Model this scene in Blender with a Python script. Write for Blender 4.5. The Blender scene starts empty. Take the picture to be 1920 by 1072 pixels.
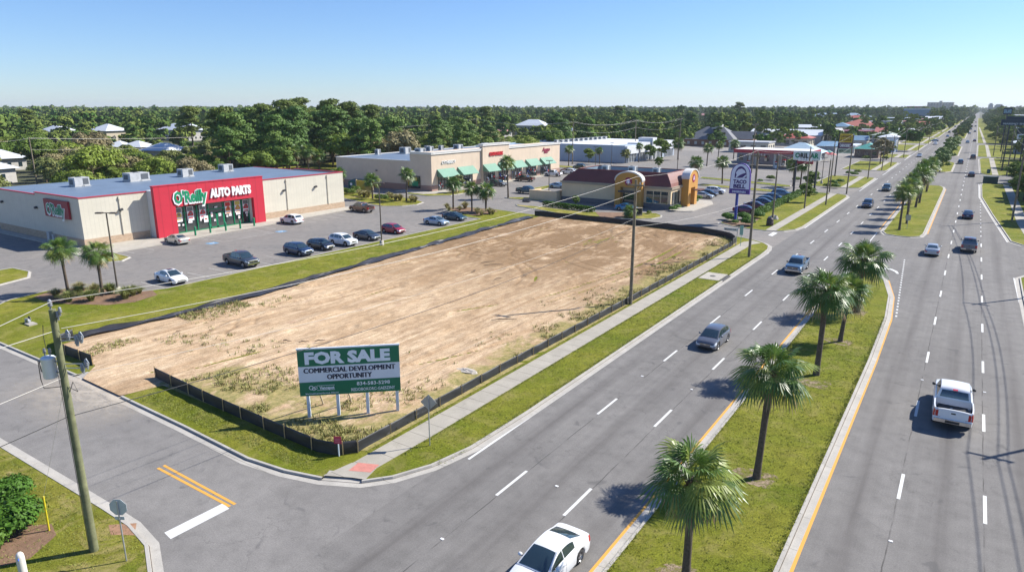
SKYS=.08; SUNS=5.0; EXPO=0.70; HAZE=0.00008
import bpy, math, random
import numpy as np
from mathutils import Vector, Matrix
R=math.radians; PI=math.pi
rnd=random.Random(7)
sc=bpy.context.scene
col=sc.collection
D=bpy.data

# ---------------------------------------------------------------- camera
HC=20.0; PITCH=14.5826; AZ=33.5176; FL=1280.0
cam=D.objects.new('camera',D.cameras.new('camera')); col.objects.link(cam)
cam.location=(0,0,HC); cam.rotation_euler=(R(90-PITCH),0,R(AZ))
cam.data.sensor_width=36; cam.data.lens=FL/1920*36; cam.data.clip_start=0.5; cam.data.clip_end=20000
sc.camera=cam
def G(px,py,z=0.0):
    """ground (or height z) point seen at a photo pixel"""
    r=(px-960)/FL;u=-(py-536)/FL;p=R(PITCH);a=R(AZ)
    f=math.cos(p)+u*math.sin(p); zz=-math.sin(p)+u*math.cos(p)
    X=r*math.cos(a)-f*math.sin(a); Y=r*math.sin(a)+f*math.cos(a)
    t=(z-HC)/zz
    return (X*t,Y*t)
def HT(b,t):
    """point at base pixel b and its height up to pixel t"""
    X,Y=G(*b); r=(t[0]-960)/FL;u=-(t[1]-536)/FL;p=R(PITCH);a=R(AZ)
    f=math.cos(p)+u*math.sin(p); zz=-math.sin(p)+u*math.cos(p)
    dx=r*math.cos(a)-f*math.sin(a); dy=r*math.sin(a)+f*math.cos(a)
    k=(dx*X+dy*Y)/(dx*dx+dy*dy)
    return X,Y,HC+k*zz

# ---------------------------------------------------------------- tagging
def tag(o,label=None,cat=None,group=None,kind=None):
    if label: o['label']=label
    if cat: o['category']=cat
    if group: o['group']=group
    if kind: o['kind']=kind
    return o
KIDS={}
def link(o): col.objects.link(o); return o
def empty(name,loc=(0,0,0),rz=0,linked=True):
    o=D.objects.new(name,None); o.empty_display_size=.3
    o.location=loc; o.rotation_euler=(0,0,rz)
    if linked: link(o)
    return o
def parent(c,p):
    c.parent=p; KIDS.setdefault(p.name,[]).append(c)
def copy_tree(o,par=None,paint=None,only=None,name=None):
    c=o.copy(); link(c)
    if name: c.name=name
    if par is not None: c.parent=par
    if paint and c.type=='MESH':
        for s in c.material_slots:
            if s.material and s.material.name.startswith('paint_base'):
                s.link='OBJECT'; s.material=paint
    for ch in KIDS.get(o.name,[]):
        if only and ch.name.split('.')[0] not in only: continue
        copy_tree(ch,c,paint,only,ch.name.split('.')[0])
    return c
# ---------------------------------------------------------------- mesh builder
class MB:
    def __init__(s): s.v=[];s.f=[];s.m=[];s.sm=[]
    def add(s,vs,fs,mi=0,smooth=False):
        b=len(s.v); s.v.extend([tuple(map(float,q)) for q in vs])
        for k in fs: s.f.append([b+i for i in k]); s.m.append(mi); s.sm.append(smooth)
    def box(s,x0,y0,z0,x1,y1,z1,mi=0):
        if x0>x1:x0,x1=x1,x0
        if y0>y1:y0,y1=y1,y0
        if z0>z1:z0,z1=z1,z0
        s.add([(x0,y0,z0),(x1,y0,z0),(x1,y1,z0),(x0,y1,z0),(x0,y0,z1),(x1,y0,z1),(x1,y1,z1),(x0,y1,z1)],
              [(0,3,2,1),(4,5,6,7),(0,1,5,4),(1,2,6,5),(2,3,7,6),(3,0,4,7)],mi)
    def obox(s,c,d,rz=0,mi=0,tilt=0):
        """box centre c, size d, turned rz about z, tilted about its own x"""
        M=Matrix.Translation(c)@Matrix.Rotation(rz,4,'Z')@Matrix.Rotation(tilt,4,'X')
        h=[x/2 for x in d]
        vs=[M@Vector((a*h[0],b*h[1],e*h[2])) for e in(-1,1) for a,b in((-1,-1),(1,-1),(1,1),(-1,1))]
        s.add(vs,[(0,3,2,1),(4,5,6,7),(0,1,5,4),(1,2,6,5),(2,3,7,6),(3,0,4,7)],mi)
    def prism(s,poly,z0,z1,mi=0,ms=None):
        if area(poly)<0: poly=poly[::-1]
        n=len(poly); ms=mi if ms is None else ms
        s.add([(x,y,z1) for x,y in poly],[list(range(n))],mi)
        vs=[(x,y,z0) for x,y in poly]+[(x,y,z1) for x,y in poly]
        s.add(vs,[(i,(i+1)%n,n+(i+1)%n,n+i) for i in range(n)],ms)
    def sheet(s,poly,z,mi=0):
        if area(poly)<0: poly=poly[::-1]
        s.add([(x,y,z) for x,y in poly],[list(range(len(poly)))],mi)
    def ring(s,a,b,za,zb,mi=0,closed=True):
        """strip between equal-length polylines a (inner) and b"""
        n=len(a); vs=[(x,y,za) for x,y in a]+[(x,y,zb) for x,y in b]
        m=n if closed else n-1
        s.add(vs,[(i,n+i,n+(i+1)%n,(i+1)%n) for i in range(m)],mi)
    def tube(s,pts,rad,n=8,mi=0,cap=True,smooth=True):
        pts=[Vector(p) for p in pts]
        if not hasattr(rad,'__len__'): rad=[rad]*len(pts)
        vs=[];L=len(pts); up=None
        for i,p in enumerate(pts):
            d=(pts[min(i+1,L-1)]-pts[max(i-1,0)]).normalized()
            if up is None: up=Vector((1,0,0)) if abs(d.x)<.9 else Vector((0,1,0))
            a=d.cross(up).normalized(); b=d.cross(a); up=b.cross(d) if False else up
            for k in range(n):
                t=2*PI*k/n; vs.append(p+(a*math.cos(t)+b*math.sin(t))*rad[i])
        fs=[(i*n+k,i*n+(k+1)%n,(i+1)*n+(k+1)%n,(i+1)*n+k) for i in range(L-1) for k in range(n)]
        s.add(vs,fs,mi,smooth)
        if cap: s.add(vs[:n],[list(range(n))],mi); s.add(vs[-n:],[list(range(n))[::-1]],mi)
    def lathe(s,prof,c=(0,0,0),n=16,mi=0,axis='Z',smooth=True):
        vs=[]
        for r,z in prof:
            for k in range(n):
                t=2*PI*k/n; x,y=r*math.cos(t),r*math.sin(t)
                q=(x,y,z) if axis=='Z' else ((x,z,y) if axis=='Y' else (z,x,y))
                vs.append((c[0]+q[0],c[1]+q[1],c[2]+q[2]))
        fs=[(i*n+k,i*n+(k+1)%n,(i+1)*n+(k+1)%n,(i+1)*n+k) for i in range(len(prof)-1) for k in range(n)]
        s.add(vs,fs,mi,smooth)
    def frame(s,o,ux,uz,w,h,poly_or_none=None):pass
    def panel(s,o,ux,x0,z0,x1,z1,t,mi=0):
        """slab standing on frame o,ux (2D unit), from x0..x1 along, z0..z1, thickness t towards its front (right-hand normal)"""
        nx,ny=ux[1],-ux[0]
        def P(a,z,k): return (o[0]+ux[0]*a+nx*k,o[1]+ux[1]*a+ny*k,z)
        k0,k1=(0,t) if not hasattr(t,'__len__') else t
        if k0>k1: k0,k1=k1,k0
        vs=[P(x0,z0,k0),P(x1,z0,k0),P(x1,z1,k0),P(x0,z1,k0),P(x0,z0,k1),P(x1,z0,k1),P(x1,z1,k1),P(x0,z1,k1)]
        s.add(vs,[(0,3,2,1),(4,5,6,7),(0,1,5,4),(1,2,6,5),(2,3,7,6),(3,0,4,7)],mi)
    def text(s,st,o,ux,x,z,h,depth,k,mi=0,w=None,bold=0.0,align='L',slant=0):
        """letters on a standing frame: o,ux as in panel; (x,z) lower left, cap height h, optional total width w"""
        vs,fs,bb=text_data(st,bold)
        sx=sz=h/bb[3]
        if w: sx=w/(bb[2]-bb[0])
        W=(bb[2]-bb[0])*sx
        x0=x-(W/2 if align=='C' else 0)
        nx,ny=ux[1],-ux[0]; out=[]
        for a,b,c in vs:
            al=x0+(a-bb[0])*sx+slant*b*sz; zz=z+b*sz; kk=k+(depth if c>0 else 0)
            out.append((o[0]+ux[0]*al+nx*kk,o[1]+ux[1]*al+ny*kk,zz))
        s.add(out,fs,mi)
    def build(s,name,mats,par=None,linked=True,loc=None,sharp=None,rz=None):
        me=D.meshes.new(name); me.from_pydata(s.v,[],s.f)
        if not isinstance(mats,(list,tuple)): mats=[mats]
        for m in mats: me.materials.append(m)
        me.polygons.foreach_set('material_index',s.m); me.polygons.foreach_set('use_smooth',s.sm)
        me.update()
        if sharp is not None and any(s.sm): me.set_sharp_from_angle(angle=R(sharp))
        o=D.objects.new(name,me)
        if loc is not None: o.location=loc
        if rz is not None: o.rotation_euler=(0,0,rz)
        if par is not None: parent(o,par)
        if linked: link(o)
        return o
_TX={}
def text_data(st,bold):
    key=(st,bold)
    if key in _TX: return _TX[key]
    cu=D.curves.new('letters','FONT'); cu.body=st; cu.size=1; cu.extrude=.05; cu.offset=bold; cu.resolution_u=2
    ob=D.objects.new('letters',cu); me=D.meshes.new_from_object(ob)
    vs=[tuple(v.co) for v in me.vertices]; fs=[list(p.vertices) for p in me.polygons]
    cap=max(v[1] for v in vs) if not st else max(v[1] for v in vs)
    bb=(min(v[0] for v in vs),min(v[1] for v in vs),max(v[0] for v in vs),cap)
    D.objects.remove(ob); D.curves.remove(cu); D.meshes.remove(me)
    _TX[key]=(vs,fs,bb); return _TX[key]
def area(p): return .5*sum(p[i][0]*p[(i+1)%len(p)][1]-p[(i+1)%len(p)][0]*p[i][1] for i in range(len(p)))
def offset(poly,d,closed=True):
    """shift a polyline to its left by d"""
    n=len(poly);out=[]
    for i in range(n):
        a=poly[i-1] if (closed or i>0) else None; b=poly[i]; c=poly[(i+1)%n] if (closed or i<n-1) else None
        def nr(p,q):
            dx,dy=q[0]-p[0],q[1]-p[1];l=math.hypot(dx,dy) or 1; return (-dy/l,dx/l)
        n1=nr(a,b) if a else nr(b,c); n2=nr(b,c) if c else n1
        mx,my=n1[0]+n2[0],n1[1]+n2[1]; l=math.hypot(mx,my) or 1; mx/=l;my/=l
        k=max(.45,mx*n1[0]+my*n1[1]); out.append((b[0]+mx*d/k,b[1]+my*d/k))
    return out
def arc(cx,cy,r,a0,a1,n=8):
    return [(cx+r*math.cos(R(a0+(a1-a0)*i/n)),cy+r*math.sin(R(a0+(a1-a0)*i/n))) for i in range(n+1)]
def bigmesh(name,V,F,mats,mi=None,smooth=False,attr=None):
    """mesh from numpy arrays, F is (n,4) or (n,3)"""
    me=D.meshes.new(name); n,k=F.shape
    me.vertices.add(len(V)); me.vertices.foreach_set('co',np.asarray(V,dtype=np.float32).ravel())
    me.loops.add(n*k); me.loops.foreach_set('vertex_index',F.astype(np.int32).ravel())
    me.polygons.add(n); me.polygons.foreach_set('loop_start',np.arange(0,n*k,k,dtype=np.int32))
    if not isinstance(mats,(list,tuple)): mats=[mats]
    for m in mats: me.materials.append(m)
    if mi is not None: me.polygons.foreach_set('material_index',np.asarray(mi,dtype=np.int32))
    if smooth: me.polygons.foreach_set('use_smooth',np.ones(n,dtype=bool))
    me.update(calc_edges=True)
    if attr is not None:
        a=me.attributes.new('tint','FLOAT','POINT'); a.data.foreach_set('value',np.asarray(attr,dtype=np.float32))
    return me

# ---------------------------------------------------------------- materials
class NB:
    def __init__(s,name):
        s.mat=D.materials.new(name); s.mat.use_nodes=True; s.t=s.mat.node_tree; s.N=s.t.nodes; s.L=s.t.links
        s.b=s.N['Principled BSDF']
    def n(s,t,**k):
        q=s.N.new(t)
        for a,v in k.items(): setattr(q,a,v)
        return q
    def con(s,a,b):
        if hasattr(a,'is_output'): s.L.new(a,b)
        else:
            if isinstance(a,(tuple,list)) and len(a)==3 and b.type=='RGBA': a=(*a,1)
            b.default_value=a
    def co(s,scale=(1,1,1),rot=0,which='Object',loc=(0,0,0)):
        tc=s.n('ShaderNodeTexCoord'); mp=s.n('ShaderNodeMapping')
        s.L.new(tc.outputs[which],mp.inputs[0]); mp.inputs['Scale'].default_value=scale; mp.inputs['Rotation'].default_value=(0,0,rot); mp.inputs['Location'].default_value=loc
        return mp.outputs[0]
    def noise(s,scale,detail=4,rough=.55,vec=None,dist=0):
        q=s.n('ShaderNodeTexNoise'); s.con(vec if vec is not None else s.co(),q.inputs['Vector'])
        q.inputs['Scale'].default_value=scale; q.inputs['Detail'].default_value=detail; q.inputs['Roughness'].default_value=rough; q.inputs['Distortion'].default_value=dist
        return q.outputs[0]
    def ramp(s,f,stops):
        q=s.n('ShaderNodeValToRGB'); s.con(f,q.inputs[0]); e=q.color_ramp.elements
        while len(e)<len(stops): e.new(.5)
        for i,(p,c) in enumerate(stops):
            e[i].position=p; c=(c,c,c) if not hasattr(c,'__len__') else c; e[i].color=(*c,1)
        return q.outputs[0]
    def mix(s,f,a,b,mode='MIX'):
        q=s.n('ShaderNodeMix',data_type='RGBA',blend_type=mode); s.con(f,q.inputs[0]); s.con(a,q.inputs[6]); s.con(b,q.inputs[7]); return q.outputs[2]
    def math(s,op,a,b=0.0):
        q=s.n('ShaderNodeMath',operation=op); s.con(a,q.inputs[0]); s.con(b,q.inputs[1]); return q.outputs[0]
    def sep(s,v=None):
        q=s.n('ShaderNodeSeparateXYZ'); s.con(v if v is not None else s.co(),q.inputs[0]); return q.outputs
    def bump(s,h,st=.3,dist=.05):
        q=s.n('ShaderNodeBump'); q.inputs['Strength'].default_value=st; q.inputs['Distance'].default_value=dist; s.con(h,q.inputs['Height']); s.L.new(q.outputs[0],s.b.inputs['Normal'])
    def done(s,colr,rough=.8,**k):
        s.con(colr,s.b.inputs['Base Color']); s.con(rough,s.b.inputs['Roughness'])
        for a,v in k.items(): s.con(v,s.b.inputs[a.replace('_',' ')])
        return s.mat
_MC={}
def M(name,c,rough=.6,metal=0,var=.12,scale=3,bump=0,coat=0,spec=None):
    if name in _MC: return _MC[name]
    s=NB(name)
    colr=c
    if var:
        f=s.noise(scale,5,.6); c2=tuple(x*(1-var) for x in c); c3=tuple(min(1,x*(1+var)) for x in c)
        colr=s.ramp(f,[(.3,c2),(.7,c3)])
        if bump: s.bump(s.noise(scale*8,4),bump,.02)
    m=s.done(colr,rough,Metallic=metal)
    if coat: s.b.inputs['Coat Weight'].default_value=coat; s.b.inputs['Coat Roughness'].default_value=.05
    if spec is not None: s.b.inputs['Specular IOR Level'].default_value=spec
    _MC[name]=m; return m

def mat_asphalt(name,base=.2,warm=0,lanes=None,streak=True,seed=0):
    s=NB(name); lo=s.noise(.09,5,.6,s.co(loc=(seed,0,0)),.6); mid=s.noise(.9,5,.65); fine=s.noise(14,3,.7); fi2=s.noise(45,2,.7)
    c=s.ramp(lo,[(.3,(base*.92,base*.87,base*.82)),(.7,(base*1.15*(1+warm),base*1.09,base*1.02*(1-warm)))])
    c=s.mix(.55,c,s.ramp(mid,[(.3,.36),(.5,.5),(.75,.62)]),'OVERLAY')
    c=s.mix(.7,c,s.ramp(fine,[(.25,.34),(.5,.5),(.75,.66)]),'OVERLAY')
    c=s.mix(.5,c,s.ramp(fi2,[(.3,.33),(.7,.67)]),'OVERLAY')
    if streak:
        st=s.noise(1,5,.62,s.co((.62,.012,1)),.25)
        c=s.mix(.28,c,s.ramp(st,[(.32,.34),(.5,.5),(.7,.62)]),'OVERLAY')
        st2=s.noise(1,3,.6,s.co((3.2,.03,1)))
        c=s.mix(.18,c,s.ramp(st2,[(.4,.4),(.65,.6)]),'OVERLAY')
    if lanes:
        x,y,_=s.sep()
        for cx in lanes:       # oil-darkened band down the middle of each lane
            d=s.math('ABSOLUTE',s.math('SUBTRACT',x,cx)); k=s.math('SUBTRACT',1,s.math('DIVIDE',d,.75)); k=s.math('MAXIMUM',k,0)
            k=s.math('MULTIPLY',k,s.ramp(s.noise(1,4,.6,s.co((.8,.03,1),loc=(cx,0,0))),[(.35,.1),(.65,.8)]))
            c=s.mix(k,c,(base*.60,base*.55,base*.52))
        for cx in (-18.58,-14.66,-.76,3.06):     # paving seams between lanes
            d=s.math('ABSOLUTE',s.math('SUBTRACT',s.math('ADD',x,s.math('MULTIPLY',s.math('SUBTRACT',s.noise(.5,3),.5),.12)),cx)); k=s.math('MULTIPLY',s.math('LESS_THAN',d,.03),s.ramp(s.noise(.4,3),[(.4,.1),(.55,.8)]))
            c=s.mix(k,c,(base*.38,base*.35,base*.33))
    # cracks
    vo=s.n('ShaderNodeTexVoronoi',feature='DISTANCE_TO_EDGE'); wob=s.n('ShaderNodeVectorMath',operation='ADD')
    s.L.new(s.co(),wob.inputs[0]); nz=s.n('ShaderNodeTexNoise'); s.L.new(s.co(),nz.inputs[0]); nz.inputs['Scale'].default_value=.5; nz.inputs['Detail'].default_value=5
    sc_=s.n('ShaderNodeVectorMath',operation='SCALE'); s.L.new(nz.outputs[1],sc_.inputs[0]); sc_.inputs['Scale'].default_value=6; s.L.new(sc_.outputs[0],wob.inputs[1])
    s.L.new(wob.outputs[0],vo.inputs['Vector']); vo.inputs['Scale'].default_value=.11
    ck=s.ramp(vo.outputs['Distance'],[(0,1),(.0055,0)]); ck=s.math('MULTIPLY',ck,s.ramp(s.noise(.06,2),[(.42,0),(.56,.6)]))
    c=s.mix(ck,c,(base*.45,base*.42,base*.4))
    # stains
    sp=s.ramp(s.noise(.55,3,.5,s.co(loc=(33,seed,0)),1.5),[(.64,0),(.72,.55)])
    c=s.mix(sp,c,(base*.55,base*.53,base*.52))
    s.bump(s.noise(60,3,.7),.35,.01); s.b.inputs['Specular IOR Level'].default_value=.25
    return s.done(c,.85)
def mat_grass(name,a=(.105,.140,.010),b=(.215,.208,.028),dry=(.34,.28,.11),amt=.6):
    s=NB(name); lo=s.noise(.13,5,.65,None,.5); mid=s.noise(1.1,5,.7,None,.4); fine=s.noise(9,4,.75); f2=s.noise(38,3,.8)
    c=s.ramp(lo,[(.3,a),(.68,b)])
    c=s.mix(.6,c,s.ramp(mid,[(.3,.3),(.7,.68)]),'OVERLAY')
    c=s.mix(.9,c,s.ramp(fine,[(.28,.22),(.72,.78)]),'OVERLAY')
    c=s.mix(.8,c,s.ramp(f2,[(.3,.22),(.7,.78)]),'OVERLAY')
    k=s.math('MULTIPLY',s.ramp(s.noise(.42,6,.72,s.co(loc=(9,4,0)),.8),[(.50,0),(.72,1)]),amt)
    c=s.mix(k,c,dry)
    s.bump(s.noise(24,4,.8),.9,.06); s.b.inputs['Specular IOR Level'].default_value=.1
    return s.done(c,.9)
def mat_concrete(name,base=.46,joint=None,tint=(1,.94,.84)):
    s=NB(name); lo=s.noise(.5,5,.65,None,.5); fi=s.noise(20,4,.7)
    c=s.ramp(lo,[(.3,tuple(base*.82*x for x in tint)),(.7,tuple(base*1.08*x for x in tint))])
    c=s.mix(.6,c,s.ramp(fi,[(.25,.35),(.75,.65)]),'OVERLAY')
    st=s.ramp(s.noise(1.3,6,.75,s.co(loc=(5,5,0)),1.),[(.55,0),(.75,.45)]); c=s.mix(st,c,tuple(base*.5*x for x in (1,.9,.75)))
    if joint:
        x,y,_=s.sep(); v=(y if joint[0]=='Y' else x)
        m=s.math('FRACT',s.math('DIVIDE',v,joint[1])); k=s.math('LESS_THAN',m,joint[2]/joint[1]); c=s.mix(s.math('MULTIPLY',k,.75),c,(base*.3,base*.27,base*.22))
    s.bump(fi,.3,.01)
    return s.done(c,.85)
def mat_paint(name,c,wear=.5):
    s=NB(name); w=s.ramp(s.noise(7,5,.75),[(.5,0),(.72,wear)]); cc=s.mix(w,c,tuple(x*.45+.1 for x in c)); return s.done(cc,.75)

ASPH=mat_asphalt('asphalt_road',.172,0,[-20.5,-16.6,-12.7,-2.5,1.2,5.0])
ASPH2=mat_asphalt('asphalt_street',.195,0,None,False,3)
ASPH3=mat_asphalt('asphalt_lot',.200,.04,None,False,9)
GRASS=mat_grass('lawn_grass'); GRASS2=mat_grass('lawn_grass_dry',(.11,.14,.012),(.24,.22,.038),(.40,.31,.14),1.0)
CONC=mat_concrete('concrete_kerb',.42,('Y',3.05,.03)); CONCX=mat_concrete('concrete_kerb_cross',.42,('X',3.05,.03)); WALK=mat_concrete('concrete_walk',.37,('Y',1.55,.045),(1,.92,.77)); PLAIN=mat_concrete('concrete_plain',.42,None,(1,.92,.78))
WPAINT=mat_paint('white_line_paint',(.62,.62,.60)); YPAINT=mat_paint('yellow_line_paint',(.66,.33,.05)); FADED=mat_paint('faded_line_paint',(.42,.41,.38),.8)
METAL=M('galvanised_metal',(.42,.44,.46),.45,.6,.1); DARKM=M('dark_metal',(.06,.06,.065),.5,.3); WHITE=M('white_coated',(.72,.74,.76),.5); BLACK=M('black_plastic',(.02,.02,.022),.6,0,0)
POLE=M('weathered_pole_wood',(.20,.165,.115),.9,0,.3,2.5,.4); POLEG=M('treated_pole_wood',(.17,.175,.09),.9,0,.3,2.5,.4)
WOOD=M('stake_wood',(.55,.38,.18),.8,0,.25,6)
def mat_glass(name,c=(.012,.02,.026),rough=.06):
    s=NB(name); m=s.done(c,rough); s.b.inputs['Specular IOR Level'].default_value=1.0; s.b.inputs['IOR'].default_value=1.6; return m
GLASS=mat_glass('dark_glass',(.022,.04,.05),.03); SHOPGLASS=mat_glass('shop_glass',(.02,.03,.032),.08)
# ================================================================ ground, roads, kerbs
def mat_forest_floor():
    s=NB('forest_floor'); c=s.ramp(s.noise(.05,6,.7),[(.3,(.03,.045,.015)),(.7,(.09,.085,.04))]); return s.done(c,.95)
g=MB(); g.sheet([(-9000,-600),(6000,-600),(6000,12000),(-9000,12000)],-.14); tag(g.build('ground',mat_forest_floor()),kind='structure')
m=MB(); m.sheet([(-23.1,-60),(60,-60),(60,103.9),(40,125.5),(14,125.5),(9,330),(4,600),(3,3400),(-16,3400),(-23.1,900)],0); tag(m.build('road',ASPH),kind='structure')
m=MB(); m.sheet([(-260,13.6),(-35,13.6),(-35,-5),(-22.95,-5),(-22.95,33),(-32,23.5),(-260,23.5)],.004); tag(m.build('side_street',ASPH2),kind='structure')
m=MB(); m.sheet([(-190,22),(-74,22),(-74,113),(-190,113)],.008)
m.sheet([(-150,104),(-60,112),(-22.6,104),(-22.6,330),(-150,330)],.004)
tag(m.build('parking_lot',ASPH3),kind='structure')
m=MB(); m.sheet([(-150,330.2),(-22.6,330.2),(-19,700),(-130,700)],-.004); tag(m.build('far_parking_lot',mat_asphalt('asphalt_far',.25,.03,None,False,4)),kind='structure')

KB=MB()      # kerbs and gutters
def block(name,poly,gm,skip=(),gutter=.42,z=.12,kmat=0,kerb=True):
    if area(poly)<0: poly=poly[::-1]
    inner=offset(poly,.17)
    ip=list(inner)
    if skip:
        deep=offset(poly,.9); ip=[]
        for i in range(len(poly)):
            if i in skip and (i-1) not in skip: ip+= [inner[i],deep[i]]
            elif (i-1) in skip and i not in skip: ip+= [deep[i],inner[i]]
            else: ip.append(inner[i])
    b=MB(); b.sheet(ip,z); o=b.build(name,gm); tag(o,kind='structure')
    if kerb:
        n=len(poly); out=offset(poly,-gutter); lip=offset(poly,.02)
        for i in range(n):
            j=(i+1)%n
            if i in skip:
                h0=.02; KB.add([(*inner[i],.018),(*inner[j],.018),(*offset(poly,.9)[j],.124),(*offset(poly,.9)[i],.124)],[(0,1,2,3)],kmat); b_=offset(poly,.9)
            else: h0=.145
            P=lambda q,zz:(q[0],q[1],zz)
            KB.add([P(poly[i],.0),P(poly[j],.0),P(lip[j],h0),P(lip[i],h0)],[(0,1,2,3)],kmat)
            KB.add([P(lip[i],h0),P(lip[j],h0),P(inner[j],h0),P(inner[i],h0)],[(0,1,2,3)],kmat)
            KB.add([P(inner[i],h0),P(inner[j],h0),P(inner[j],0),P(inner[i],0)],[(0,1,2,3)],kmat)
            if gutter>.3: KB.add([P(poly[i],.016),P(poly[j],.016),P(offset(poly,-.035)[j],.016),P(offset(poly,-.035)[i],.016)],[(0,3,2,1)],1)
            if gutter>.05: KB.add([P(out[i],.012),P(out[j],.012),P(poly[j],.0145),P(poly[i],.0145)],[(0,1,2,3)],kmat)
    return o
main=[(-82,22.4),(-68,22.4),(-55.2,22.4),(-48.2,22.2),(-40,21.95),(-33,21.6),(-30,21.9),(-27.6,22.5),(-25.5,23.5),(-24.4,24.8),(-23.4,27.0),(-22.8,30.0),(-22.6,36),(-22.6,98)]
main+=[(-22.75,102),(-23.3,104.7),(-24.4,106.6),(-26.2,108.3),(-28.6,109.6),(-33,111.2),(-47,111.9),(-69.7,111.8),(-79,113.5),(-86.5,112.6),(-88.4,110.3),(-87.2,107.2),(-81.2,104.8),(-80.2,102.4),(-74.6,101.8),(-74.5,48),(-74.6,41),(-75.6,38.9),(-79,37.8),(-83.4,35.9),(-84.8,33),(-84,29),(-82,26.5)]
block('lawn',main,GRASS,skip=(2,7),gutter=.45)
# the lot side has only a thin kerb: narrow islands
block('lawn',[(-120,-40),(-22.7,-40),(-22.7,2),(-23,5.6),(-23.9,8.6),(-25.4,11.0),(-27.4,12.8),(-29.8,13.95),(-32.1,14.35),(-34.6,14.4),(-120,14.3)],GRASS2,gutter=.45)
def arcpts(cx,cy,rx,ry,n=14): return [(cx+rx*math.cos(2*PI*i/n),cy+ry*math.sin(2*PI*i/n)) for i in range(n)]
block('median',[(-11.1,-60),(-4.6,-60),(-4.6,30),(-4.55,60),(-4.75,74),(-5.3,83),(-6.6,91),(-7.6,93.6),(-9.2,94.6),(-10.7,93.3),(-11.1,90)],GRASS,gutter=.4)
block('median',[(-10.6,128),(-9.9,125.6),(-8.2,124.6),(-6.3,124.7),(-5.0,126.2),(-4.7,129),(-4.6,205),(-4.9,211),(-5.8,214.5),(-9,214.5),(-10.5,211)],GRASS,gutter=.4)
for y0,y1,xr in ((262,316,-4.7),(352,450,-4.9),(560,1700,-5.2)):
    block('median',[(-10.9,y0+3),(-9,y0),(-6.2,y0),(xr,y0+4),(xr,y1-8),(-6.6,y1),(-9.6,y1),(-10.9,y1-4)],GRASS,gutter=.4)
# far side frontages on the left of the road
FR=[]
def front(y0,y1,x0=-34,xr=-22.6,rr=3.2):
    p=[(x0,y0+.4),(xr-rr,y0)]+[(xr-rr+rr*math.sin(R(a)),y0+rr-rr*math.cos(R(a))) for a in (30,60,85)]+[(xr-rr+rr*math.cos(R(a)),y1-rr+rr*math.sin(R(a))) for a in (5,35,65,90)]+[(x0,y1-.3)]
    block('frontage_lawn',p,GRASS,gutter=.4); FR.append((y0,y1,x0,xr))
block('frontage_lawn',[(-36.3,124.2),(-35.9,121.6),(-33.2,119.5),(-30.2,118.3),(-27,118.0),(-24.4,119.3),(-23.1,121.8),(-22.65,125.5),(-22.6,175),(-23.3,178.4),(-25.4,180.3),(-33.2,180.5),(-33,134),(-33.6,129)],GRASS,gutter=.4); FR.append((118.4,180.3,-33,-22.6))
for y0,y1,x0 in ((195.5,230,-35),(256,300,-36),(328,352,-34),(388,450,-36),(470,560,-36),(575,700,-36),(712,1000,-34),(1015,1600,-30)): front(y0,y1,x0,-22.6+max(0,(y0-250)/350*1.5))
# right of the road
block('roadside_lawn',[(7.0,-60),(60,-60),(60,103),(10,104.2),(7.9,103.4),(6.9,101),(6.8,90)],GRASS,gutter=.4)
block('roadside_lawn',[(6.9,129.2),(8.3,126.4),(10.5,125.6),(60,126),(60,227),(8,228.6),(4.6,229.2),(3.5,227.5),(3.3,221),(3.3,192),(5.0,160)],GRASS,gutter=.4)
block('roadside_lawn',[(3.2,262),(4.4,258.5),(7,257.6),(60,257),(60,345),(6,345),(3.6,343),(2.9,338)],GRASS,gutter=.4)
block('roadside_lawn',[(2.2,356),(4,353),(60,353),(60,470),(5,470),(2.4,466)],GRASS,gutter=.4)
block('roadside_lawn',[(2.0,495),(5,490),(60,490),(60,900),(5,1700),(1.0,1700)],GRASS,gutter=.4)
# parking lot islands
block('island_lawn',[(-101,45),(-97.4,43.2),(-94.2,44.4),(-93.5,46.0),(-95,47.9),(-100.6,48.2)],GRASS2,gutter=.15)
block('island_lawn',[(-101,22.4),(-95,22.4),(-93.0,26),(-92.2,31),(-93.6,34.8),(-97,36.3),(-101,36)],GRASS,gutter=.15)
block('island_lawn',[(-133,112.2),(-120,109.4),(-106,104.9),(-101.5,104.2),(-98.3,106.5),(-97.2,110),(-98.4,113.6),(-103,116.4),(-112,118.2),(-133,119)],GRASS2,gutter=.15)
block('island_lawn',[(-88.5,130.4),(-86,129.2),(-80,129.8),(-76.3,131.0),(-76.3,134.3),(-84.3,133.6)],GRASS2,gutter=.15)
block('island_lawn',[(-79.8,121.8),(-78.2,120),(-63,114.9),(-56,115.6),(-50.2,117.4),(-48,119.6),(-47.3,122.3),(-48,124.6),(-49.9,126.6),(-53,125.4),(-60,121.6),(-66,120.4),(-72.5,121.8)],GRASS2,gutter=.15)
block('island_lawn',[(-65.8,199.2),(-45,191.6),(-40,188.6),(-38.4,190.4),(-39,193.4),(-45,196.4),(-66.6,203.6)],GRASS,gutter=.15)
block('island_lawn',[(-60,180.2),(-41.6,175.6),(-37,175.4),(-37,179.6),(-41,180.2),(-60,184.6)],GRASS2,gutter=.15)
block('island_lawn',[(-93,143.5),(-90.5,142.5),(-88.5,145),(-90.5,160),(-93,160)],GRASS2,gutter=.15)
block('island_lawn',[(-118,131.5),(-112,123.2),(-104.6,122.6),(-101,126.5),(-101,137),(-103,139.5),(-105.5,137),(-106.2,128.2),(-112,127.6)],GRASS2,gutter=.15)
block('island_lawn',[(-126,212),(-98,204),(-96,206),(-97,210),(-126,218)],GRASS2,gutter=.15)
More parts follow.
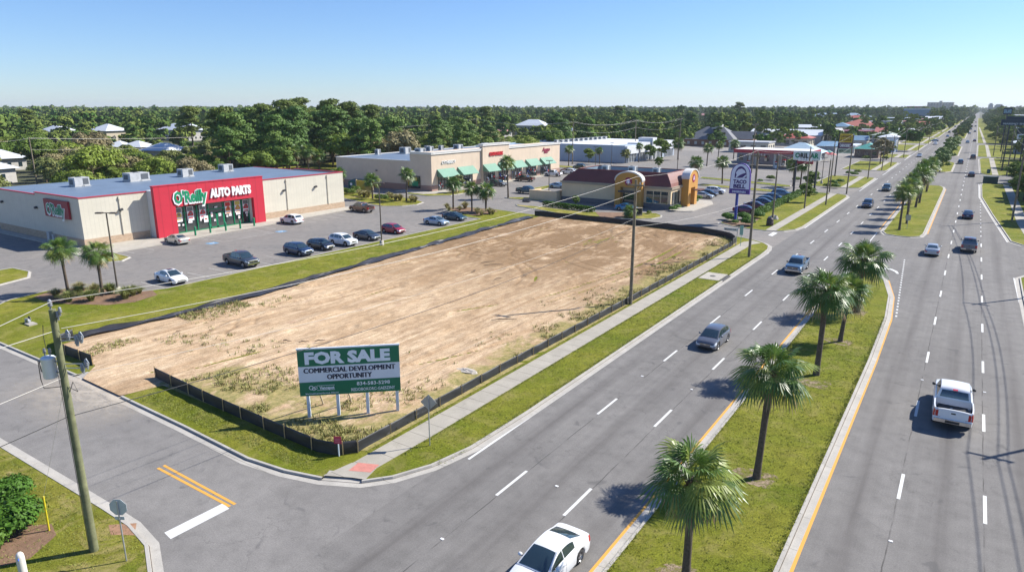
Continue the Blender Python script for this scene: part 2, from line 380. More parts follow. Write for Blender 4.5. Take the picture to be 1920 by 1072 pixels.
block('back_lawn',[(-200,100),(-152,100),(-146,128),(-146,250),(-150,330),(-200,330)],GRASS2,gutter=.0,kerb=False)
o=KB.build('kerb',[CONC,M('gutter_dirt',(.12,.10,.08),.9,0,.4,3)]); tag(o,kind='structure')

# ---------------------------------------------------------------- sidewalks
m=MB()
def strip(mb,x0,x1,y0,y1,z,mi=0): mb.sheet([(x0,y0),(x1,y0),(x1,y1),(x0,y1)],z,mi)
m.prism([(-27.4,24.6),(-25.85,24.9),(-25.75,30),(-25.75,104.2),(-24.9,106.2),(-26.4,107.6),(-27.4,105.5)],.05,.15)
m.sheet([(-27.75,22.75),(-26.2,23.5),(-25.45,23.75),(-25.8,24.95),(-27.45,24.65)],.1505)
for y0,y1,x0,xr in FR: strip(m,xr-4.6,xr-3.0,y0+.15,y1-.15,.15) if y0<900 else None
m.prism([(10.4,132),(12.6,129),(14.5,128.2),(60,128.2),(60,129.8),(15,129.8),(12.6,132),(11,136),(10.2,150),(9.9,226),(8.2,226),(8.5,150),(8.9,138)],.05,.15)
strip(m,6.2,7.8,258.5,344.6,.15); strip(m,5.6,7.0,353.8,469,.15); m.sheet([(5,491),(6.4,491),(3.5,900),(2.4,900)],.15)
m.prism([(12,-60),(13.6,-60),(13.6,103.5),(12,103.5)],.05,.15)
tag(m.build('sidewalk',WALK),kind='structure')
m=MB(); m.sheet([(-26.95,23.9),(-25.75,24.45),(-25.95,25.35),(-27.15,24.85)],.156); o=m.build('tactile_ramp_panel',M('red_tactile',(.50,.20,.16),.8,0,.15,4)); tag(o,'red tactile panel set in the kerb ramp at the sidewalk corner','paving panel')
m=MB(); m.prism([(-25.5,79.3),(-23.0,79.3),(-23.0,83.0),(-25.5,83.0)],.1,.155); o=m.build('storm_drain_slab',PLAIN)
tag(o,'concrete storm drain slab with round lid beside the kerb','drain cover')
m=MB(); m.lathe([(0,.172),(.36,.172),(.38,.15)],(-24.3,81.2,0),18); m.box(-23.05,79.6,.02,-22.55,82.6,.15,0); l=m.build('lid',M('iron_lid',(.10,.095,.09),.7,.3),o)
# ---------------------------------------------------------------- painted lines
W=MB(); Y=MB(); F=MB(); ZM=.0085
def line(mb,p,q,w,z=ZM):
    d=Vector((q[0]-p[0],q[1]-p[1])); d.normalize(); n=Vector((-d.y,d.x))*w/2
    mb.add([(p[0]-n.x,p[1]-n.y,z),(p[0]+n.x,p[1]+n.y,z),(q[0]+n.x,q[1]+n.y,z),(q[0]-n.x,q[1]-n.y,z)],[(0,3,2,1)])
def pline(mb,pts,w,z=ZM):
    a=offset(pts,w/2,False); b=offset(pts,-w/2,False)
    vs=[(x,y,z) for x,y in b]+[(x,y,z) for x,y in a]; n=len(pts)
    mb.add(vs,[(i,i+1,n+i+1,n+i) for i in range(n-1)])
def dashes(mb,x,y0,y1,L=3.05,P=12.0,w=.17):
    y=y0
    while y<y1: line(mb,(x,y),(x+(0 if y<300 else 0),y+L),w); y+=P
line(W,(-22.22,28.9),(-22.22,100),.17)
line(W,(-22.22,125),(-22.22,176),.17)
for a,b in ((190,228),(240,300),(315,520)): line(W,(-22.2+a*.001,a),(-22.2+b*.001,b),.17)
# dash phases taken from the photograph
ya=G(958,926)[1]; dashes(W,-18.64,G(930,928)[1]-12*4,560)
dashes(W,-14.72,G(1057,966)[1]-12*4,560)
dashes(W,-.70,G(1685,935)[1]-12*3,700); dashes(W,3.12,G(1849,982)[1]-12*3,128)
dashes(W,.1+3.0,132,222,1.2,5.0,.15)
x0,y0=-4.35,73.0
for i in range(24):
    t=i/23; line(W,(-4.0-1.6*t,75+30*t),(-4.0-1.6*t-.02,75.55+30*t),.17)
pline(Y,[(-4.12,-50),(-4.12,60),(-4.28,73.5),(-4.9,83),(-6.2,91.3)],.16)
pline(Y,[(-4.2,130),(-4.2,207)],.16)
line(Y,(-10.62-.95,-50),(-11.58,88),.16); line(Y,(-11.3,131),(-11.3,208),.16)
line(W,(-11.2,97),(-11.3,103),.14); line(W,(-11.3,118),(-11.3,127),.14)
pline(W,[(6.45,88),(6.4,101)],.16); pline(W,[(6.5,128.6),(4.6,160),(2.85,192),(2.8,226)],.16)
# cross street: stop bar and double yellow
p0=G(315,1003);p1=G(425,950)
W.add([(*G(308,998),ZM),(*G(320,1010),ZM),(*G(430,953),ZM),(*G(418,943),ZM)],[(0,1,2,3)])
line(Y,G(296,877),G(431,949),.16,.0105); line(Y,G(307,872),G(441,945),.16,.0105)
# drive road stop bars and lot stripes
W.add([(*G(1440,441),ZM+.004),(*G(1448,443),ZM+.004),(*G(1458,437),ZM+.004),(*G(1450,435),ZM+.004)],[(0,1,2,3)])
for k in range(19):
    y=41.2+k*2.95
    line(F,(-80.2,y),(-75.2,y),.1,.0125)
for k in range(5): line(F,(-102.6+.0,49.8+k*2.9),(-97.6,49.8+k*2.9),.1,.0125)
for k in range(8): line(F,(-102.4,73.9+k*2.9),(-97.3,73.9+k*2.9),.1,.0125)
hp=[(-100.4,62.0),(-94.6,62.0),(-94.6,71.4),(-100.4,71.4)]
for i in range(4): line(F,hp[i],hp[(i+1)%4],.1,.0125)
for k in range(1,10): 
    a=62+k*.95
    line(F,(-100.4,a),(-94.6,min(71.3,a+3.2)) if a+3.2<71.3 else (-100.4+5.8*(71.3-a)/3.2,71.3),.1,.0126)
for k in range(15): line(F,(-106.5,141+k*2.9),(-101.6,141+k*2.9),.1,.0125)
for k in range(13): line(F,(-38.6,134.5+k*3.1),(-33.6,134.5+k*3.1),.1,.0125)
for k in range(9): line(F,(-53.5,150+k*3.0),(-48.6,150+k*3.0),.1,.0125)
tag(W.build('white_road_markings',WPAINT),kind='structure'); tag(Y.build('yellow_road_markings',YPAINT),kind='structure'); tag(F.build('parking_lines',FADED),kind='structure')
m=MB()
# turn arrow in the median opening
ax,ay=G(1671,505)
pts=[(-1.9,0),(-.9,.62),(-.9,.2),(.2,.2),(1.3,-.35),(1.9,-1.2),(1.55,-1.35),(.9,-.7),(0,-.22),(-.9,-.2),(-.9,-.62)]
c,s_=math.cos(R(-8)),math.sin(R(-8))
m.sheet([(ax+(x*c-y*s_)*.62,ay+(x*s_+y*c)*1.5) for x,y in pts],ZM)
for q in ((1498,435),(1390,402)): pass
tag(m.build('turn_arrow_marking',WPAINT),kind='structure')
m=MB()
for (px,py) in ((398,456),(527,434)):
    cx,cy=G(px,py)
    m.prism([(cx-.75,cy-.75),(cx+.75,cy-.75),(cx+.75,cy+.75),(cx-.75,cy+.75)],.009,.0125,0)
    m.lathe([(0,.0165),(.16,.0165)],(cx+.3,cy,0),10,1); 
    for a in range(10):
        t=R(a*28+40); m.obox((cx-.12+.32*math.cos(t),cy+.32*math.sin(t),.0165),(.1,.12,.001),t,1)
    m.obox((cx+.02,cy-.05,.0165),(.5,.08,.001),0,1); m.obox((cx-.25,cy+.2,.0165),(.08,.4,.001),0,1)
tag(m.build('wheelchair_symbol_marking',[M('blue_paint',(.12,.28,.45),.8,0,.2,4),WPAINT]),kind='structure')
# ================================================================ bare sand lot
def vnoise(x,y,seed):
    xi=np.floor(x).astype(np.int64); yi=np.floor(y).astype(np.int64); fx=x-xi; fy=y-yi
    def h(a,b):
        n=(a*374761393+b*668265263+seed*1442695041)&0x7fffffff; n=((n^(n>>13))*1274126177)&0x7fffffff; return ((n^(n>>16))&0xffff)/65535.
    u=fx*fx*(3-2*fx); v=fy*fy*(3-2*fy)
    return (h(xi,yi)*(1-u)+h(xi+1,yi)*u)*(1-v)+(h(xi,yi+1)*(1-u)+h(xi+1,yi+1)*u)*v
def fbm(x,y,seed,o=4):
    t=0;a=.5
    for i in range(o): t=t+a*vnoise(x,y,seed+i); x=x*2.03;y=y*2.03;a*=.5
    return t
nx,ny=230,560
gx=np.linspace(-66.6,-27.75,nx); gy=np.linspace(22.4,110.9,ny); XX,YY=np.meshgrid(gx,gy)
lx0=np.where(YY<45,-64.6+1.6*(45-YY)/20*0,-62.9); lx0=np.interp(YY,[22,27,33,46,63,91,111],[-63.5,-64.4,-63.2,-63.2,-64.6,-66.4,-66.7])
xl=lx0; XW=xl+(XX+66.6)/(66.6-27.75)*(-27.75-xl)
yt=np.interp(XW,[-66,-47,-33,-29,-27.7],[110.7,110.5,109,106.4,104.0]); yb=np.interp(XW,[-66,-56,-54,-48.3,-47.6,-30.5,-27.7],[25.0,24.3,22.4,22.25,25.0,24.6,26.2])
YW=yb+(YY-22.4)/(110.9-22.4)*(yt-yb)
d=np.minimum.reduce([XW-xl,-27.75-XW,YW-yb,yt-YW]); e=np.clip(d/1.5,0,1)
ca,sa=math.cos(R(12)),math.sin(R(12)); U=XW*ca+YW*sa; V=-XW*sa+YW*ca
Z=.14+e*(.16*fbm(XW*.12,YW*.06,3,3)+.09*(fbm(U*.9,V*.12,11,3)-.4)+.07*(fbm(XW*1.6,YW*1.1,21,3)-.4))
TR=np.zeros_like(Z)
# heaps and ruts
for k in range(150):
    cx=rnd.uniform(-62,-30); cy=rnd.uniform(28,108); r=rnd.uniform(.25,.8); h=rnd.uniform(.03,.14)
    Z+=h*np.exp(-((XW-cx)**2+((YW-cy)*rnd.uniform(.3,1))**2)/(r*r))
for (x0_,y0_,x1_,y1_,bow) in ((-57,30,-34,72,3),(-60,36,-44,104,2),(-50,26,-38,60,-2),(-54,50,-40,108,-4),(-62,50,-58,100,1),(-36,60,-34,100,1.5),(-46,70,-32,100,-5),(-52,80,-34,106,6),(-38,31,-30,50,1)):
    for off in (-.85,.85):
        t=np.clip(((XW-x0_)*(x1_-x0_)+(YW-y0_)*(y1_-y0_))/((x1_-x0_)**2+(y1_-y0_)**2),0,1)
        px=x0_+(x1_-x0_)*t+bow*np.sin(t*PI)+off; py=y0_+(y1_-y0_)*t
        dd=np.hypot(XW-px,(YW-py)); rid=np.sin(YW*9)*.03
        TR+=.85*np.exp(-(dd/.26)**2)*(.55+.45*np.sign(np.sin(YW*11+XW*3)))
        Z+= -.12*np.exp(-(dd/.22)**2)+.035*np.exp(-((dd-.4)/.15)**2)+rid*np.exp(-(dd/.25)**2)
for k in range(46):      # turning marks of the machines
    cx=rnd.uniform(-60,-32); cy=rnd.uniform(36,106) if k<14 else rnd.uniform(78,108); r=rnd.uniform(2.5,14); a0=rnd.uniform(0,6.28); sp=rnd.uniform(.5,1.5)
    dx=XW-cx; dy=YW-cy; rr=np.hypot(dx,dy); an=np.mod(np.arctan2(dy,dx)-a0,2*PI); inn=(an<sp)
    for q in (0,1.7): TR+=inn*.8*np.exp(-((rr-r-q)/.2)**2); Z-=inn*.06*np.exp(-((rr-r-q)/.22)**2)
TR=np.clip(TR,0,1)*e
V_=np.stack([XW,YW,Z],-1).reshape(-1,3); idx=np.arange(nx*ny).reshape(ny,nx)
F_=np.stack([idx[:-1,:-1],idx[:-1,1:],idx[1:,1:],idx[1:,:-1]],-1).reshape(-1,4)
def mat_dirt():
    s=NB('bare_sand'); rot=R(-12)
    st=s.noise(1,6,.68,s.co((1.7,.07,1),rot),.25); lo=s.noise(.07,5,.7,None,.6); mid=s.noise(.8,6,.72,s.co((1.2,.7,1)),.2); fi=s.noise(9,5,.8)
    c=s.ramp(st,[(.3,(.37,.245,.145)),(.48,(.53,.385,.245)),(.7,(.65,.505,.345))])
    c=s.mix(s.ramp(s.noise(.16,6,.75,s.co((1,.55,1),rot,loc=(6,6,0)),.8),[(.48,0),(.62,.75)]),c,(.38,.255,.15)); at=s.n('ShaderNodeAttribute',attribute_name='tint'); c=s.mix(s.math('MULTIPLY',at.outputs['Fac'],s.ramp(s.noise(1.5,5,.75,s.co(loc=(2,2,0))),[(.35,.25),(.6,.85)])),c,(.25,.16,.09))
    c=s.mix(.75,c,s.ramp(mid,[(.28,.26),(.5,.5),(.72,.62)]),'OVERLAY')
    c=s.mix(.85,c,s.ramp(fi,[(.28,.24),(.5,.52),(.72,.70)]),'OVERLAY'); c=s.mix(.5,c,s.ramp(s.noise(26,3,.8),[(.3,.3),(.7,.68)]),'OVERLAY')
    x,y,_=s.sep()
    # churned darker soil towards the far end
    k=s.math('MULTIPLY',s.ramp(s.math('DIVIDE',y,120.),[(.42,0),(.66,1),(.93,1)]),s.ramp(s.noise(.28,6,.72,s.co((1,.5,1),R(20),loc=(3,0,0)),1.2),[(.34,0),(.52,.95)]))
    c=s.mix(k,c,(.22,.14,.075))
    # curved scrape lines
    wv=s.noise(1,7,.8,s.co((2.4,.35,1),rot,loc=(8,1,0)),1.8); k=s.ramp(wv,[(.55,0),(.60,.75),(.65,0)]); c=s.mix(k,c,(.24,.155,.085)); wv=s.noise(1,8,.8,s.co((1.5,.5,1),R(35),loc=(2,5,0)),2.5); k=s.ramp(wv,[(.52,0),(.55,.5),(.58,0)]); c=s.mix(k,c,(.30,.20,.115))
    sp=s.ramp(s.noise(2.6,5,.8,s.co(loc=(1,9,0)),.4),[(.62,0),(.70,.75)]); c=s.mix(sp,c,(.2,.13,.075))
    # weeds: near edge, right side
    gn=s.noise(.38,6,.75,s.co(loc=(4,7,0)),.8)
    ey=s.ramp(s.math('DIVIDE',s.math('SUBTRACT',y,24.),12.),[(0,.95),(.5,.7),(1,0)]); ey=s.math('MULTIPLY',ey,s.ramp(s.math('DIVIDE',s.math('ADD',x,57.),14.),[(.45,0),(.8,1)]))
    ex=s.ramp(s.math('DIVIDE',s.math('SUBTRACT',-27.5,x),7.),[(0,1),(.35,.72),(1,0)])
    ez=s.ramp(s.math('DIVIDE',s.math('ADD',x,65.),4.),[(0,.5),(1,0)]); ez=s.math('MULTIPLY',ez,s.math('LESS_THAN',y,48))
    ea=s.math('MAXIMUM',s.math('MAXIMUM',ex,s.math('MULTIPLY',ey,.98)),ez)
    k=s.math('ADD',s.math('MULTIPLY',ea,.62),gn); k=s.ramp(k,[(.84,0),(.98,.85)])
    gc=s.mix(s.ramp(s.noise(3,6,.8),[(.35,0),(.6,1)]),(.12,.145,.03),(.36,.29,.12)); c=s.mix(k,c,gc)
    s.b.inputs['Specular IOR Level'].default_value=.1
    s.bump(s.mix(.5,s.noise(3.5,6,.75,s.co((1,.6,1))),fi),.8,.08)
    return s.done(c,.95)
o=D.objects.new('bare_ground',bigmesh('bare_ground',V_,F_,mat_dirt(),smooth=True,attr=TR.ravel())); link(o); tag(o,kind='structure')
# sand washed out over the street at the site entrance
def mat_washed():
    s=NB('washed_sand'); c=s.ramp(s.noise(2,6,.7),[(.3,(.50,.43,.34)),(.7,(.60,.53,.44))])
    x,y,_=s.sep(); k=s.ramp(s.math('DIVIDE',s.math('SUBTRACT',22.6,y),6.0),[(0,.9),(.25,.6),(1,.0)])
    e=s.ramp(s.math('DIVIDE',s.math('ABSOLUTE',s.math('ADD',x,51.0)),7.5),[(.4,1),(1,0)])
    a=s.math('MULTIPLY',s.math('MULTIPLY',k,e),s.ramp(s.noise(.8,7,.78,s.co((.6,1.3,1)),1.0),[(.30,.1),(.58,1)]))
    s.con(a,s.b.inputs['Alpha']); return s.done(c,.95)
m=MB(); m.sheet([(-58.5,16.2),(-42.5,16.2),(-42.5,21.3),(-48.1,22.3),(-55.3,22.45),(-58.5,22.3)],.028); tag(m.build('washed_sand',mat_washed()),kind='structure')
def mulch(name,poly,z=.135):
    b=MB(); b.sheet(poly,z); tag(b.build(name,MULCH),kind='structure')
s=NB('mulch'); MULCH=s.done(s.mix(.8,s.ramp(s.noise(.8,5,.7),[(.3,(.15,.085,.05)),(.7,(.26,.16,.10))]),s.ramp(s.noise(14,4,.8),[(.3,.25),(.7,.7)]),'OVERLAY'),.95)
mulch('mulch_bed',[(-84,33),(-83.2,35.5),(-79,37.4),(-75.8,38.5),(-74.8,39.6),(-72.6,38.9),(-71.8,36),(-73.0,33.8),(-77,31.6),(-80,30.8),(-83,31)])
mulch('mulch_bed',[(-86.6,112),(-87.8,110),(-86.8,107.8),(-81,105.4),(-78,104.2),(-76.5,107),(-77.2,111.5),(-79.2,113)])
mulch('mulch_bed',[(-35.9,123.9),(-35.4,121.9),(-33,119.9),(-30.6,119.2),(-30.8,124),(-31.2,131),(-32.7,131),(-33.3,129)])
mulch('mulch_bed',[(-60.5,121.2),(-57,116.2),(-53.5,116.6),(-52.5,121),(-55,123.8)])
mulch('mulch_bed',[(-36.6,5),(-33.9,9.0),(-33.3,10.4),(-34.2,11.9),(-35.4,12.2),(-38,10),(-42,6)],.126)
s=NB('bare_soil'); s.con(s.ramp(s.noise(1.8,6,.75,None,.6),[(.45,0),(.58,.9)]),s.b.inputs['Alpha']); SOIL=s.done(s.mix(.6,(.30,.225,.15),s.ramp(s.noise(12,4,.8),[(.3,.3),(.7,.7)]),'OVERLAY'),.95)
def mulch_ring(n,p,z=.125): b=MB(); b.sheet(p,z); tag(b.build(n,SOIL),kind='structure')
for q in ((1418,899),(1575,643),(1527,722),(1605,587),(1285,1090)):
    cx,cy=G(*q); r_=1.15
    mulch_ring('bare_soil_ring',[(cx+r_*(1+.25*math.sin(3*a+cx))*math.cos(a),cy+r_*(1+.2*math.cos(2*a))*math.sin(a)) for a in [2*PI*i/14 for i in range(14)]],.125)
m=MB(); cx,cy=G(230,995); m.sheet([(cx-.9,cy-.2),(cx,cy-.55),(cx+1.0,cy+.05),(cx+.1,cy+.65)],.127); tag(m.build('bare_patch',M('bare_reddish_soil',(.30,.17,.10),.95,0,.3,3)),kind='structure')
# ================================================================ vehicles
PAINTS={}
def paint(name,c,metal=.0):
    if name in PAINTS: return PAINTS[name]
    s=NB('paint_'+name); m=s.done(c,.32,Metallic=metal); s.b.inputs['Coat Weight'].default_value=.8; s.b.inputs['Coat Roughness'].default_value=.04
    PAINTS[name]=m; return m
PB=paint('base',(.5,.5,.5))
TYRE=M('tyre_rubber',(.022,.022,.024),.85,0,.2,8); RIM=M('alloy_rim',(.45,.46,.48),.3,.8,0); CHROME=M('chrome',(.6,.6,.62),.18,1,0)
LAMP=M('headlamp_glass',(.62,.66,.7),.12,0,0); RED=M('tail_lamp_red',(.42,.015,.012),.2,0,0); PLATE=M('number_plate',(.6,.64,.7),.5,0,0); TRIM=M('dark_trim',(.03,.03,.032),.5,0,0)
def interp(x,pts):
    pts=sorted(pts)
    if x<=pts[0][0]: return pts[0][1]
    for (a,b),(c,d) in zip(pts,pts[1:]):
        if x<=c:
            t=(x-a)/(c-a or 1); return b+(d-b)*t
    return pts[-1][1]
def smooth_poly(pts,n=4,it=2):
    for _ in range(it):
        out=[pts[0]]
        for a,b in zip(pts,pts[1:]):
            out.append((a[0]*.75+b[0]*.25,a[1]*.75+b[1]*.25)); out.append((a[0]*.25+b[0]*.75,a[1]*.25+b[1]*.75))
        out.append(pts[-1]); pts=out
    return pts
def vehicle(S):
    """prototype, kept out of the scene; copies are linked"""
    root=empty(S['name'],linked=False)
    L,W=S['L'],S['W']; h=W/2; fx,bx=L/2,-L/2; r=S['r']; xw=S['axles']; sill=S['sill']
    top=smooth_poly(sorted(S['top']),it=1); cab=S['cab']; bed=S.get('bed')
    RA=r+.075
    xs=set([fx-d for d in (0,.02,.07,.16,.3,.5)]+[bx+d for d in (0,.02,.07,.15,.28,.45)])
    for c in xw:
        for k in range(13): xs.add(c+RA*math.cos(PI*k/12))
    x=bx+.5
    while x<fx-.5: xs.add(x); x+=.28
    if bed: xs|={bed[0],bed[0]-.001,bed[1],bed[1]+.001}
    xs=sorted(q for q in xs if bx<=q<=fx); o=[xs[0]]
    for q in xs[1:]:
        if q-o[-1]>.0009: o.append(q)
    xs=o
    noser=S.get('nose',1.0)
    def wf(x):
        d=fx-x; e=x-bx
        a=interp(d,[(0,.80*noser),(.02,.84),(.07,.895),(.16,.935),(.3,.965),(.6,.985),(1.1,1)])
        b=interp(e,[(0,.84),(.02,.88),(.07,.93),(.15,.96),(.3,.98),(.7,1)])
        return min(a,b)*h
    def zb(x):
        z=sill+interp(fx-x,[(0,.10),(.1,.03),(.3,0)])+interp(x-bx,[(0,.16),(.12,.06),(.35,0)])
        for c in xw:
            if abs(x-c)<RA: z=max(z,r+math.sqrt(max(0,RA*RA-(x-c)**2)))
        return z
    def sec(x):
        w=wf(x); zt=interp(x,top); z0=zb(x); cr=S.get('crown',.035)
        if fx-x<.1 : cr=.01
        zs=zt-.10; z0=min(z0,zs-.05)
        p=[(w-.10,z0),(w-.02,z0+.02),(w,z0+.3*(zs-z0)),(w*.999,z0+.66*(zs-z0)),(w-.03,zs),(w-.075,zt-.025),(w-.17,zt),(w*.5,zt+cr*.8),(0,zt+cr)]
        if bed and bed[1]<=x<=bed[0]:
            zf=bed[2]; p=[*p[:5],(w-.03,zt),(w-.10,zt),(w-.105,zf),(0,zf)]
        return p
    def BS(x,k):
        p=sec(x); i=min(int(k),7); t=k-i; return (p[i][0]*(1-t)+p[i+1][0]*t, p[i][1]*(1-t)+p[i+1][1]*t)
    b=MB(); vs=[]
    for x in xs:
        s_=sec(x); vs+=[(x,-y,z) for y,z in s_]+[(x,y,z) for y,z in s_[-2::-1]]
    n=17; fs=[]
    for i in range(len(xs)-1):
        for k in range(n-1): fs.append((i*n+k,i*n+k+1,(i+1)*n+k+1,(i+1)*n+k))
    
    if bed:
        fb=[f for j,f in enumerate(fs) if 6<=j%16<=9 and bed[1]-.0005<=xs[j//16] and xs[j//16+1]<=bed[0]+.0005]; fo=[f for f in fs if f not in fb]
        b.add(vs,[f[::-1] for f in fo],0,True); b.add(vs,[f[::-1] for f in fb],1,False)  # bed faces black: dark liner, with shade inside the bed put into the colour
    else: b.add(vs,[f[::-1] for f in fs],0,True)
    b.add(vs[:n],[list(range(n))],0); b.add(vs[-n:],[list(range(n))[::-1]],0)
    zu=sill+.03
    b.box(bx+.2,-h+.27,zu,fx-.2,h-.27,r*2+.05,1); b.box(xw[1]+RA,-h+.10,zu-.02,xw[0]-RA,h-.10,zu+.1,1)
    body=b
    # cabin
    belt=lambda x: interp(x,top)-.02
    prof=smooth_poly(cab,it=2)
    wb=h-.115; wr=S['roofw']; zr=max(z for _,z in cab); zbt=cab[0][1]
    def ew(x,z): 
        t=max(0,min(1,(z-zbt)/(zr-zbt))); return wb+(wr-wb)*(t**1.0)
    def top_pt(i,v,off=0):
        x,z=prof[i]; a=prof[max(0,i-1)]; c=prof[min(len(prof)-1,i+1)]; dx,dz=c[0]-a[0],c[1]-a[1]; l=math.hypot(dx,dz); nx,nz=dz/l,-dx/l
        if nz<0: nx,nz=-nx,-nz
        if nz<.05 and nx>0 and i>len(prof)/2: nx=-nx
        w=ew(x,z); bul=.045*(1-v*v); return (x+nx*(off+bul*.8),v*w,z+nz*(off+bul))
    c=MB(); NV=9; vs=[top_pt(i,-1+2*k/(NV-1)) for i in range(len(prof)) for k in range(NV)]
    c.add(vs,[(i*NV+k,i*NV+k+1,(i+1)*NV+k+1,(i+1)*NV+k) for i in range(len(prof)-1) for k in range(NV-1)],0,True)
    for sd in (-1,1):
        vs=[]
        for x,z in prof:
            zl=min(belt(x),z); zl=min(zl,z)
            for k in range(4):
                t=k/3; zz=zl+(z-zl)*t; vs.append((x,sd*(wb+(ew(x,z)-wb)*t),zz))
        c.add(vs,[((i*4+k,(i+1)*4+k,(i+1)*4+k+1,i*4+k+1) if sd<0 else (i*4+k,i*4+k+1,(i+1)*4+k+1,(i+1)*4+k)) for i in range(len(prof)-1) for k in range(3)],0,True)
    o_=len(body.v); body.v+=c.v; body.f+=[[i+o_ for i in f] for f in c.f]; body.m+=c.m; body.sm+=c.sm
    # door seams and handles
    def sidestrip(mb,x0,x1,k0,k1,off,mi,sd,nz=6,nx_=1):
        vs=[]
        for i in range(nx_+1):
            x=x0+(x1-x0)*i/nx_
            for k in range(nz+1):
                y,z=BS(x,k0+(k1-k0)*k/nz); vs.append((x,sd*(y+off),z))
        m_=nz+1
        mb.add(vs,[((i*m_+k,(i+1)*m_+k,(i+1)*m_+k+1,i*m_+k+1) if sd<0 else (i*m_+k,i*m_+k+1,(i+1)*m_+k+1,(i+1)*m_+k)) for i in range(nx_) for k in range(nz)],mi,True)
    for sd in (-1,1):
        for x in S['seams']: sidestrip(body,x-.009,x+.009,1,4.6,.003,1,sd)
        sidestrip(body,xw[1]+RA+.02,xw[0]-RA-.02,.4,1.25,.006,1,sd,2,6)
    bo=body.build('body',[PB,TRIM],root,linked=False,sharp=38)
    # glass
    def glasspatch(i0,i1,v0,v1,name):
        q=MB(); K=8; vs=[top_pt(i,v0+(v1-v0)*k/K,.012) for i in range(i0,i1+1) for k in range(K+1)]
        q.add(vs,[(i*(K+1)+k,i*(K+1)+k+1,(i+1)*(K+1)+k+1,(i+1)*(K+1)+k) for i in range(i1-i0) for k in range(K)],0,True)
        return q.build(name,GLASS,root,linked=False)
    def idx(x,front=True):
        rng=range(len(prof)); return min(rng,key=lambda i:abs(prof[i][0]-x))
    glasspatch(max(1,idx(S['ws'][0])),idx(S['ws'][1]),-.9,.9,'windshield')
    j0,j1=idx(S['rs'][0]),idx(S['rs'][1])
    if S['rs'][0]!=S['rs'][1] and j1>j0: glasspatch(j0,min(j1,len(prof)-2),-.86,.86,'rear_window')
    if S.get('sunroof'):
        glasspatch(idx(S['sunroof'][0]),idx(S['sunroof'][1]),-.5,.5,'sunroof')
    pp=sorted(prof)
    for sd in (-1,1):
        for (xa,xb) in S['windows']:
            q=MB(); K=10; vs=[]
            for k in range(K+1):
                x=xa+(xb-xa)*k/K; zt=interp(x,pp); z1=zt-.075; z0=belt(x)+.045; z1=max(z1,z0+.004)
                for z in (z0,z1):
                    t=(z-belt(x))/max(.01,zt-belt(x)); y=wb+(ew(x,zt)-wb)*t+.008
                    vs.append((x,sd*y,z))
            q.add(vs,[((2*k,2*k+2,2*k+3,2*k+1) if sd*(xb-xa)<0 else (2*k,2*k+1,2*k+3,2*k+2)) for k in range(K)],0)
            q.build('side_window',GLASS,root,linked=False)
    # mirrors, handles
    for sd in (-1,1):
        q=MB(); x0=S['mirror']; z0=belt(x0)+.10; y0=wb+.10
        pr=[(.0,-.09),(.06,-.085),(.085,-.04),(.085,.04),(.06,.085),(0,.09)]
        q.lathe([(a_,z_) for a_,z_ in pr],(x0,sd*(y0+.06),z0),10,0,'Y'); q.tube([(x0,sd*(wb-.01),z0-.06),(x0,sd*y0,z0-.03)],.025,6,1)
        q.build('mirror',[PB if S['name']!='pickup_truck' else TRIM,TRIM],root,linked=False)
        for x in S['handles']:
            y,z=BS(x,3.75); q=MB(); q.box(x-.09,sd*(y+.012)-.012,z-.015,x+.09,sd*(y+.012)+.012,z+.015); q.build('door_handle',[PB if not bed else CHROME],root,linked=False)
    # wheels
    for c_ in xw:
        for sd in (-1,1):
            q=MB(); y0=sd*(h-.13); t=.11
            q.lathe([(r*.62,-t),(r*.9,-t),(r,-t*.6),(r,t*.6),(r*.9,t),(r*.62,t)],(c_,y0,r),20,0,'Y')
            w=q.build('wheel',TYRE,root,linked=False)
            q=MB(); ys=y0+sd*.095
            q.lathe([(r*.66,0),(r*.60,-.03*sd),(r*.58,-.06*sd)],(c_,ys,r),20,0,'Y')
            for k in range(5):
                a=2*PI*k/5+.3
                for da in (0,):
                    ca_,sa_=math.cos(a),math.sin(a); ww=.055
                    P_=lambda rr,s2,dy:(c_+rr*ca_-s2*sa_,ys+dy,r+rr*sa_+s2*ca_)
                    q.add([P_(.02,-ww*.7,0),P_(.02,ww*.7,0),P_(r*.63,ww,-.01*sd),P_(r*.63,-ww,-.01*sd)],[(0,1,2,3)],0)
            q.lathe([(0,.012*sd),(.05,.008*sd),(.06,-.02*sd)],(c_,ys,r),10,0,'Y')
            q.lathe([(0,-.05*sd),(r*.62,-.05*sd)],(c_,ys,r),16,1,'Y')
            q.build('rim',[RIM,TRIM],w,linked=False)
    # lamps
    def lamp(name,xa,xb,k0,k1,mat,sd,flat=None):
        q=MB(); sidestrip(q,xa,xb,k0,k1,.009,0,sd,4,6)
        if flat:
            xe,ya,yb=flat; y_,za=BS(xe,k0); _,zc=BS(xe,k1); sx=.010 if xe>0 else -.010
            q.add([(xe+sx,sd*ya,za),(xe+sx,sd*yb,za),(xe+sx,sd*yb,zc),(xe+sx,sd*ya,zc)],[(0,1,2,3) if sd*sx>0 else (0,3,2,1)],0)
        q.build(name,mat,root,linked=False)
    lk=S.get('lampk',(3.1,4.6)); tk=S.get('tailk',(3.0,4.8))
    for sd in (-1,1):
        lamp('headlight',fx-.42,fx,lk[0],lk[1],LAMP,sd,(fx,BS(fx,3)[0],BS(fx,3)[0]*.62))
        lamp('taillight',bx,bx+.26,tk[0],tk[1],RED,sd,(bx,BS(bx,3)[0],BS(bx,3)[0]*.72))
    q=MB(); gz0,gz1,gw=S['grille']; q.box(fx-.01,-gw,gz0,fx+.018,gw,gz1,0)
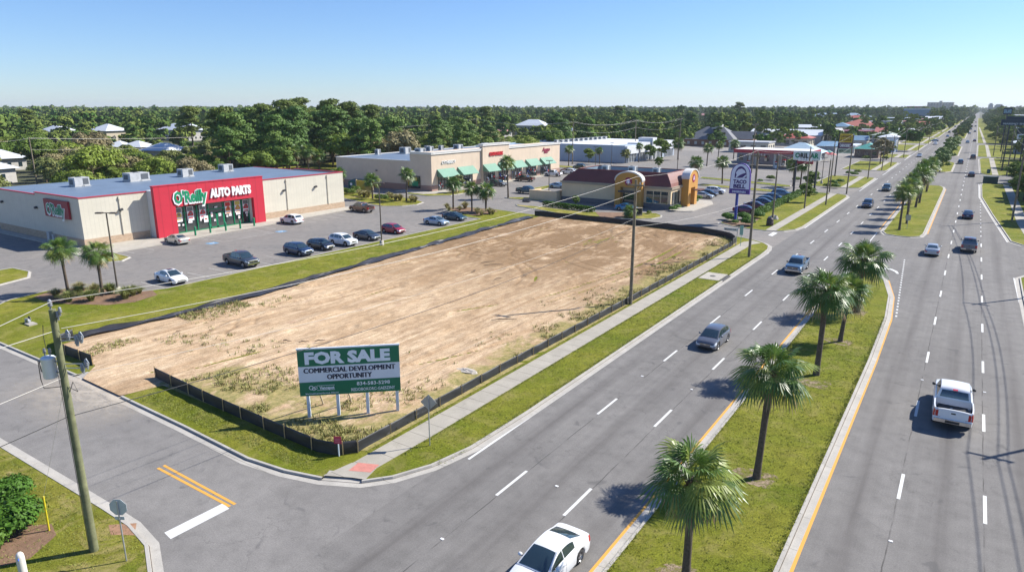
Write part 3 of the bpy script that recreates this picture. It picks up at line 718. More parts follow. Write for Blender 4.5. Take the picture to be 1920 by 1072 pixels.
    for k in range(3):
        z=gz0+(gz1-gz0)*(k+1)/4; q.box(fx+.018,-gw,z-.01,fx+.03,gw,z+.01,1)
    q.box(fx-.02,-h*.62,sill+.09,fx+.012,h*.62,sill+.2,0); q.obox((fx+.035,0,(gz0+gz1)/2),(.02,.16,.09),0,1)
    q.build('grille',[TRIM,CHROME],root,linked=False)
    q=MB(); zp=S['plate']; q.box(bx-.022,-.17,zp-.07,bx+.01,.17,zp+.07,0)
    for k in range(6): q.box(bx-.026,-.13+k*.045,zp-.03,bx-.022,-.105+k*.045,zp+.03,1)
    q.build('number_plate',[PLATE,TRIM],root,linked=False)
    if bed:
        q=MB(); q.box(bx-.12,-h*.90,.50,bx+.02,h*.90,.70,0); q.box(bx-.125,-.35,.52,bx-.02,.35,.66,1); q.build('rear_bumper',[CHROME,TRIM],root,linked=False)
        q=MB(); q.box(fx-.04,-h*.86,.48,fx+.08,h*.86,.66,0); q.build('front_bumper',[CHROME],root,linked=False)
        q=MB(); q.box(bx-.012,-h*.72,.80,bx+.01,h*.72,1.16,0); q.box(bx-.02,-.11,1.03,bx-.005,.11,1.11,1); q.build('tailgate',[PB,TRIM],root,linked=False)
        q=MB(); xx,zz=cab[-2][0],0; q.box(-.20+cab[3][0]*0+S['rs'][0]-.06,-.12,zr-.05,S['rs'][0]-.03,.12,zr-.02,0); q.build('brake_lamp',[RED],root,linked=False)
    return root
SEDAN=vehicle(dict(name='sedan_car',L=4.8,W=1.84,r=.335,sill=.2,axles=(1.42,-1.36),top=[(2.4,.60),(2.33,.70),(2.0,.79),(1.05,.96),(-1.5,1.0),(-2.15,1.02),(-2.36,.98),(-2.4,.80)],
  cab=[(1.30,.93),(.45,1.36),(.0,1.45),(-.55,1.45),(-1.0,1.36),(-1.95,1.02)],roofw=.60,ws=(1.2,.35),rs=(-.95,-1.78),windows=[(1.05,-.02),(-.08,-.98)],seams=[.95,-.05,-1.05],mirror=.78,handles=[.1,-.9],grille=(.46,.62,.48),plate=.72,lampk=(3.3,4.7)))
SEDANSR=vehicle(dict(name='sedan_car',L=4.7,W=1.82,r=.335,sill=.2,axles=(1.40,-1.32),top=[(2.35,.60),(2.28,.70),(1.95,.79),(1.05,.96),(-1.5,1.0),(-2.1,1.02),(-2.3,.98),(-2.35,.80)],
  cab=[(1.30,.93),(.45,1.38),(.0,1.47),(-.55,1.47),(-1.0,1.38),(-1.9,1.02)],roofw=.60,ws=(1.2,.35),rs=(-.95,-1.75),sunroof=(.12,-.45),windows=[(1.05,-.02),(-.08,-.98)],seams=[.95,-.05,-1.05],mirror=.78,handles=[.1,-.9],grille=(.46,.62,.48),plate=.72,lampk=(3.3,4.7)))
HATCH=vehicle(dict(name='hatchback_car',L=4.35,W=1.82,r=.33,sill=.2,axles=(1.32,-1.28),top=[(2.17,.62),(2.10,.74),(1.8,.86),(1.0,1.02),(-1.6,1.06),(-2.0,1.06),(-2.14,.98),(-2.17,.80)],
  cab=[(1.32,.97),(.50,1.44),(.05,1.54),(-.8,1.54),(-1.55,1.46),(-2.0,1.06)],roofw=.62,ws=(1.25,.42),rs=(-1.6,-1.92),windows=[(1.1,.0),(-.07,-.95),(-1.05,-1.62)],seams=[.95,-.03,-1.0],mirror=.82,handles=[.12,-.85],grille=(.50,.66,.45),plate=.8,lampk=(3.2,4.7)))
SUV=vehicle(dict(name='suv_car',L=4.7,W=1.9,r=.37,sill=.26,axles=(1.42,-1.34),top=[(2.35,.78),(2.28,.92),(1.95,1.0),(1.0,1.10),(-1.6,1.14),(-2.2,1.14),(-2.32,1.08),(-2.35,.9)],
  cab=[(1.25,1.06),(.55,1.56),(.1,1.68),(-.9,1.70),(-1.8,1.63),(-2.22,1.15)],roofw=.66,ws=(1.18,.46),rs=(-1.8,-2.15),windows=[(1.05,-.0),(-.07,-1.0),(-1.1,-1.85)],seams=[.95,-.03,-1.05],mirror=.82,handles=[.12,-.9],grille=(.62,.82,.5),plate=.86,lampk=(3.2,4.7)))
PICKUP=vehicle(dict(name='pickup_truck',L=5.7,W=2.0,r=.41,sill=.34,axles=(1.85,-1.75),top=[(2.85,.92),(2.80,1.05),(2.5,1.13),(1.4,1.20),(-.98,1.22),(-1.02,1.26),(-2.8,1.26),(-2.85,1.24)],
  cab=[(1.55,1.15),(.95,1.72),(.5,1.86),(-.3,1.88),(-.86,1.80),(-1.0,1.20)],roofw=.70,ws=(1.48,.86),rs=(-.88,-.98),windows=[(1.35,.25),(.18,-.72)],seams=[1.3,.2,-.8],mirror=1.12,handles=[.35,-.62],grille=(.74,1.0,.62),plate=.60,lampk=(3.3,4.7),tailk=(2.4,4.2),bed=(-1.08,-2.76,.62)))
FARPARTS={'body','windshield','rear_window','side_window','wheel','taillight','headlight'}
VERYFAR={'body','windshield','rear_window','wheel'}
COL=dict(white=(.75,.76,.77),silver=(.42,.46,.50),lightblue=(.32,.42,.50),grey=(.13,.14,.17),darkgrey=(.05,.06,.075),black=(.015,.018,.025),navy=(.015,.035,.09),teal=(.015,.06,.085),blue=(.03,.10,.22),steelblue=(.09,.17,.26),
 red=(.30,.012,.03),maroon=(.09,.012,.025),purple=(.12,.015,.06),brown=(.10,.05,.04),green=(.02,.06,.035),beige=(.55,.53,.47),aqua=(.03,.18,.35),tan=(.35,.31,.25))
def car(proto,x,y,deg,colr,label,cat,group=None,level=0):
    """deg: heading of the nose measured from +X"""
    c=copy_tree(proto,None,paint(colr,COL[colr],.0 if colr in('white','black','red') else .35),FARPARTS if level==1 else (VERYFAR if level==2 else None),proto.name.split('.')[0])
    c.location=(x,y,.012); c.rotation_euler=(0,0,R(deg)); tag(c,label,cat,group); return c
gL='cars driving towards the viewer on the left carriageway'; gR='cars driving away on the right carriageway'
gP='cars parked along the kerb in front of the red-fronted store'; gS='cars in the strip mall lot'; gT='cars parked at the fast food restaurant'
car(SEDAN,-13.15,22.75,-91,'white','white sedan in the inner lane at the very bottom of the view','car',gL)
car(HATCH,-16.6,57.0,-91,'grey','grey hatchback driving alone in the middle lane beside the palm median','car',gL)
car(PICKUP,-16.5,90.6,-90,'steelblue','blue pickup truck with chrome grille approaching beside the far palms of the near median','pickup truck',gL)
car(SUV,-16.6,159.5,-90,'navy','dark blue car in the middle lane, third in line beyond the pickup truck','car',gL)
car(SUV,-16.5,194.5,-90,'teal','dark teal car just behind the dark blue car, near the far driveway','car',gL,0)
car(SEDAN,-18.3,340.5,-90,'silver','silver car passing the second tree group of the median','car',gL,1)
car(SUV,-17.8,459.5,-90,'white','white suv far up the left carriageway','car',gL,1)
car(SEDAN,-20.4,505,-150,'lightblue','pale blue car turning out of a side road far up the left carriageway','car',gL,1)
car(SEDAN,-16.2,592,-90,'blue','small blue car far away beside the dark median oaks','car',gL,2)
car(PICKUP,-17.9,682,-90,'darkgrey','small dark truck following behind the small blue car','pickup truck',gL,2)
car(SUV,-19,900,-90,'grey','tiny dark car near the far end of the left carriageway','car',gL,2)
car(SUV,-19,1180,-90,'black','farthest tiny car on the left carriageway','car',gL,2)
wt=car(PICKUP,1.25,52.0,91.5,'white','white pickup truck with an open bed driving away in the right carriageway','pickup truck',gR); wt.scale=(1.13,1.13,1.13)
car(SEDAN,-2.75,112.2,91,'silver','silver sedan in the inner right-hand lane beside the turn arrow','car',gR)
car(PICKUP,1.55,118.2,90,'grey','grey pickup truck right of the silver sedan','pickup truck',gR)
car(SEDAN,1.0,154,90,'navy','dark navy sedan driving away beyond the grey pickup truck','car',gR)
car(SEDAN,.85,250.5,90,'black','black car passing the far side road opening','car',gR,1)
car(SUV,-3.0,306.5,90,'steelblue','steel blue car in the inner lane just before the median trees','car',gR,1)
car(PICKUP,.7,338,90,'darkgrey','dark truck ahead of the black car in the middle lane','pickup truck',gR,1)
for x,y,c_,t in ((-2.9,490,'lightblue','light blue car far up the right carriageway, left one of a pair'),(.4,516,'maroon','maroon car far up the right carriageway, right one of a pair'),(-3.6,662,'silver','silver far car level with a dark one beside the median oaks'),(-.3,724,'black','black far car to the right of the silver far car'),
  (-3.7,800,'darkgrey','far dark car right behind the silver far car'),(-.6,930,'grey','tiny grey car past the median oaks'),(-4,960,'brown','tiny brown car past the median oaks'),(-1.2,1200,'red','tiny red car near the far end of the right carriageway'),(-4.4,1330,'black','farthest tiny dark car on the right carriageway')):
    car(SUV if y%4 else SEDAN,x,y,90,c_,t,'car',gR,2)
car(SEDANSR,-77.3,43.3,-2,'white','white sedan with a sunroof parked by itself nearest the pair of palms','car',gP)
car(PICKUP,-78.2,53.5,-3,'darkgrey','dark grey pickup truck parked between the white sedan and the row of cars','pickup truck',gP)
car(SUV,-77.4,62.2,-2,'navy','dark blue suv with a chrome badge, first of the row of cars','car',gP)
car(HATCH,-77.8,66.6,0,'black','black hatchback between the dark blue suv and the white suv','car',gP)
car(SUV,-77.4,70.6,0,'white','white suv with a dark roof in the parked row, beside the black hatchback','car',gP)
car(SEDAN,-77.7,75.9,-1,'darkgrey','dark grey sedan parked behind the lamp post','car',gP)
car(HATCH,-78.2,82.4,-2,'red','bright red hatchback parked by the lot kerb','car',gP)
car(SEDAN,-77.6,92.8,0,'lightblue','light blue sedan parked near the three palms','car',gP)
car(SEDAN,-78.2,98.8,0,'teal','dark teal sedan parked beside the light blue sedan next to the shrubs','car',gP)
car(SEDAN,-99.5,57.4,177,'beige','pale beige sedan parked by the left leg of the red entrance frame','car')
car(SUV,-100.0,79.4,178,'white','white suv parked against the store walk right of the green posts','car')
car(PICKUP,-100.0,96.6,177,'brown','dark brown pickup truck parked near the right end of the red-fronted store','pickup truck')
car(SUV,-103.6,149.8,0,'darkgrey','dark suv parked below the first green awnings','car',gS)
car(PICKUP,-104.2,164.0,182,'brown','brown pickup truck parked in front of the strip mall','pickup truck',gS)
car(PICKUP,-88.4,140.2,0,'teal','dark teal pickup truck driving across the strip mall lot','pickup truck',gS)
car(SEDAN,-88.0,154.5,0,'lightblue','grey blue car half hidden by the enclosure wall','car',gS)
car(PICKUP,-105.2,181.5,180,'white','white pickup truck parked below the right end of the strip mall','pickup truck',gS)
car(SUV,-104.8,190.5,180,'white','white suv parked past the right end of the strip mall','car',gS)
car(SEDAN,-108.5,196,180,'maroon','maroon car in front of the right end wall of the strip mall','car',gS)
car(HATCH,-111.8,210.5,180,'green','dark green car parked alone beyond the strip mall','car',gS)
car(SEDAN,-56.5,127.3,0,'aqua','bright blue car in the drive-through lane behind the hedge','car',gT)
car(SEDAN,-50.1,155.2,0,'silver','silver sedan parked beside the orange entrance arch','car',gT)
car(SEDAN,-50.6,160.2,0,'black','black car between the silver sedan and the white suv','car',gT)
car(SUV,-50.4,165.2,0,'white','white suv third from the orange entrance arch','car',gT)
for y,c_,t,p in ((137.6,'purple','dark purple sedan nearest the pole sign',SEDAN),(144.8,'maroon','maroon car next to the purple sedan behind the hedge',SEDAN),(151.2,'navy','navy sedan in the middle of the row behind the hedge',SEDAN),(154.6,'teal','dark teal car in the middle of the row behind the hedge',HATCH),(160.5,'blue','deep blue car near the far end of the row behind the hedge',HATCH),(168.2,'steelblue','steel blue suv at the far end of the row behind the hedge',SUV)):
    car(p,-35.7,y,0,c_,t,'car',gT,1)
q=MB(); q.obox((0,0,.12),(.5,.35,.24),.4,0); q.obox((.1,.25,.08),(.6,.25,.14),-.5,0); q.lathe([(.0,.3),(.14,.26),(.17,.1),(.15,0)],(-.25,.0,0),9,0)
o=q.build('cargo_bag',M('grey_white_tarp',(.45,.47,.5),.7,0,.3,4),loc=(1.45,50.3,.72)); tag(o,'crumpled pale grey tarp bundle lying in the white pickup truck bed','bag')
q=MB(); q.box(-.35,-.2,0,.35,.2,.18); o=q.build('tool_case',M('tan_case',(.45,.38,.3),.7,0,.2,4),loc=(.75,50.0,.72)); tag(o,'low tan case lying in the white pickup truck bed','case')
# ================================================================ vegetation
npr=np.random.default_rng(5)
def mat_leaf(name,a,b,dark=None,rough=.6,trans=.0,tintamt=1.0):
    s=NB(name); oi=s.n('ShaderNodeObjectInfo'); at=s.n('ShaderNodeAttribute',attribute_name='tint')
    f=s.math('FRACT',s.math('ADD',oi.outputs['Random'],s.math('MULTIPLY',at.outputs['Fac'],1.0)))
    c=s.ramp(f,[(0,a),(.5,tuple((x+y)/2 for x,y in zip(a,b))),(1,b)])
    n=s.noise(1.6,4,.75); c=s.mix(.85,c,s.ramp(n,[(.3,.26),(.7,.76)]),'OVERLAY')
    s.done(c,rough); s.b.inputs['Specular IOR Level'].default_value=.25
    if trans:
        tr=s.n('ShaderNodeBsdfTranslucent'); s.con(c,tr.inputs[0]); mx=s.n('ShaderNodeMixShader'); mx.inputs[0].default_value=trans
        s.L.new(s.b.outputs[0],mx.inputs[1]); s.L.new(tr.outputs[0],mx.inputs[2]); s.L.new(mx.outputs[0],s.N['Material Output'].inputs[0])
    return s.mat
L_OAK=mat_leaf('oak_leaves',(.105,.175,.026),(.20,.26,.042),trans=.3)
L_OLIVE=mat_leaf('olive_leaves',(.15,.18,.05),(.24,.25,.075),trans=.1)
L_BROWN=mat_leaf('autumn_leaves',(.22,.185,.09),(.27,.24,.11),trans=.1)
L_PINE=mat_leaf('pine_needles',(.08,.155,.032),(.145,.22,.040),trans=.1)
L_LIME=mat_leaf('bright_leaves',(.19,.26,.035),(.24,.29,.045),trans=.2)
L_BUSH=mat_leaf('bush_leaves',(.065,.15,.015),(.10,.19,.022),trans=.15)
L_FAR=mat_leaf('far_leaves',(.07,.135,.035),(.18,.215,.055),rough=1.0); L_FAR.node_tree.nodes['Principled BSDF'].inputs['Specular IOR Level'].default_value=0
PALM_L=mat_leaf('palm_leaf',(.070,.145,.026),(.105,.18,.034),rough=.42,trans=.25); PALM_Y=mat_leaf('palm_leaf_sunny',(.20,.27,.055),(.25,.30,.07),rough=.38,trans=.28); PALM_D=M('dead_frond',(.30,.21,.11),.8,0,.2,4)  # sunny copy: sunlit yellow painted into the leaf colour of random fronds
PALM_L.node_tree.nodes['Principled BSDF'].inputs['Specular IOR Level'].default_value=.6
BARK=M('bark',(.13,.095,.065),.95,0,.35,4,.5); PBARK=M('palm_bark',(.11,.085,.062),.95,0,.4,6,.8); BOOT=M('palm_boots',(.24,.17,.11),.9,0,.3,6,.5)
def quads(C,Nr,S,asp=1.0,rng=npr):
    """leaf-sized diamond faces: centres C, normals Nr, sizes S"""
    n=len(C); Nr=Nr/np.linalg.norm(Nr,axis=1,keepdims=True)
    t=rng.normal(size=(n,3)); t-=Nr*np.sum(t*Nr,1,keepdims=True); t/=np.linalg.norm(t,axis=1,keepdims=True); b=np.cross(Nr,t)
    S=np.broadcast_to(np.asarray(S),(n,)).reshape(-1,1)
    V=np.stack([C-t*S,C-b*S*.55*asp+t*S*.1,C+t*S,C+b*S*.55*asp-t*S*.1],1).reshape(-1,3)
    return V,np.arange(4*n).reshape(n,4)
def clump(c,rx,rz,n,rng):
    d=rng.normal(size=(n,3)); d/=np.linalg.norm(d,axis=1,keepdims=True); d[:,2]=np.where(d[:,2]<-.25,-d[:,2]*.7,d[:,2])
    r=(rng.random(n)**.30)[:,None]*(.88+.2*rng.random((n,1)))
    P=np.array(c)+d*r*np.array([rx,rx,rz]); N=d+rng.normal(size=(n,3))*.33+np.array([0,0,.15]); return P,N
def crown_arrays(H,Rx,zc,Rz,nc,nl,ls,rng,kind='oak'):
    P=[];N=[]
    cs=[]
    for i in range(nc):
        if kind=='pine':
            a=rng.random()*2*PI; zz=rng.random(); rr=Rx*(.25+.75*(1-zz)**.6)*rng.random()**.5; c=(rr*math.cos(a),rr*math.sin(a),zc-Rz+2*Rz*zz); cr=Rx*(.34+.2*rng.random()); cz=cr*.55
        else:
            v=rng.normal(size=3); v/=np.linalg.norm(v); v[2]=abs(v[2]) if rng.random()<.72 else v[2]
            k=.45+.38*rng.random(); c=(v[0]*Rx*k,v[1]*Rx*k,zc+v[2]*Rz*k); cr=Rx*(.24+.2*rng.random()); cz=cr*.8
        cs.append(c); p,n=clump(c,cr,cz,nl,rng); P.append(p);N.append(n)
    P=np.concatenate(P);N=np.concatenate(N); S=ls*(.6+.8*rng.random(len(P)))
    V,F=quads(P,N,S,1.3,rng); return V,F,cs
def tree_proto(name,H,Rx,zc,Rz,nc,nl,ls,mat,seed,kind='oak',tr=.25,limbs=6):
    rng=np.random.default_rng(seed); V,F,cs=crown_arrays(H,Rx,zc,Rz,nc,nl,ls,rng,kind)
    root=empty(name,linked=False); o=D.objects.new('crown',bigmesh('crown',V,F,mat)); parent(o,root)
    b=MB(); zt=zc+(Rz*.7 if kind=='pine' else 0); lean=rng.normal(size=2)*.35
    tp=[(lean[0]*t*t,lean[1]*t*t,zt*t) for t in (0,.25,.5,.75,1)]; b.tube(tp,[tr*1.25,tr,tr*.8,tr*.6,tr*.25],7,0)
    for c in cs[:limbs]:
        z0=min(c[2]-.5,zt*.95)*.8+.1*zt if kind!='pine' else c[2]-.6; t=max(0,min(1,z0/zt)); s0=(lean[0]*t*t,lean[1]*t*t,z0)
        mid=((s0[0]+c[0])/2,(s0[1]+c[1])/2,(z0+c[2])/2+.3); b.tube([s0,mid,c],[tr*.38,tr*.25,tr*.08],5,0)
    b.build('trunk',BARK,root,linked=False); return root
OAKS=[tree_proto('oak_tree',0,5.0+.5*i,4.6+.5*i,4.0+.2*i,26,210,.34,m_,40+i) for i,m_ in enumerate((L_OAK,L_OLIVE,L_OAK,L_BROWN,L_OLIVE,L_LIME))]
PINES=[tree_proto('pine_tree',0,4.6+.3*i,11.5+i,5.0,26,190,.31,L_PINE,60+i,'pine',.26,12) for i in range(3)]
UMBR=tree_proto('pine_tree',0,5.2,15.6,4.2,30,190,.32,mat_leaf('tall_pine_needles',(.10,.14,.02),(.13,.17,.03),trans=.15),77,'pine',.32,16)
MEDOAK=[tree_proto('live_oak_tree',0,3.4,3.9,2.7,26,120,.28,L_PINE,80+i,'oak',.18) for i in range(2)]
SMALL=[tree_proto('small_tree',0,1.7,2.5,2.0,30,110,.15,m_,85+i,'oak',.09,4) for i,m_ in enumerate((L_OAK,L_OLIVE,L_BROWN))]
def put(proto,x,y,s=1,rz=None,z=0.1,label=None,cat='tree',group=None,sz=None):
    c=copy_tree(proto,None,None,None,proto.name.split('.')[0]); c.location=(x,y,z); c.rotation_euler=(0,0,rnd.uniform(0,6.28) if rz is None else rz)
    c.scale=(s,s,sz or s); tag(c,label,cat,group); return c
# ---------------------------------------------------------------- palms
def palm_proto(seed,ht=6.0,nf=48,Rf=1.2,pet=1.0,detail=22):
    rng=random.Random(seed); root=empty('palm_tree',linked=False); L=MB(); B=MB()
    # trunk with a slight lean, boots under the crown
    ln=(rng.uniform(-.18,.18),rng.uniform(-.18,.18))
    tp=[(ln[0]*(t**2),ln[1]*(t**2),ht*t) for t in [i/10 for i in range(11)]]
    B.tube(tp,[.235,.20,.185,.18,.175,.175,.18,.185,.20,.23,.17],12,0)
    tx,ty=ln
    for k in range(46):
        a=k*2.399; z=ht-.15-.9*(k/46); r0=.17
        p0=Vector((tx+r0*math.cos(a),ty+r0*math.sin(a),z-.1)); p1=Vector((tx+(r0+.16)*math.cos(a),ty+(r0+.16)*math.sin(a),z+.16))
        B.tube([p0,p1],[.055,.03],4,1,True,False)
    B.build('trunk',[PBARK,BOOT],root,linked=False)
    C=Vector((tx,ty,ht-.05))
    for k in range(nf):
        az=k*2.39996+rng.uniform(-.55,.55); q=(k+.5)/nf
        el=R(82-125*q**.92+rng.uniform(-11,11)); pl=pet*rng.uniform(.7,1.25)*(.8+.35*math.sin(PI*min(1,q*1.1)))
        dead=q>.9
        h=Vector((math.cos(az),math.sin(az),0)); up=Vector((0,0,1))
        d=h*math.cos(el)+up*math.sin(el)
        droop=.10+.25*q
        pts=[C+h*.08, C+d*pl*.5, C+d*pl-up*droop*pl*.35]
        mi=2 if dead else (1 if rng.random()<.24 else 0)
        L.tube(pts,[.022,.018,.014],4,mi,False)
        tip=pts[-1]; dd=(pts[2]-pts[1]).normalized(); dd=(dd-up*.18).normalized()
        side=dd.cross(up); 
        if side.length<.05: side=Vector((math.sin(az),-math.cos(az),0))
        side.normalize(); nrm=side.cross(dd).normalized()
        rollv=rng.uniform(-.5,.5); side=(side*math.cos(rollv)+nrm*math.sin(rollv)).normalized(); nrm=side.cross(dd).normalized()
        rf=Rf*rng.uniform(.85,1.12); nl=detail; A=R(118)
        for j in range(nl):
            f0=-A+2*A*j/nl; f1=-A+2*A*(j+1)/nl; fm=(f0+f1)/2; ln_=rf*(.70+.30*math.cos(fm))*rng.uniform(.88,1.06)
            def dirv(f): 
                return (dd*math.cos(f)+side*math.sin(f)+nrm*(-.30*abs(math.sin(f))+.14)).normalized()
            def at(f,r,dz): return tip+dirv(f)*r-up*dz
            ri=ln_*.45; g=(.5 if j%2 else -.2)*.03
            a0=tip+dirv(fm)*.03; m0=at(f0+.02,ri,.04*ri); m1=at(f1-.02,ri,.04*ri)+nrm*g
            w=(f1-f0)*.34; k0=at(fm-w*.6,ln_*.76,.15*ln_*(1+q)); k1=at(fm+w*.6,ln_*.76,.15*ln_*(1+q))
            t1=at(fm,ln_,(.30+.26*q)*ln_*rng.uniform(.7,1.3))
            L.add([a0,m0,m1,k1,k0,t1],[(0,1,2),(1,4,3,2),(4,5,3)],mi)
    L.build('crown',[PALM_L,PALM_Y,PALM_D],root,linked=False); return root
PALMS=[palm_proto(11,6.0),palm_proto(12,6.3,50),palm_proto(13,5.8,44),palm_proto(14,6.1,48)]
PALML=[palm_proto(21,5.2,46,1.2,1.0,13),palm_proto(22,5.6,48,1.2,1.0,13)]
def palm(base,h,label,group,sc_=1,near=False,i=0,z=.12,xy=None,lean=0):
    sc_=sc_ if near else sc_*1.15
    p=(PALMS if near else PALML)[i%(4 if near else 2)]; hh=[6.0,6.3,5.8,6.1][i%4] if near else [5.2,5.6][i%2]
    x,y=xy or G(*base); o=put(p,x,y,sc_,None,z,label,'palm tree',group,sz=1); o.scale=(sc_,sc_,h/hh*1.0 if False else sc_*1.0)
    # stretch the trunk alone so the crown keeps its shape
    for ch in o.children:
        n=ch.name.split('.')[0]
        if n=='trunk': ch.scale=(1,1,(h/sc_)/hh)
        else: ch.location=(0,0,h/sc_-hh)
    o.rotation_euler[0]=rnd.uniform(-.05,.05); o.rotation_euler[1]=rnd.uniform(-.05,.05)
    if lean: o.rotation_euler=(-lean*.55,lean*.83,0)
    return o
gm='sabal palms of the near grass median'
palm((1285,1090),HT((1285,1090),(1303,900))[2],'sabal palm nearest the viewer, its crown hiding part of the yellow line at the bottom',gm,.98,True,0,lean=.001)
palm((1418,899),HT((1418,899),(1450,700))[2],'sabal palm second from the viewer on the median, behind the nearest crown',gm,1.0,True,1,lean=.04)
palm((1530,705),HT((1530,705),(1546,548))[2],'sabal palm third from the viewer, the left one of the close group of palms',gm,1.12,True,2,lean=.02)
palm((1575,642),HT((1575,642),(1588,545))[2],'sabal palm in the close group with a bare ring of soil round its trunk',gm,.95,True,3)
palm((1605,587),HT((1605,587),(1618,486))[2],'sabal palm farthest back in the close group, at the right beside the median tip',gm,1.22,True,1)
gm2='sabal palms in a line on the second median'
for k in range(10):
    y=131+k*8.2
    palm(None,6.4+.5*math.sin(k*2.1),'sabal palm in the line on the second median beyond the opening' ,gm2,.95,k<4,k,xy=(-8.4+.5*math.sin(k*1.7),y))
g3='pair of palms in the shrub bed of the store lot'
palm((128,548),4.9,'left palm of the pair in the shrub bed beside the lamp post',g3,.86,True,1)
palm((193,555),4.7,'right palm of the pair in the shrub bed, its crown against the lamp post',g3,.9,True,2)
g4='palms in the small bed at the far corner of the store lot'
palm((850,393),5.2,'left palm of the three at the far corner of the store lot',g4,.84,False,0)
palm((885,397),4.7,'middle palm of the three at the far corner of the store lot',g4,.76,False,1)
palm((911,398),4.3,'right palm of the three at the far corner of the store lot',g4,.92,False,0)
for b,h,s_,t in (((699,374),4.3,.9,'palm between the low shrubs in front of the yellow wall'),((762,378),6.0,.82,'tall palm among the tan shrubs before the side wall of the strip mall'),((953,372),8.2,.86,'tall palm standing alone in front of the strip mall lot'),
  ((636,366),5.0,.9,'palm at the rear right corner of the red-fronted store'),((1066,312),6.0,.8,'round palm past the right end of the strip mall'),((1124,308),5.0,.7,'small palm before the blue grey side wall'),((1197,305),6.2,.7,'slim palm before the shopfront of the blue grey building'),
  ((1302,352),6.5,.95,'palm right behind the orange entrance arch'),((1354,345),6.0,.9,'palm on the grass strip behind the pole sign'),((1325,312),6.5,.9,'palm left of the gas station canopy'),((1345,308),7.0,.75,'yellowish palm beside the gas station forecourt'),((1375,300),6.5,.9,'palm touching the left end of the gas station canopy'),((1271,300),6.5,1.25,'broad palm right of the blue grey shopfront'),
  ((1487,350),6.0,1.0,'palm below the green lettered sign'),((1500,352),6.0,.9,'palm right below the green lettered sign')):
    palm(b,h,t,None,s_,False,int(b[0]),z=.1)
for k,(px,py,h) in enumerate(((560,330,7.5),(545,328,6.5),(580,332,8),(600,330,6.5),(520,326,6))):
    palm((px,py),h,'yellow green palm in the thicket behind the right end of the red-fronted store','palms in the thicket behind the store',1.15,False,k,z=-.1)
# ---------------------------------------------------------------- shrubs
def bush_proto(name,rx,rz,n,ls,mat,seed,lump=7,flat=False):
    rng=np.random.default_rng(seed); root=None; P=[];N=[]
    for i in range(lump):
        a=rng.random()*6.28; rr=.45*rx*rng.random()**.5 if lump>1 else 0
        p,nn=clump((rr*math.cos(a),rr*math.sin(a),rz*(.45 if lump>1 else .5)),rx*(.62 if lump>1 else 1),rz*(.55 if lump>1 else .55),n//lump,rng); P.append(p);N.append(nn)
    P=np.concatenate(P); N=np.concatenate(N); P[:,2]=np.abs(P[:,2])+.02
    if flat: P[:,2]=np.minimum(P[:,2],rz)
    V,F=quads(P,N,ls*(.6+.8*rng.random(len(P))),1.2,rng); V[:,2]=np.maximum(V[:,2],.0)
    return D.objects.new(name,bigmesh(name,V,F,mat))
BUSH=[bush_proto('round_shrub',1,1.3,2600,.11,L_BUSH,90,1),bush_proto('round_shrub',1,1.1,2200,.12,L_OAK,91,6)]
L_TAN=mat_leaf('tan_grass_blades',(.33,.30,.12),(.40,.36,.17),trans=.2)
def grass_proto(seed,mat,n=420,h=1.1):
    rng=np.random.default_rng(seed); a=rng.random(n)*6.28; sp=rng.random(n)**.7; V=[];F=[]
    for i in range(n):
        d=np.array([math.cos(a[i]),math.sin(a[i]),0]); s_=np.array([-d[1],d[0],0])*.022; b0=d*.18*rng.random(); hh=h*(.7+.4*rng.random())
        m_=b0+d*sp[i]*.35*hh+np.array([0,0,hh*.65]); t_=b0+d*sp[i]*.95*hh+np.array([0,0,hh*(1-.45*sp[i])]); k=len(V)
        V+=[b0-s_,b0+s_,m_+s_,m_-s_,t_+s_*.2,t_-s_*.2]; F+=[(k,k+1,k+2,k+3),(k+3,k+2,k+4,k+5)]
    return D.objects.new('ornamental_grass',bigmesh('ornamental_grass',np.array(V),np.array(F),mat))
OGR=[grass_proto(5,L_TAN),grass_proto(6,mat_leaf('green_grass_blades',(.19,.23,.06),(.27,.28,.10),trans=.2))]
def shrub(pr,x,y,s,label,group,z=.12,sz=None,cat='shrub'):
    o=pr.copy(); link(o); o.location=(x,y,z); o.scale=(s,s,sz or s); o.rotation_euler=(0,0,rnd.uniform(0,6)); tag(o,label,cat,group); return o
for (px,py,s_,k) in ((106,560,.9,0),(130,568,1.05,1),(150,556,1.0,1),(172,566,1.1,1),(180,552,1.0,0),(208,552,1.05,1),(236,562,1.15,1),(250,556,1.0,1),(150,548,.95,0),(262,552,.7,1)):
    x,y=G(px,py); shrub(OGR[1] if k else OGR[0],x,y,s_*1.15,'clump of feathery shrub in the bed around the pair of palms','feathery clumps round the pair of palms',cat='ornamental grass')
for (px,py,s_) in ((838,392,.9),(872,392,1.2),(862,396,.8),(895,402,1.0),(903,405,.9),(918,402,1.0),(924,403,.8),(842,396,.7)):
    x,y=G(px,py); shrub(OGR[0],x,y,s_*1.2,'tan ornamental grass clump under the three palms','tan clumps under the three palms',cat='ornamental grass')
for (px,py,s_) in ((735,373,1.0),(742,376,1.1),(750,377,1.2),(730,371,1.0),(772,378,1.1),(778,380,1.1),(690,371,1.3),(675,368,1.2),(683,370,1.1)):
    x,y=G(px,py); shrub(OGR[0],x,y,s_*1.25,'tan ornamental grass clump on the lot island before the strip mall','tan clumps on the lot island',cat='ornamental grass')
for (px,py,s_) in ((636,363,1.2),(645,364,1.2),(654,365,1.2),(662,365,1.0),(667,362,1.4),(711,376,1.2),(720,377,1.2)):
    x,y=G(px,py); shrub(BUSH[1],x,y,s_,'dark green rounded shrub on the lot island before the strip mall','green shrubs on the lot island')
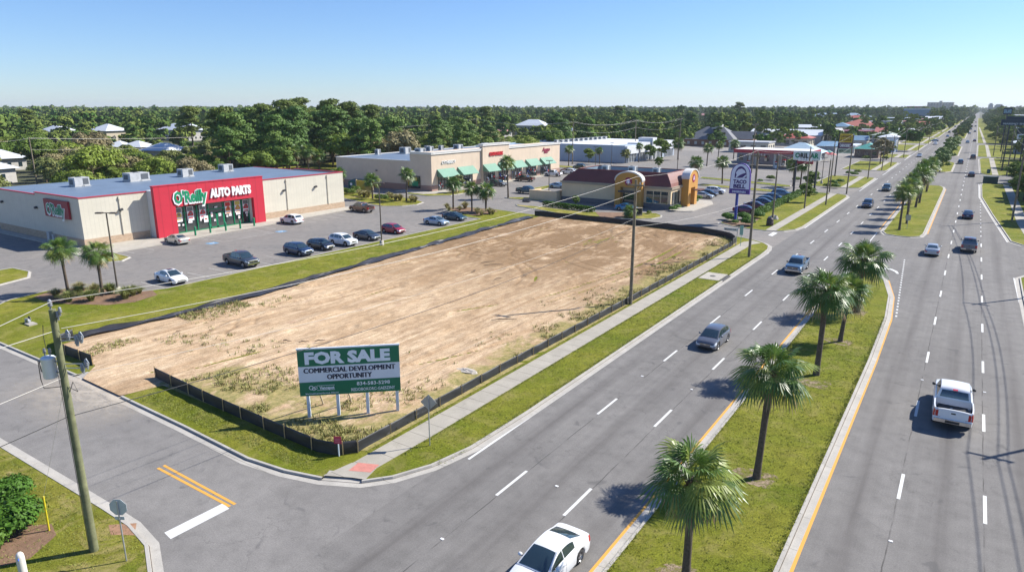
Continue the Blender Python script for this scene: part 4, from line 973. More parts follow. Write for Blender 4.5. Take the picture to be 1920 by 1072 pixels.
for (px,py,s_,t) in ((1363,412,.95,'clipped round shrub at the left edge of the bed under the pole sign'),(1371,416,1.05,'clipped round shrub left of the sign pole'),(1393,412,1.0,'clipped round shrub right of the sign pole'),(1378,421,.6,'smallest clipped shrub at the foot of the sign pole'),(1402,424,1.15,'clipped shrub at the corner nearest the street in the sign bed'),(1400,414,.9,'pale clipped shrub behind the corner one in the sign bed'),(1422,410,1.05,'clipped shrub where the hedge begins')):
    x,y=G(px,py); shrub(BUSH[0],x,y,s_*1.1,t,'clipped shrubs in the bed of the pole sign',sz=s_*.95)
# hedge as one long body
rng=np.random.default_rng(3); n=14000; P=np.stack([rng.uniform(-.55,.55,n),rng.uniform(0,1,n)*41,rng.uniform(.05,1.15,n)],1); f=rng.integers(0,3,n)
P[:,0]=np.where(f==0,np.sign(P[:,0])*.55,P[:,0]); P[:,2]=np.where(f>0,1.1+.12*np.sin(P[:,1]*1.3),P[:,2]); P+=rng.normal(size=P.shape)*.05
N=np.where((f==0)[:,None],np.stack([np.sign(P[:,0]),0*P[:,0],0*P[:,0]+.3],1),np.array([0,0,1.]))+rng.normal(size=P.shape)*.5
V,F=quads(P,N,.13,1.2,rng); o=D.objects.new('hedge',bigmesh('hedge',V,F,L_BUSH)); link(o); o.location=(-32.6,132,.1); tag(o,'long clipped hedge between the parked cars and the roadside lawn','hedge')
n=7000; P=np.stack([rng.uniform(0,1,n)*13,rng.uniform(-.5,.5,n),rng.uniform(.05,.95,n)],1); P[:,2]=np.where(rng.random(n)>.4,.9,P[:,2]); P[:,1]=np.where(P[:,2]<.85,np.sign(P[:,1])*.5,P[:,1]); P+=rng.normal(size=P.shape)*.05
V,F=quads(P,rng.normal(size=P.shape)+np.array([0,0,.8]),.13,1.2,rng); o=D.objects.new('hedge',bigmesh('hedge',V,F,L_BUSH)); link(o); o.location=(-73.6,123.4,.1); o.rotation_euler=(0,0,R(-10)); tag(o,'low dark hedge beside the drive-through lane of the restaurant','hedge')
palm((1180,408),1.2,'stubby young palm on the drive-through island by the hedge',None,.62,False,1)
for (px,py,s_,i,t) in ((1079,388,.55,0,'thin young tree on the drive-through island'),(1185,410,.5,1,'round shrub at the foot of the stubby palm'),(1216,402,.35,2,'small round shrub near the tip of the drive-through island')):
    x,y=G(px,py); (put(SMALL[i],x,y,s_,label=t) if i==0 else shrub(BUSH[1],x,y,s_*1.6,t,None))
# restaurant foot shrubs, far shrubs
for (px,py,s_,t) in ((1262,396,.9,'shrub at the corner of the restaurant left of the entrance arch'),(1270,392,.8,'taller shrub left of the entrance arch'),(1301,381,1.0,'shrub right of the orange entrance arch'),(1309,375,.9,'shrub behind the entrance arch by the silver sedan'),
  (1446,338,1.5,'round bush on the grass strip in front of the gas pumps'),(1425,342,.8,'small bush left of the round bush at the gas station'),(1493,340,1.3,'low dark bush right of the round bush at the gas station'),
  (1562,346,1.1,'clipped dark shrub on the corner lawn past the side road'),(1552,352,1.2,'flat clipped shrub at the edge of the corner lawn'),(1567,353,1.1,'flat clipped shrub on the corner lawn beside the utility pole'),(1575,344,1.1,'bright round shrub on the corner lawn'),(1527,366,.8,'dark round shrub at the end of the hedge'),
  (1592,328,1.1,'flat shrub before the yellow pole sign'),(1602,330,1.1,'flat shrub right of the yellow pole sign'),(1608,325,1.2,'rounded shrub further along the verge'),(1625,300,1.8,'shrub by the teal canopy'),(1660,300,1.5,'dark shrub in front of the white box building')):
    x,y=G(px,py); shrub(BUSH[0 if s_<1.15 else 1],x,y,s_,t,'clipped shrubs along the frontages',sz=s_*.75)
for (px,py,s_,i,t) in ((1104,306,1.3,0,'round topped small tree before the blue grey wall'),(1218,302,1.5,0,'dense small tree left of the two round ones'),(1240,300,2.0,0,'large round tree before the blue grey shopfront'),(1235,318,1.0,0,'small round tree behind the restaurant roof'),(1172,306,1.2,1,'shrubby tree at the corner of the blue grey building'),(1190,300,1.0,1,'low tree beside the shopfront corner'),
  (1650,308,2.2,2,'brownish small tree on the far frontage lawn'),(1662,300,1.8,0,'green small tree right of the brownish one'),(1805,0,0,0,''),(770,352,1.3,2,'dark purple leaved small tree by the side wall of the strip mall'),(860,362,1.0,1,'bushy small tree at the corner of the strip mall'),(1510,380,1.0,0,'dark small tree behind the utility pole'),(1520,360,1.2,0,'narrow dark tree by the side road')):
    if s_: x,y=G(px,py); put(SMALL[i],x,y,s_,label=t)
for (px,py,s_) in ((1900,345,1.8),(1915,352,1.8),(1908,372,1.6),(1918,378,1.8)):
    x,y=G(px,py); put(SMALL[0],x,y,s_*.8,label='dark rounded tree at the right edge beside the sidewalk',group='dark trees at the right edge')
# near bushes at the lower left
NB1=bush_proto('garden_bush',1.6,1.5,5200,.10,L_BUSH,95,9)
for (x,y,s_,t) in ((-36.4,11.2,.95,'large leafy bush at the left edge beside the yellow guy guard'),(-35.7,9.6,.7,'leafy bush between the larger bush and the white post'),(-34.6,8.6,.85,'leafy bush at the bottom edge behind the white post'),(-39.5,12,.8,'leafy bush at the far left border of the view')):
    shrub(NB1,x,y,s_,t,'garden bushes at the lower left corner',.1)
# weeds on the bare lot: blades nobody could count
rng=np.random.default_rng(8); P=[]
for _ in range(4300):
    k=rng.random()
    if k<.42: x=-28.2-abs(rng.normal())*2.2; y=rng.uniform(26,108)
    elif k<.8: x=rng.uniform(-60,-28.5); y=25.2+abs(rng.normal())*4.2
    else: x=-63.0+abs(rng.normal())*2.0; y=rng.uniform(26,46)
    if vnoise(np.array([x*.42]),np.array([y*.42]),5)[0]<.5: continue
    if -56<x<-47 and y<30: continue
    P.append((x,y))
V=[];F=[]
for x,y in P:
    for b in range(7):
        a=rng.random()*6.28; h=.10+.16*rng.random(); d=np.array([math.cos(a),math.sin(a),0])
        p=np.array([x+rng.normal()*.12,y+rng.normal()*.12,.20]); w=np.array([-d[1],d[0],0])*.03; k=len(V)
        V+=[p-w,p+w,p+d*h*.6+np.array([0,0,h])+w*.3,p+d*h*.6+np.array([0,0,h])-w*.3]; F.append((k,k+1,k+2,k+3))
o=D.objects.new('weeds',bigmesh('weeds',np.array(V),np.array(F),mat_leaf('weed_blades',(.2,.22,.06),(.33,.28,.11)))); link(o); tag(o,kind='stuff')
# ---------------------------------------------------------------- woods
def allowed(x,y):
    if 16<x<120 and 345<y<1200 and rt.random()<.5: return False
    if -112<x<-26 and 345<y<1150 and rt.random()<.84: return False
    if x>-26+max(0,(y-300)/1500)*12 and x<16: return False
    if x>-150 and x<=-26 and y<345: return False
    if x<=-150 and x>-158 and y<150: return False
    if y<95 and x>-158: return False
    return True
HOUSES=[]   # filled with (x,y,r) clearings
HS=[((112,262),22,14,5.5,'wide house with a pale hipped metal roof deep in the trees at the left',0),((207,272),15,13,8,'tall cream house with a pale hipped roof among the trees',8),((345,262),34,14,6.5,'long building with a white ridge roof deep in the woods',0),((228,292),9,9,4,'small house with a white roof in the gap below the tall cream house',30),((262,292),10,9,4,'small house with white gables right of the lower gap in the trees',20),((312,300),14,10,4,'low house with a tan white roof in the woods above the store',15),((-62,345),14,18,4.0,'white gabled building at the left edge behind the store',10),((8,318),10,10,4,'white roofed house at the left border among the trees',0),
   ((775,262),16,10,4,'pink tan roofed house in the woods above the strip mall',0),((1000,252),24,16,7,'white gabled house on the slope of trees behind the strip mall',10),((940,256),12,10,4,'peach roofed house in the woods',0),((1315,222),22,14,6,'pink roofed building far off in the woods',0),((1303,270),8,8,3,'small white roof in the woods behind the blue grey building',0)]
for (q,wd,dp,h,t,rz) in HS:
    x,y=G(*q); HOUSES.append((x,y,max(wd,dp)*.62))
HOUSES+=[(*G(63,350),5),(*G(600,318),5)]
rt=random.Random(21)
cand=[]; camd=Vector((-math.sin(R(AZ)),math.cos(R(AZ))))
rt=random.Random(21)
def infov(x,y,pad=3):
    az=math.degrees(math.atan2(-x,y)); return AZ-36.9-pad<az<AZ+36.9+pad
y=-40
ring=[]
def scatter(d0,d1,sp):
    """points at spacing sp between distances d0 and d1"""
    out=[]; n=int(2*d1/sp)
    for i in range(-n//2,n//2):
        for j in range(0,n//2+2):
            x=(i+rt.uniform(-.42,.42))*sp; yy=(j+rt.uniform(-.42,.42))*sp; d=math.hypot(x,yy)
            if d0<=d<d1 and infov(x,yy) and allowed(x,yy):
                # open sight lines toward the houses
                ok=True; low=0
                for (hx,hy,hr) in HOUSES:
                    if math.hypot(x-hx,yy-hy)<hr+2: ok=False;break
                    dh=math.hypot(hx,hy)
                    t=(x*hx+yy*hy)/(dh*dh)
                    if abs(x*hy-yy*hx)/dh<hr*.85*t+.5:
                        if .80<t<1: ok=False;break
                        if .2<t<=.74: low=1
                if ok: out.append((x,yy,d,low))
    return out
near=sorted(scatter(120,330,8.6),key=lambda q:q[2])
print("NEAR",len(near))
mid=scatter(330,760,11.5)
ntree={'oak_tree':0,'pine_tree':0}; rest=[]
SECT=[(-400,'behind the left part of the red-fronted store'),]
def sector(x,y):
    a=math.degrees(math.atan2(-x,y))
    return 'left behind the red-fronted store' if a>59 else ('right behind the red-fronted store' if a>48 else ('behind the strip mall' if a>32 else 'behind the blue grey building'))
KD={'oak_tree':['rounded deep green oak','olive green oak with a loose crown','broad green oak','grey brown thinning tree','dull olive bushy tree','bright yellow green tree']}
for (x,y,d,low) in near:
    forestpine=vnoise(np.array([x*.022]),np.array([y*.022]),9)[0]
    ang=math.degrees(math.atan2(-x,y)); isp=(not low) and rt.random()<(.55 if forestpine>.5 else .15)*(0 if d<165 else 1)*(.3 if ang>62 else (1.5 if 42<ang<60 else 1)); nm='pine_tree' if isp else 'oak_tree'
    if ntree[nm]>=(140 if isp else 290): rest.append((x,y,d,low)); continue
    ntree[nm]+=1
    if isp: put(PINES[rt.randrange(3)],x,y,rt.uniform(.55,1.15 if 40<ang<60 else .92),z=-.1,label='dark green pine rising out of the wood '+sector(x,y),group='pines '+sector(x,y),cat='tree')
    else:
        i=rt.choices(range(6),(30,26,24,14,20,8))[0]; put(OAKS[i],x,y,rt.uniform(.55,.78) if low else rt.uniform(.62,1.25),z=-.1,label=KD['oak_tree'][i]+' in the wood '+sector(x,y),group=KD['oak_tree'][i]+'s '+sector(x,y),cat='tree')
put(UMBR,*G(425,330),1.0,label='tallest pine with a bare trunk and bright spreading crown behind the store roof',z=-.1)
for (px,pt,pb,t) in ((365,200,300,'tall spreading pine left of the tallest pine'),(505,196,305,'tall pine with open crown left in the group above the store end'),(541,189,310,'tall pine with open crown second in the group above the store end'),(566,186,300,'tallest crowned pine of the group above the store end'),(622,188,300,'tall pine at the right side of the group above the store end'),(655,192,296,'slim tall pine just right of the group above the store end'),(700,197,290,'lone tall pine in the woods left above the strip mall'),(60,205,275,'lone pine standing out at the far left woods'),(910,200,262,'spreading pine standing out behind the strip mall tower'),(1384,193,238,'lone flat topped pine breaking the horizon in the middle'),(1160,199,250,'flat topped pine breaking the horizon above the blue grey building')):
    x,y=G(px,pb); dd=math.hypot(x,y); put(UMBR,x,y,(20+(203-pt)*dd/1290)/20.2,label=t,z=-.1,group='tall pines standing out of the woods')
# the rest of the woods reads as one mass
def template(kind,seed,nc,nl,ls):
    rng=np.random.default_rng(seed)
    if kind=='pine': V,F,_=crown_arrays(0,4.9,10.0,4.6,nc,nl,ls,rng,'pine')
    else: V,F,_=crown_arrays(0,5.4,5.0,4.4,nc,nl,ls,rng)
    return V,F
def mass(name,pts,tmpl,smin,smax,label=None):
    Vs=[];Fs=[];T=[];k=0
    for (x,y,d,low) in pts:
        V,F=tmpl[0 if low else rt.randrange(len(tmpl))]; a=rt.uniform(0,6.28); s_=rt.uniform(smin,smax)*(.65 if low==1 else 1); c_,sn=math.cos(a)*s_,math.sin(a)*s_
        W=np.empty_like(V); W[:,0]=V[:,0]*c_-V[:,1]*sn+x; W[:,1]=V[:,0]*sn+V[:,1]*c_+y; W[:,2]=V[:,2]*s_*rt.uniform(.85,1.1)-.1
        Vs.append(W); Fs.append(F+k); T.append(np.full(len(V),rt.random())); k+=len(V)
    o=D.objects.new(name,bigmesh(name,np.concatenate(Vs),np.concatenate(Fs),L_FAR,attr=np.concatenate(T))); link(o); tag(o,kind='stuff')
TM=[template('oak',1,17,34,.95),template('oak',2,15,36,.95),template('pine',3,15,32,.85),template('oak',4,17,32,.95),template('pine',7,15,32,.85)]
mass('distant_woods',[q for q in rest+mid],TM,.8,1.15)
TL=[template('oak',5,9,13,1.7),template('oak',6,8,14,1.8),template('pine',8,9,12,1.5)]
far=scatter(760,1800,17); mass('distant_woods',far,TL,.95,1.35)
TF=[template('oak',9,6,7,3.4),template('pine',10,6,6,2.8)]
vf=scatter(1800,5200,48); vf=[q for q in vf]
mass('distant_woods',vf,TF,1.35,1.8)
# oaks of the far medians and along the far road
for k,y in enumerate([262+i*13 for i in range(5)]+[354+i*14 for i in range(8)]):
    put(MEDOAK[k%2],-8.2+rt.uniform(-.8,.8),y,rt.uniform(.8,1.08),label='dark live oak in the line on the far medians',group='live oaks of the far medians',z=.1)
pts=[(-8+rt.uniform(-1.5,1.5),y+rt.uniform(-3,3),0,0) for y in range(565,1700,17)]
TS=[template('oak',15,9,16,1.5)]
mass('far_median_trees',pts,TS,.62,.8)
pts=[(rt.uniform(9.5,17),y+rt.uniform(-3,3),0,0) for y in range(430,1700,24)]; mass('roadside_woods',pts,TM,.6,.95)
pts=[(-40-rt.uniform(0,14),y+rt.uniform(-3,3),0,0) for y in range(450,1500,26)]; mass('frontage_woods',pts,TM,.55,.85)

# rough grass tufts standing out of the near lawns
rng=np.random.default_rng(18); P=[]
def addp(n,x0,x1,y0,y1):
    for _ in range(n): P.append((rng.uniform(x0,x1),rng.uniform(y0,y1)))
addp(5200,-10.9,-4.8,22,88); addp(2400,-25.6,-22.8,27,100); addp(900,-27.85,-27.45,26,100); addp(2200,-47,-29,22.6,24.3); addp(2600,-46,-28,6,14.0); addp(3000,-74,-65,30,100)
for _ in range(1500): P.append((-11.0+abs(rng.normal())*.12,rng.uniform(22,88))); P.append((-4.78-abs(rng.normal())*.12,rng.uniform(22,74))); P.append((-25.72+abs(rng.normal())*.1,rng.uniform(27,98))); P.append((-22.82-abs(rng.normal())*.1,rng.uniform(31,98)))
P=[p for p in P if not(p[1]>74 and p[0]>-6.6) and not (p[0]>-30 and 11<p[1]<14.3)]
P=np.array(P); n=len(P); Q=np.repeat(P,5,0); m_=len(Q); a=rng.random(m_)*6.28; h=.025+.05*rng.random(m_)
dx,dy=np.cos(a),np.sin(a); c=np.stack([Q[:,0]+rng.normal(size=m_)*.06,Q[:,1]+rng.normal(size=m_)*.06,np.full(m_,.115)],1); w=np.stack([-dy,dx,0*a],1)*.014; t=c+np.stack([dx*h*.7,dy*h*.7,h],1)
V=np.stack([c-w,c+w,t+w*.3,t-w*.3],1).reshape(-1,3); o=D.objects.new('grass_tufts',bigmesh('grass_tufts',V,np.arange(4*m_).reshape(m_,4),mat_leaf('tuft_blades',(.13,.18,.02),(.25,.25,.06)),attr=np.repeat(rng.random(m_),4))); link(o); tag(o,kind='stuff')
# ================================================================ buildings
def _ray(px,py):
    r=(px-960)/FL;u=-(py-536)/FL;p=R(PITCH);a=R(AZ)
    f=math.cos(p)+u*math.sin(p); zz=-math.sin(p)+u*math.cos(p)
    return r*math.cos(a)-f*math.sin(a), r*math.sin(a)+f*math.cos(a), zz
def onX(px,py,X): x,y,z=_ray(px,py); t=X/x; return y*t,HC+z*t
def onY(px,py,Y): x,y,z=_ray(px,py); t=Y/y; return x*t,HC+z*t
def mat_ribbed(name,c,pitch=.9,dark=.82,var=.06,rough=.55):
    s=NB(name); tc=s.co(); x,y,z=s.sep(tc); v=s.math('FRACT',s.math('DIVIDE',s.math('ADD',x,y),pitch)); k=s.math('LESS_THAN',v,.09)
    n=s.noise(1,5,.65,s.co((.25,.25,.9))); cc=s.ramp(n,[(.3,tuple(q*(1-var) for q in c)),(.7,tuple(min(1,q*(1+var)) for q in c))]); cc=s.mix(k,cc,tuple(q*dark for q in c))
    st=s.ramp(s.noise(1,4,.7,s.co((.9,.9,.08))),[(.5,0),(.75,.25)]); cc=s.mix(st,cc,tuple(q*.72 for q in c))
    return s.done(cc,rough)
def mat_stucco(name,c,var=.07):
    s=NB(name); n=s.noise(.35,5,.65); cc=s.ramp(n,[(.3,tuple(q*(1-var) for q in c)),(.7,tuple(min(1,q*(1+var)) for q in c))])
    st=s.ramp(s.noise(1,4,.7,s.co((.7,.7,.09),loc=(3,3,3))),[(.52,0),(.78,.35)]); cc=s.mix(st,cc,tuple(q*.7 for q in c)); s.bump(s.noise(16,3),.2,.01); return s.done(cc,.85)
def mat_blocks(name,a,b,mortar,w=.4,h=.2):
    s=NB(name); x,y,z=s.sep(); cx=s.n('ShaderNodeCombineXYZ'); s.L.new(s.math('ADD',x,y),cx.inputs[0]); s.L.new(z,cx.inputs[1])
    q=s.n('ShaderNodeTexBrick'); s.L.new(cx.outputs[0],q.inputs[0]); q.inputs['Color1'].default_value=(*a,1); q.inputs['Color2'].default_value=(*b,1); q.inputs['Mortar'].default_value=(*mortar,1)
    q.inputs['Scale'].default_value=1; q.inputs['Brick Width'].default_value=w; q.inputs['Row Height'].default_value=h; q.inputs['Mortar Size'].default_value=.012
    return s.done(q.outputs[0],.9)
def mat_roof(name,c,seam=.6,axis='X'):
    s=NB(name); x,y,z=s.sep(); v=s.math('FRACT',s.math('DIVIDE',y if axis=='Y' else x,seam)); k=s.math('LESS_THAN',v,.1)
    n=s.noise(.3,5,.7); cc=s.ramp(n,[(.3,tuple(q*.85 for q in c)),(.7,tuple(q*1.12 for q in c))]); cc=s.mix(k,cc,tuple(q*.75 for q in c)); return s.done(cc,.5)
CREAM=mat_ribbed('cream_metal_panel',(.58,.54,.44),.62,.88); REDP=mat_ribbed('red_metal_panel',(.50,.018,.04),1.6,.80); REDC=M('red_coping',(.42,.03,.05),.5,0,.1,2)
STONE=mat_blocks('tan_split_block',(.36,.25,.16),(.46,.33,.22),(.5,.42,.33)); ROOFB=mat_roof('blue_grey_roof',(.15,.20,.27),2.4)
GREENM=M('green_metal',(.0,.20,.085),.45,0,.05,3); SGREEN=M('sign_green',(.0,.24,.10),.5,0,0); SWHITE=M('sign_white',(.80,.80,.79),.5,0,0); SRED=M('sign_red',(.5,.015,.02),.5,0,0)
STUC=mat_stucco('beige_stucco',(.61,.49,.37)); STUCG=mat_stucco('grey_tan_stucco',(.64,.51,.39)); BRICK=mat_blocks('pink_brick',(.30,.15,.11),(.36,.20,.15),(.35,.28,.24),.22,.075); TRIMW=M('white_cornice',(.66,.64,.60),.6,0,.06,1)
GALV=M('rooftop_unit_grey',(.48,.48,.47),.6,.2,.15,2); VENT=M('louver_dark',(.10,.11,.12),.6,0,0)
def unit(par,x,y,z,sx=2.0,sy=1.8,sz=1.4,rz=0):
    b=MB(); M_=lambda a,b_,c_:(a,b_,c_)
    b.box(x-sx/2,y-sy/2,z+.12,x+sx/2,y+sy/2,z+sz,0); b.box(x-sx/2-.12,y-sy/2-.12,z,x+sx/2+.12,y+sy/2+.12,z+.12,0)
    b.box(x+sx/2,y+sy*.05,z+.35,x+sx/2+.03,y+sy*.42,z+sz-.15,1); b.box(x-sx*.35,y-sy/2-.03,z+.35,x+sx*.2,y-sy/2,z+sz-.3,1)
    b.lathe([(.0,z+sz+.06),(.42,z+sz+.06),(.45,z+sz)],(x-.2,y,0),12,1); b.box(x-.0,y-.05,z+sz,x+sx*.46,y+.05,z+sz+.03,1)
    b.tube([(x+sx/2+.1,y,z+.2),(x+sx/2+.5,y,z+.2),(x+sx/2+.5,y,z)],.05,6,1)
    return b.build('rooftop_unit',[GALV,VENT],par)
# ---- store with the red front
st=empty('store_building',(0,0,0)); tag(st,'cream metal store with a big red entrance frame and blue grey roof','store')
X0,X1,Y0,Y1=-136.,-107.2,47.8,98.8
b=MB(); b.box(X0,Y0,0,X1,Y1,6.95,0); b.box(-121.0,Y0+.003,6.95,X1,Y0+.25,7.27,0); b.box(X1-.25,Y0+.25,6.95,X1,Y1,7.27,0); b.box(-122,Y1-.25,6.95,X1-.25,Y1,7.27,0)
b.build('wall',[CREAM],st)
b=MB(); b.box(X0-.0,Y0-.06,0,X1+.06,Y0-.003,1.25); b.box(X1+.003,Y0-.003,0,X1+.06,57.6,1.25); b.build('stone_base',STONE,st)
b=MB(); b.box(X1+.003,77.8,0,X1+.06,Y1+.003,1.25); b.box(X0,Y1+.003,0,X1+.06,Y1+.06,1.25); b.build('stone_base',STONE,st)
b=MB(); b.box(X0-.1,Y0+.3,6.956,X1-.31,Y1-.31,7.06); b.build('roof',ROOFB,st)
b=MB(); b.box(-121.1,Y0-.09,7.27,X1+.09,Y0+.30,7.41); b.box(X0,Y0-.09,6.95,-121.11,Y0+.25,7.10); b.box(X1-.30,Y0+.31,7.27,X1+.09,Y1+.09,7.41); b.box(-122,Y1-.3,7.27,X1-.31,Y1+.09,7.40); b.box(X0,Y1-.3,6.95,-122.05,Y1+.09,7.12); b.build('coping',REDC,st)
FX=-104.9
b=MB(); ya,yb,oa,ob_=57.7,77.7,61.0,75.5; zt=8.2; zo=4.7
b.box(FX-.7,ya,0.15,FX,oa,zo,0); b.box(FX-.7,ob_,0.15,FX,yb,zo,0); b.box(FX-.7,ya,zo,FX,yb,zt,0); b.box(FX-.78,ya-.08,zt,FX+.08,yb+.08,zt+.1,0); b.build('entrance_frame',REDP,st)
b=MB(); b.box(X1-.3,ya+.15,0.15,FX-.701,oa-.1,7.5,0); b.box(X1-.3,ob_+.1,0.15,FX-.701,yb-.15,7.5,0); b.box(X1-.3,oa-.1,zo+.02,FX-.701,ob_+.1,7.5,0); b.build('frame_return',M('white_return',(.60,.60,.60),.7,0,.05,1),st)
gx=-106.6
b=MB(); b.box(gx-.15,oa,.15,gx,ob_,zo); b.build('shop_window',SHOPGLASS,st)
b=MB()
for y in (61.07,63.3,65.5,67.6,70.45,72.4,74.1,75.43): b.box(gx+.003,y-.07,.15,gx+.12,y+.07,zo,0)
for z in (.22,3.35,4.5): b.box(gx+.006,oa,z-.07,gx+.10,ob_,z+.07,0)
b.build('mullions',[GREENM],st)
for y0_,y1_ in ((67.7,69.0),(69.06,70.36)):
    b=MB(); b.box(gx+.13,y0_,.16,gx+.19,y0_+.14,2.75,0); b.box(gx+.13,y1_-.14,.16,gx+.19,y1_,2.75,0); b.box(gx+.13,y0_,2.6,gx+.19,y1_,2.75,0); b.box(gx+.13,y0_,.16,gx+.19,y1_,.42,0); b.box(gx+.132,y0_+.14,.42,gx+.16,y1_-.14,2.6,1)
    dr=b.build('door',[GREENM,SHOPGLASS],st); h_=MB(); h_.tube([(gx+.25,(y0_ if y0_>69 else y1_)+(.2 if y0_>69 else -.2),1.0),(gx+.25,(y0_ if y0_>69 else y1_)+(.2 if y0_>69 else -.2),1.6)],.02,6); h_.build('handle',METAL,dr)
PY=M('poster_yellow',(.55,.42,.08),.6,0,0); PG=M('poster_grey',(.16,.17,.17),.6,0,.4,9); PR=M('poster_red',(.52,.03,.03),.6,0,0); PO=M('poster_orange',(.6,.2,.04),.6,0,0)
for i,(y,c1,c2) in enumerate(((62.25,PG,PY),(64.3,PG,PR),(66.5,PG,PR),(71.3,PR,PO),(73.2,PY,PO),(74.85,PG,PR))):
    b=MB(); x=gx+.13; b.box(x,y-.58,2.0+.25*(i>2),x+.012,y+.58,4.3,0); b.box(x+.012,y-.5,3.55,x+.016,y+.5,4.22,1); b.box(x+.012,y-.5,2.75,x+.016,y+.5,3.15,2)
    b.lathe([(0,.02),(.38,.02),(.40,.012)],(x,y+.05,3.15),12,2 if i!=0 else 3,'X'); b.lathe([(0,.026),(.2,.026)],(x,y+.05,3.15),10,1,'X')
    b.box(x+.012,y-.42,2.32,x+.016,y+.42,2.5,2)
    b.build('poster',[SWHITE,c1,c2,PY],st)
b=MB()
for (y,z,w_,h_) in ((62.1,1.35,.35,.35),(62.8,1.3,.3,.3),(64.1,1.6,.7,.45),(66.0,1.7,.3,.3),(66.95,1.35,.8,1.1),(68.1,2.1,.35,.8),(68.6,1.3,.35,.35),(69.6,2.05,.5,.5),(69.0,3.55,.55,.25),(71.0,1.7,.35,.35),(71.6,1.8,.5,.4),(73.2,1.85,.9,.5),(73.3,1.15,.35,.5),(74.9,1.85,.6,.3),(74.9,1.35,.3,.4)):
    b.box(gx+.2,y-w_/2,z,gx+.212,y+w_/2,z+h_,0); b.box(gx+.212,y-w_*.3,z+h_*.4,gx+.214,y+w_*.3,z+h_*.6,1)
b.build('window_notices',[SWHITE,PR],st)
b=MB(); o_=(FX,0); u_=(0,1)
b.text("O'Reilly",o_,u_,60.6,5.15,2.15,.10,.06,0,w=6.1,bold=.085); b.text("O'Reilly",o_,u_,60.85,5.32,1.90,.06,.17,1,w=5.65,bold=.03)
for a in range(1): b.lathe([(0,.245),(.12,.245)],(FX,61.62,6.22),12,1,'X')
b.build('store_lettering',[SWHITE,SGREEN],st)
b=MB(); b.text('AUTO PARTS',o_,u_,67.1,5.62,1.45,.22,.02,0,w=7.9,bold=.055); b.build('store_lettering',[SWHITE],st)
b=MB(); sx0,sz1=onY(86,370,Y0-.1); sx1,_=onY(129,377,Y0-.1); sx1=-110.0; sx0=-117.6
b.box(sx0,Y0-.35,4.0,sx1,Y0-.062,6.65,0); o_=(0,Y0-.35); u_=(1,0)
b.text("O'Reilly",o_,u_,sx0+.6,4.35,1.85,.04,.0,1,w=6.0,bold=.09); b.text("O'Reilly",o_,u_,sx0+.85,4.5,1.6,.03,.05,2,w=5.5,bold=.02); b.build('side_sign',[M('sign_dark_red',(.26,.015,.03),.5,0,0),SWHITE,SGREEN],st)
for (px,py) in ((226,393),):
    y,z=onX(px,py,X1+.1); b=MB(); b.obox((X1+.25,y,z),(.45,.5,.3),0,0,.3); b.build('wall_lamp',DARKM,st)
for (px,py) in ((532,357),(591,350)):
    y,z=onX(px,py,X1+.1); b=MB(); b.obox((X1+.25,y,z),(.45,.5,.3),0,0,.3); b.build('wall_lamp',DARKM,st)
for (px,py) in ((4,378),(68,389)):
    x,z=onY(px,py,Y0-.1); b=MB(); b.obox((x,Y0-.2,z),(.5,.35,.3),0,0,.3); b.build('wall_lamp',DARKM,st)
for x,y,sx,sy in ((-126.9,57.2,2.2,2.4),(-127.4,67.3,2.6,3.6),(-127.6,77.0,2.0,2.2),(-131,88.2,2.0,2.2)): unit(st,x,y,7.07,sx,sy,1.5)
b=MB(); b.prism([(-107.1,44.5),(-100.5,44.5) ,(-99.8,46) ,(-100.3,56),(-101.2,64),(-101.9,76),(-103.6,93),(-104,102),(-107.1,102)],.0,.14); b.box(-137,46.2,0,-107.2,47.7,.14); tag(b.build('store_walk',PLAIN),kind='structure')
for k,(px,py) in enumerate(((367,443),(395,438),(424,434),(451,430),(477,425))):
    x,y=G(px,py); b=MB(); b.lathe([(.15,0),(.15,1.3),(.13,1.42),(.06,1.48),(0,1.5)],(0,0,0),14); o=b.build('bollard',GREENM,loc=(x,y,.14)); tag(o,'green safety post before the shop windows, '+['first from the left','second from the left beside the door','third from the left in the middle','fourth from the left','last on the right by the frame leg'][k],'bollard','green posts before the store')
for x,y in ((X1+.07,53.5),(X1+.07,84.5),(X1+.07,94.5)):
    b=MB(); b.box(x,y-.06,1.26,x+.1,y+.06,7.1); b.box(x-.02,y-.12,6.6,x+.16,y+.12,6.95); b.build('downpipe',CREAM,st)
b=MB(); b.box(-118,Y0-.5,0,-117.2,Y0-.065,1.5); b.box(-116.6,Y0-.4,.3,-116.1,Y0-.065,1.2); b.build('meter_box',GALV,st)
# ---- strip mall
sm=empty('strip_mall',(0,0,0)); tag(sm,'beige strip mall with green awnings and a raised middle parapet','shopping strip')
A0,A1,AY0,AY1=-143.,-109.6,129.8,193.
b=MB(); b.box(A0,AY0,0,-116,AY1,7.2,1); b.box(-116,AY0,0,A1,AY1,9.3,0); b.box(-116.5,AY0-.02,0,A1-.05,AY0+.001,9.28,1); b.build('wall',[STUC,STUCG],sm)
b=MB(); b.box(A1-.5,150.5,0,A1+.5,163.2,10.5); b.build('tower_wall',STUC,sm)
b=MB(); 
for (xa,ya_,xb,yb_,z) in ((-116.2,AY0-.2,A1+.22,AY0+.3,9.3),(A1-.35,AY0+.31,A1+.24,150.3,9.3),(A1-.35,163.4,A1+.24,AY1+.2,9.3),(A1-.7,150.3,A1+.75,163.4,10.5)):
    b.box(xa,ya_,z-.28,xb,yb_,z+.12); b.box(xa-.08,ya_-.08,z+.12,xb+.08,yb_+.08,z+.26)
b.box(A0-.1,AY0-.1,7.2,-116.2,AY0+.2,7.38); b.box(A0-.1,AY0+.21,7.2,A0+.2,AY1,7.38); b.build('cornice',TRIMW,sm)
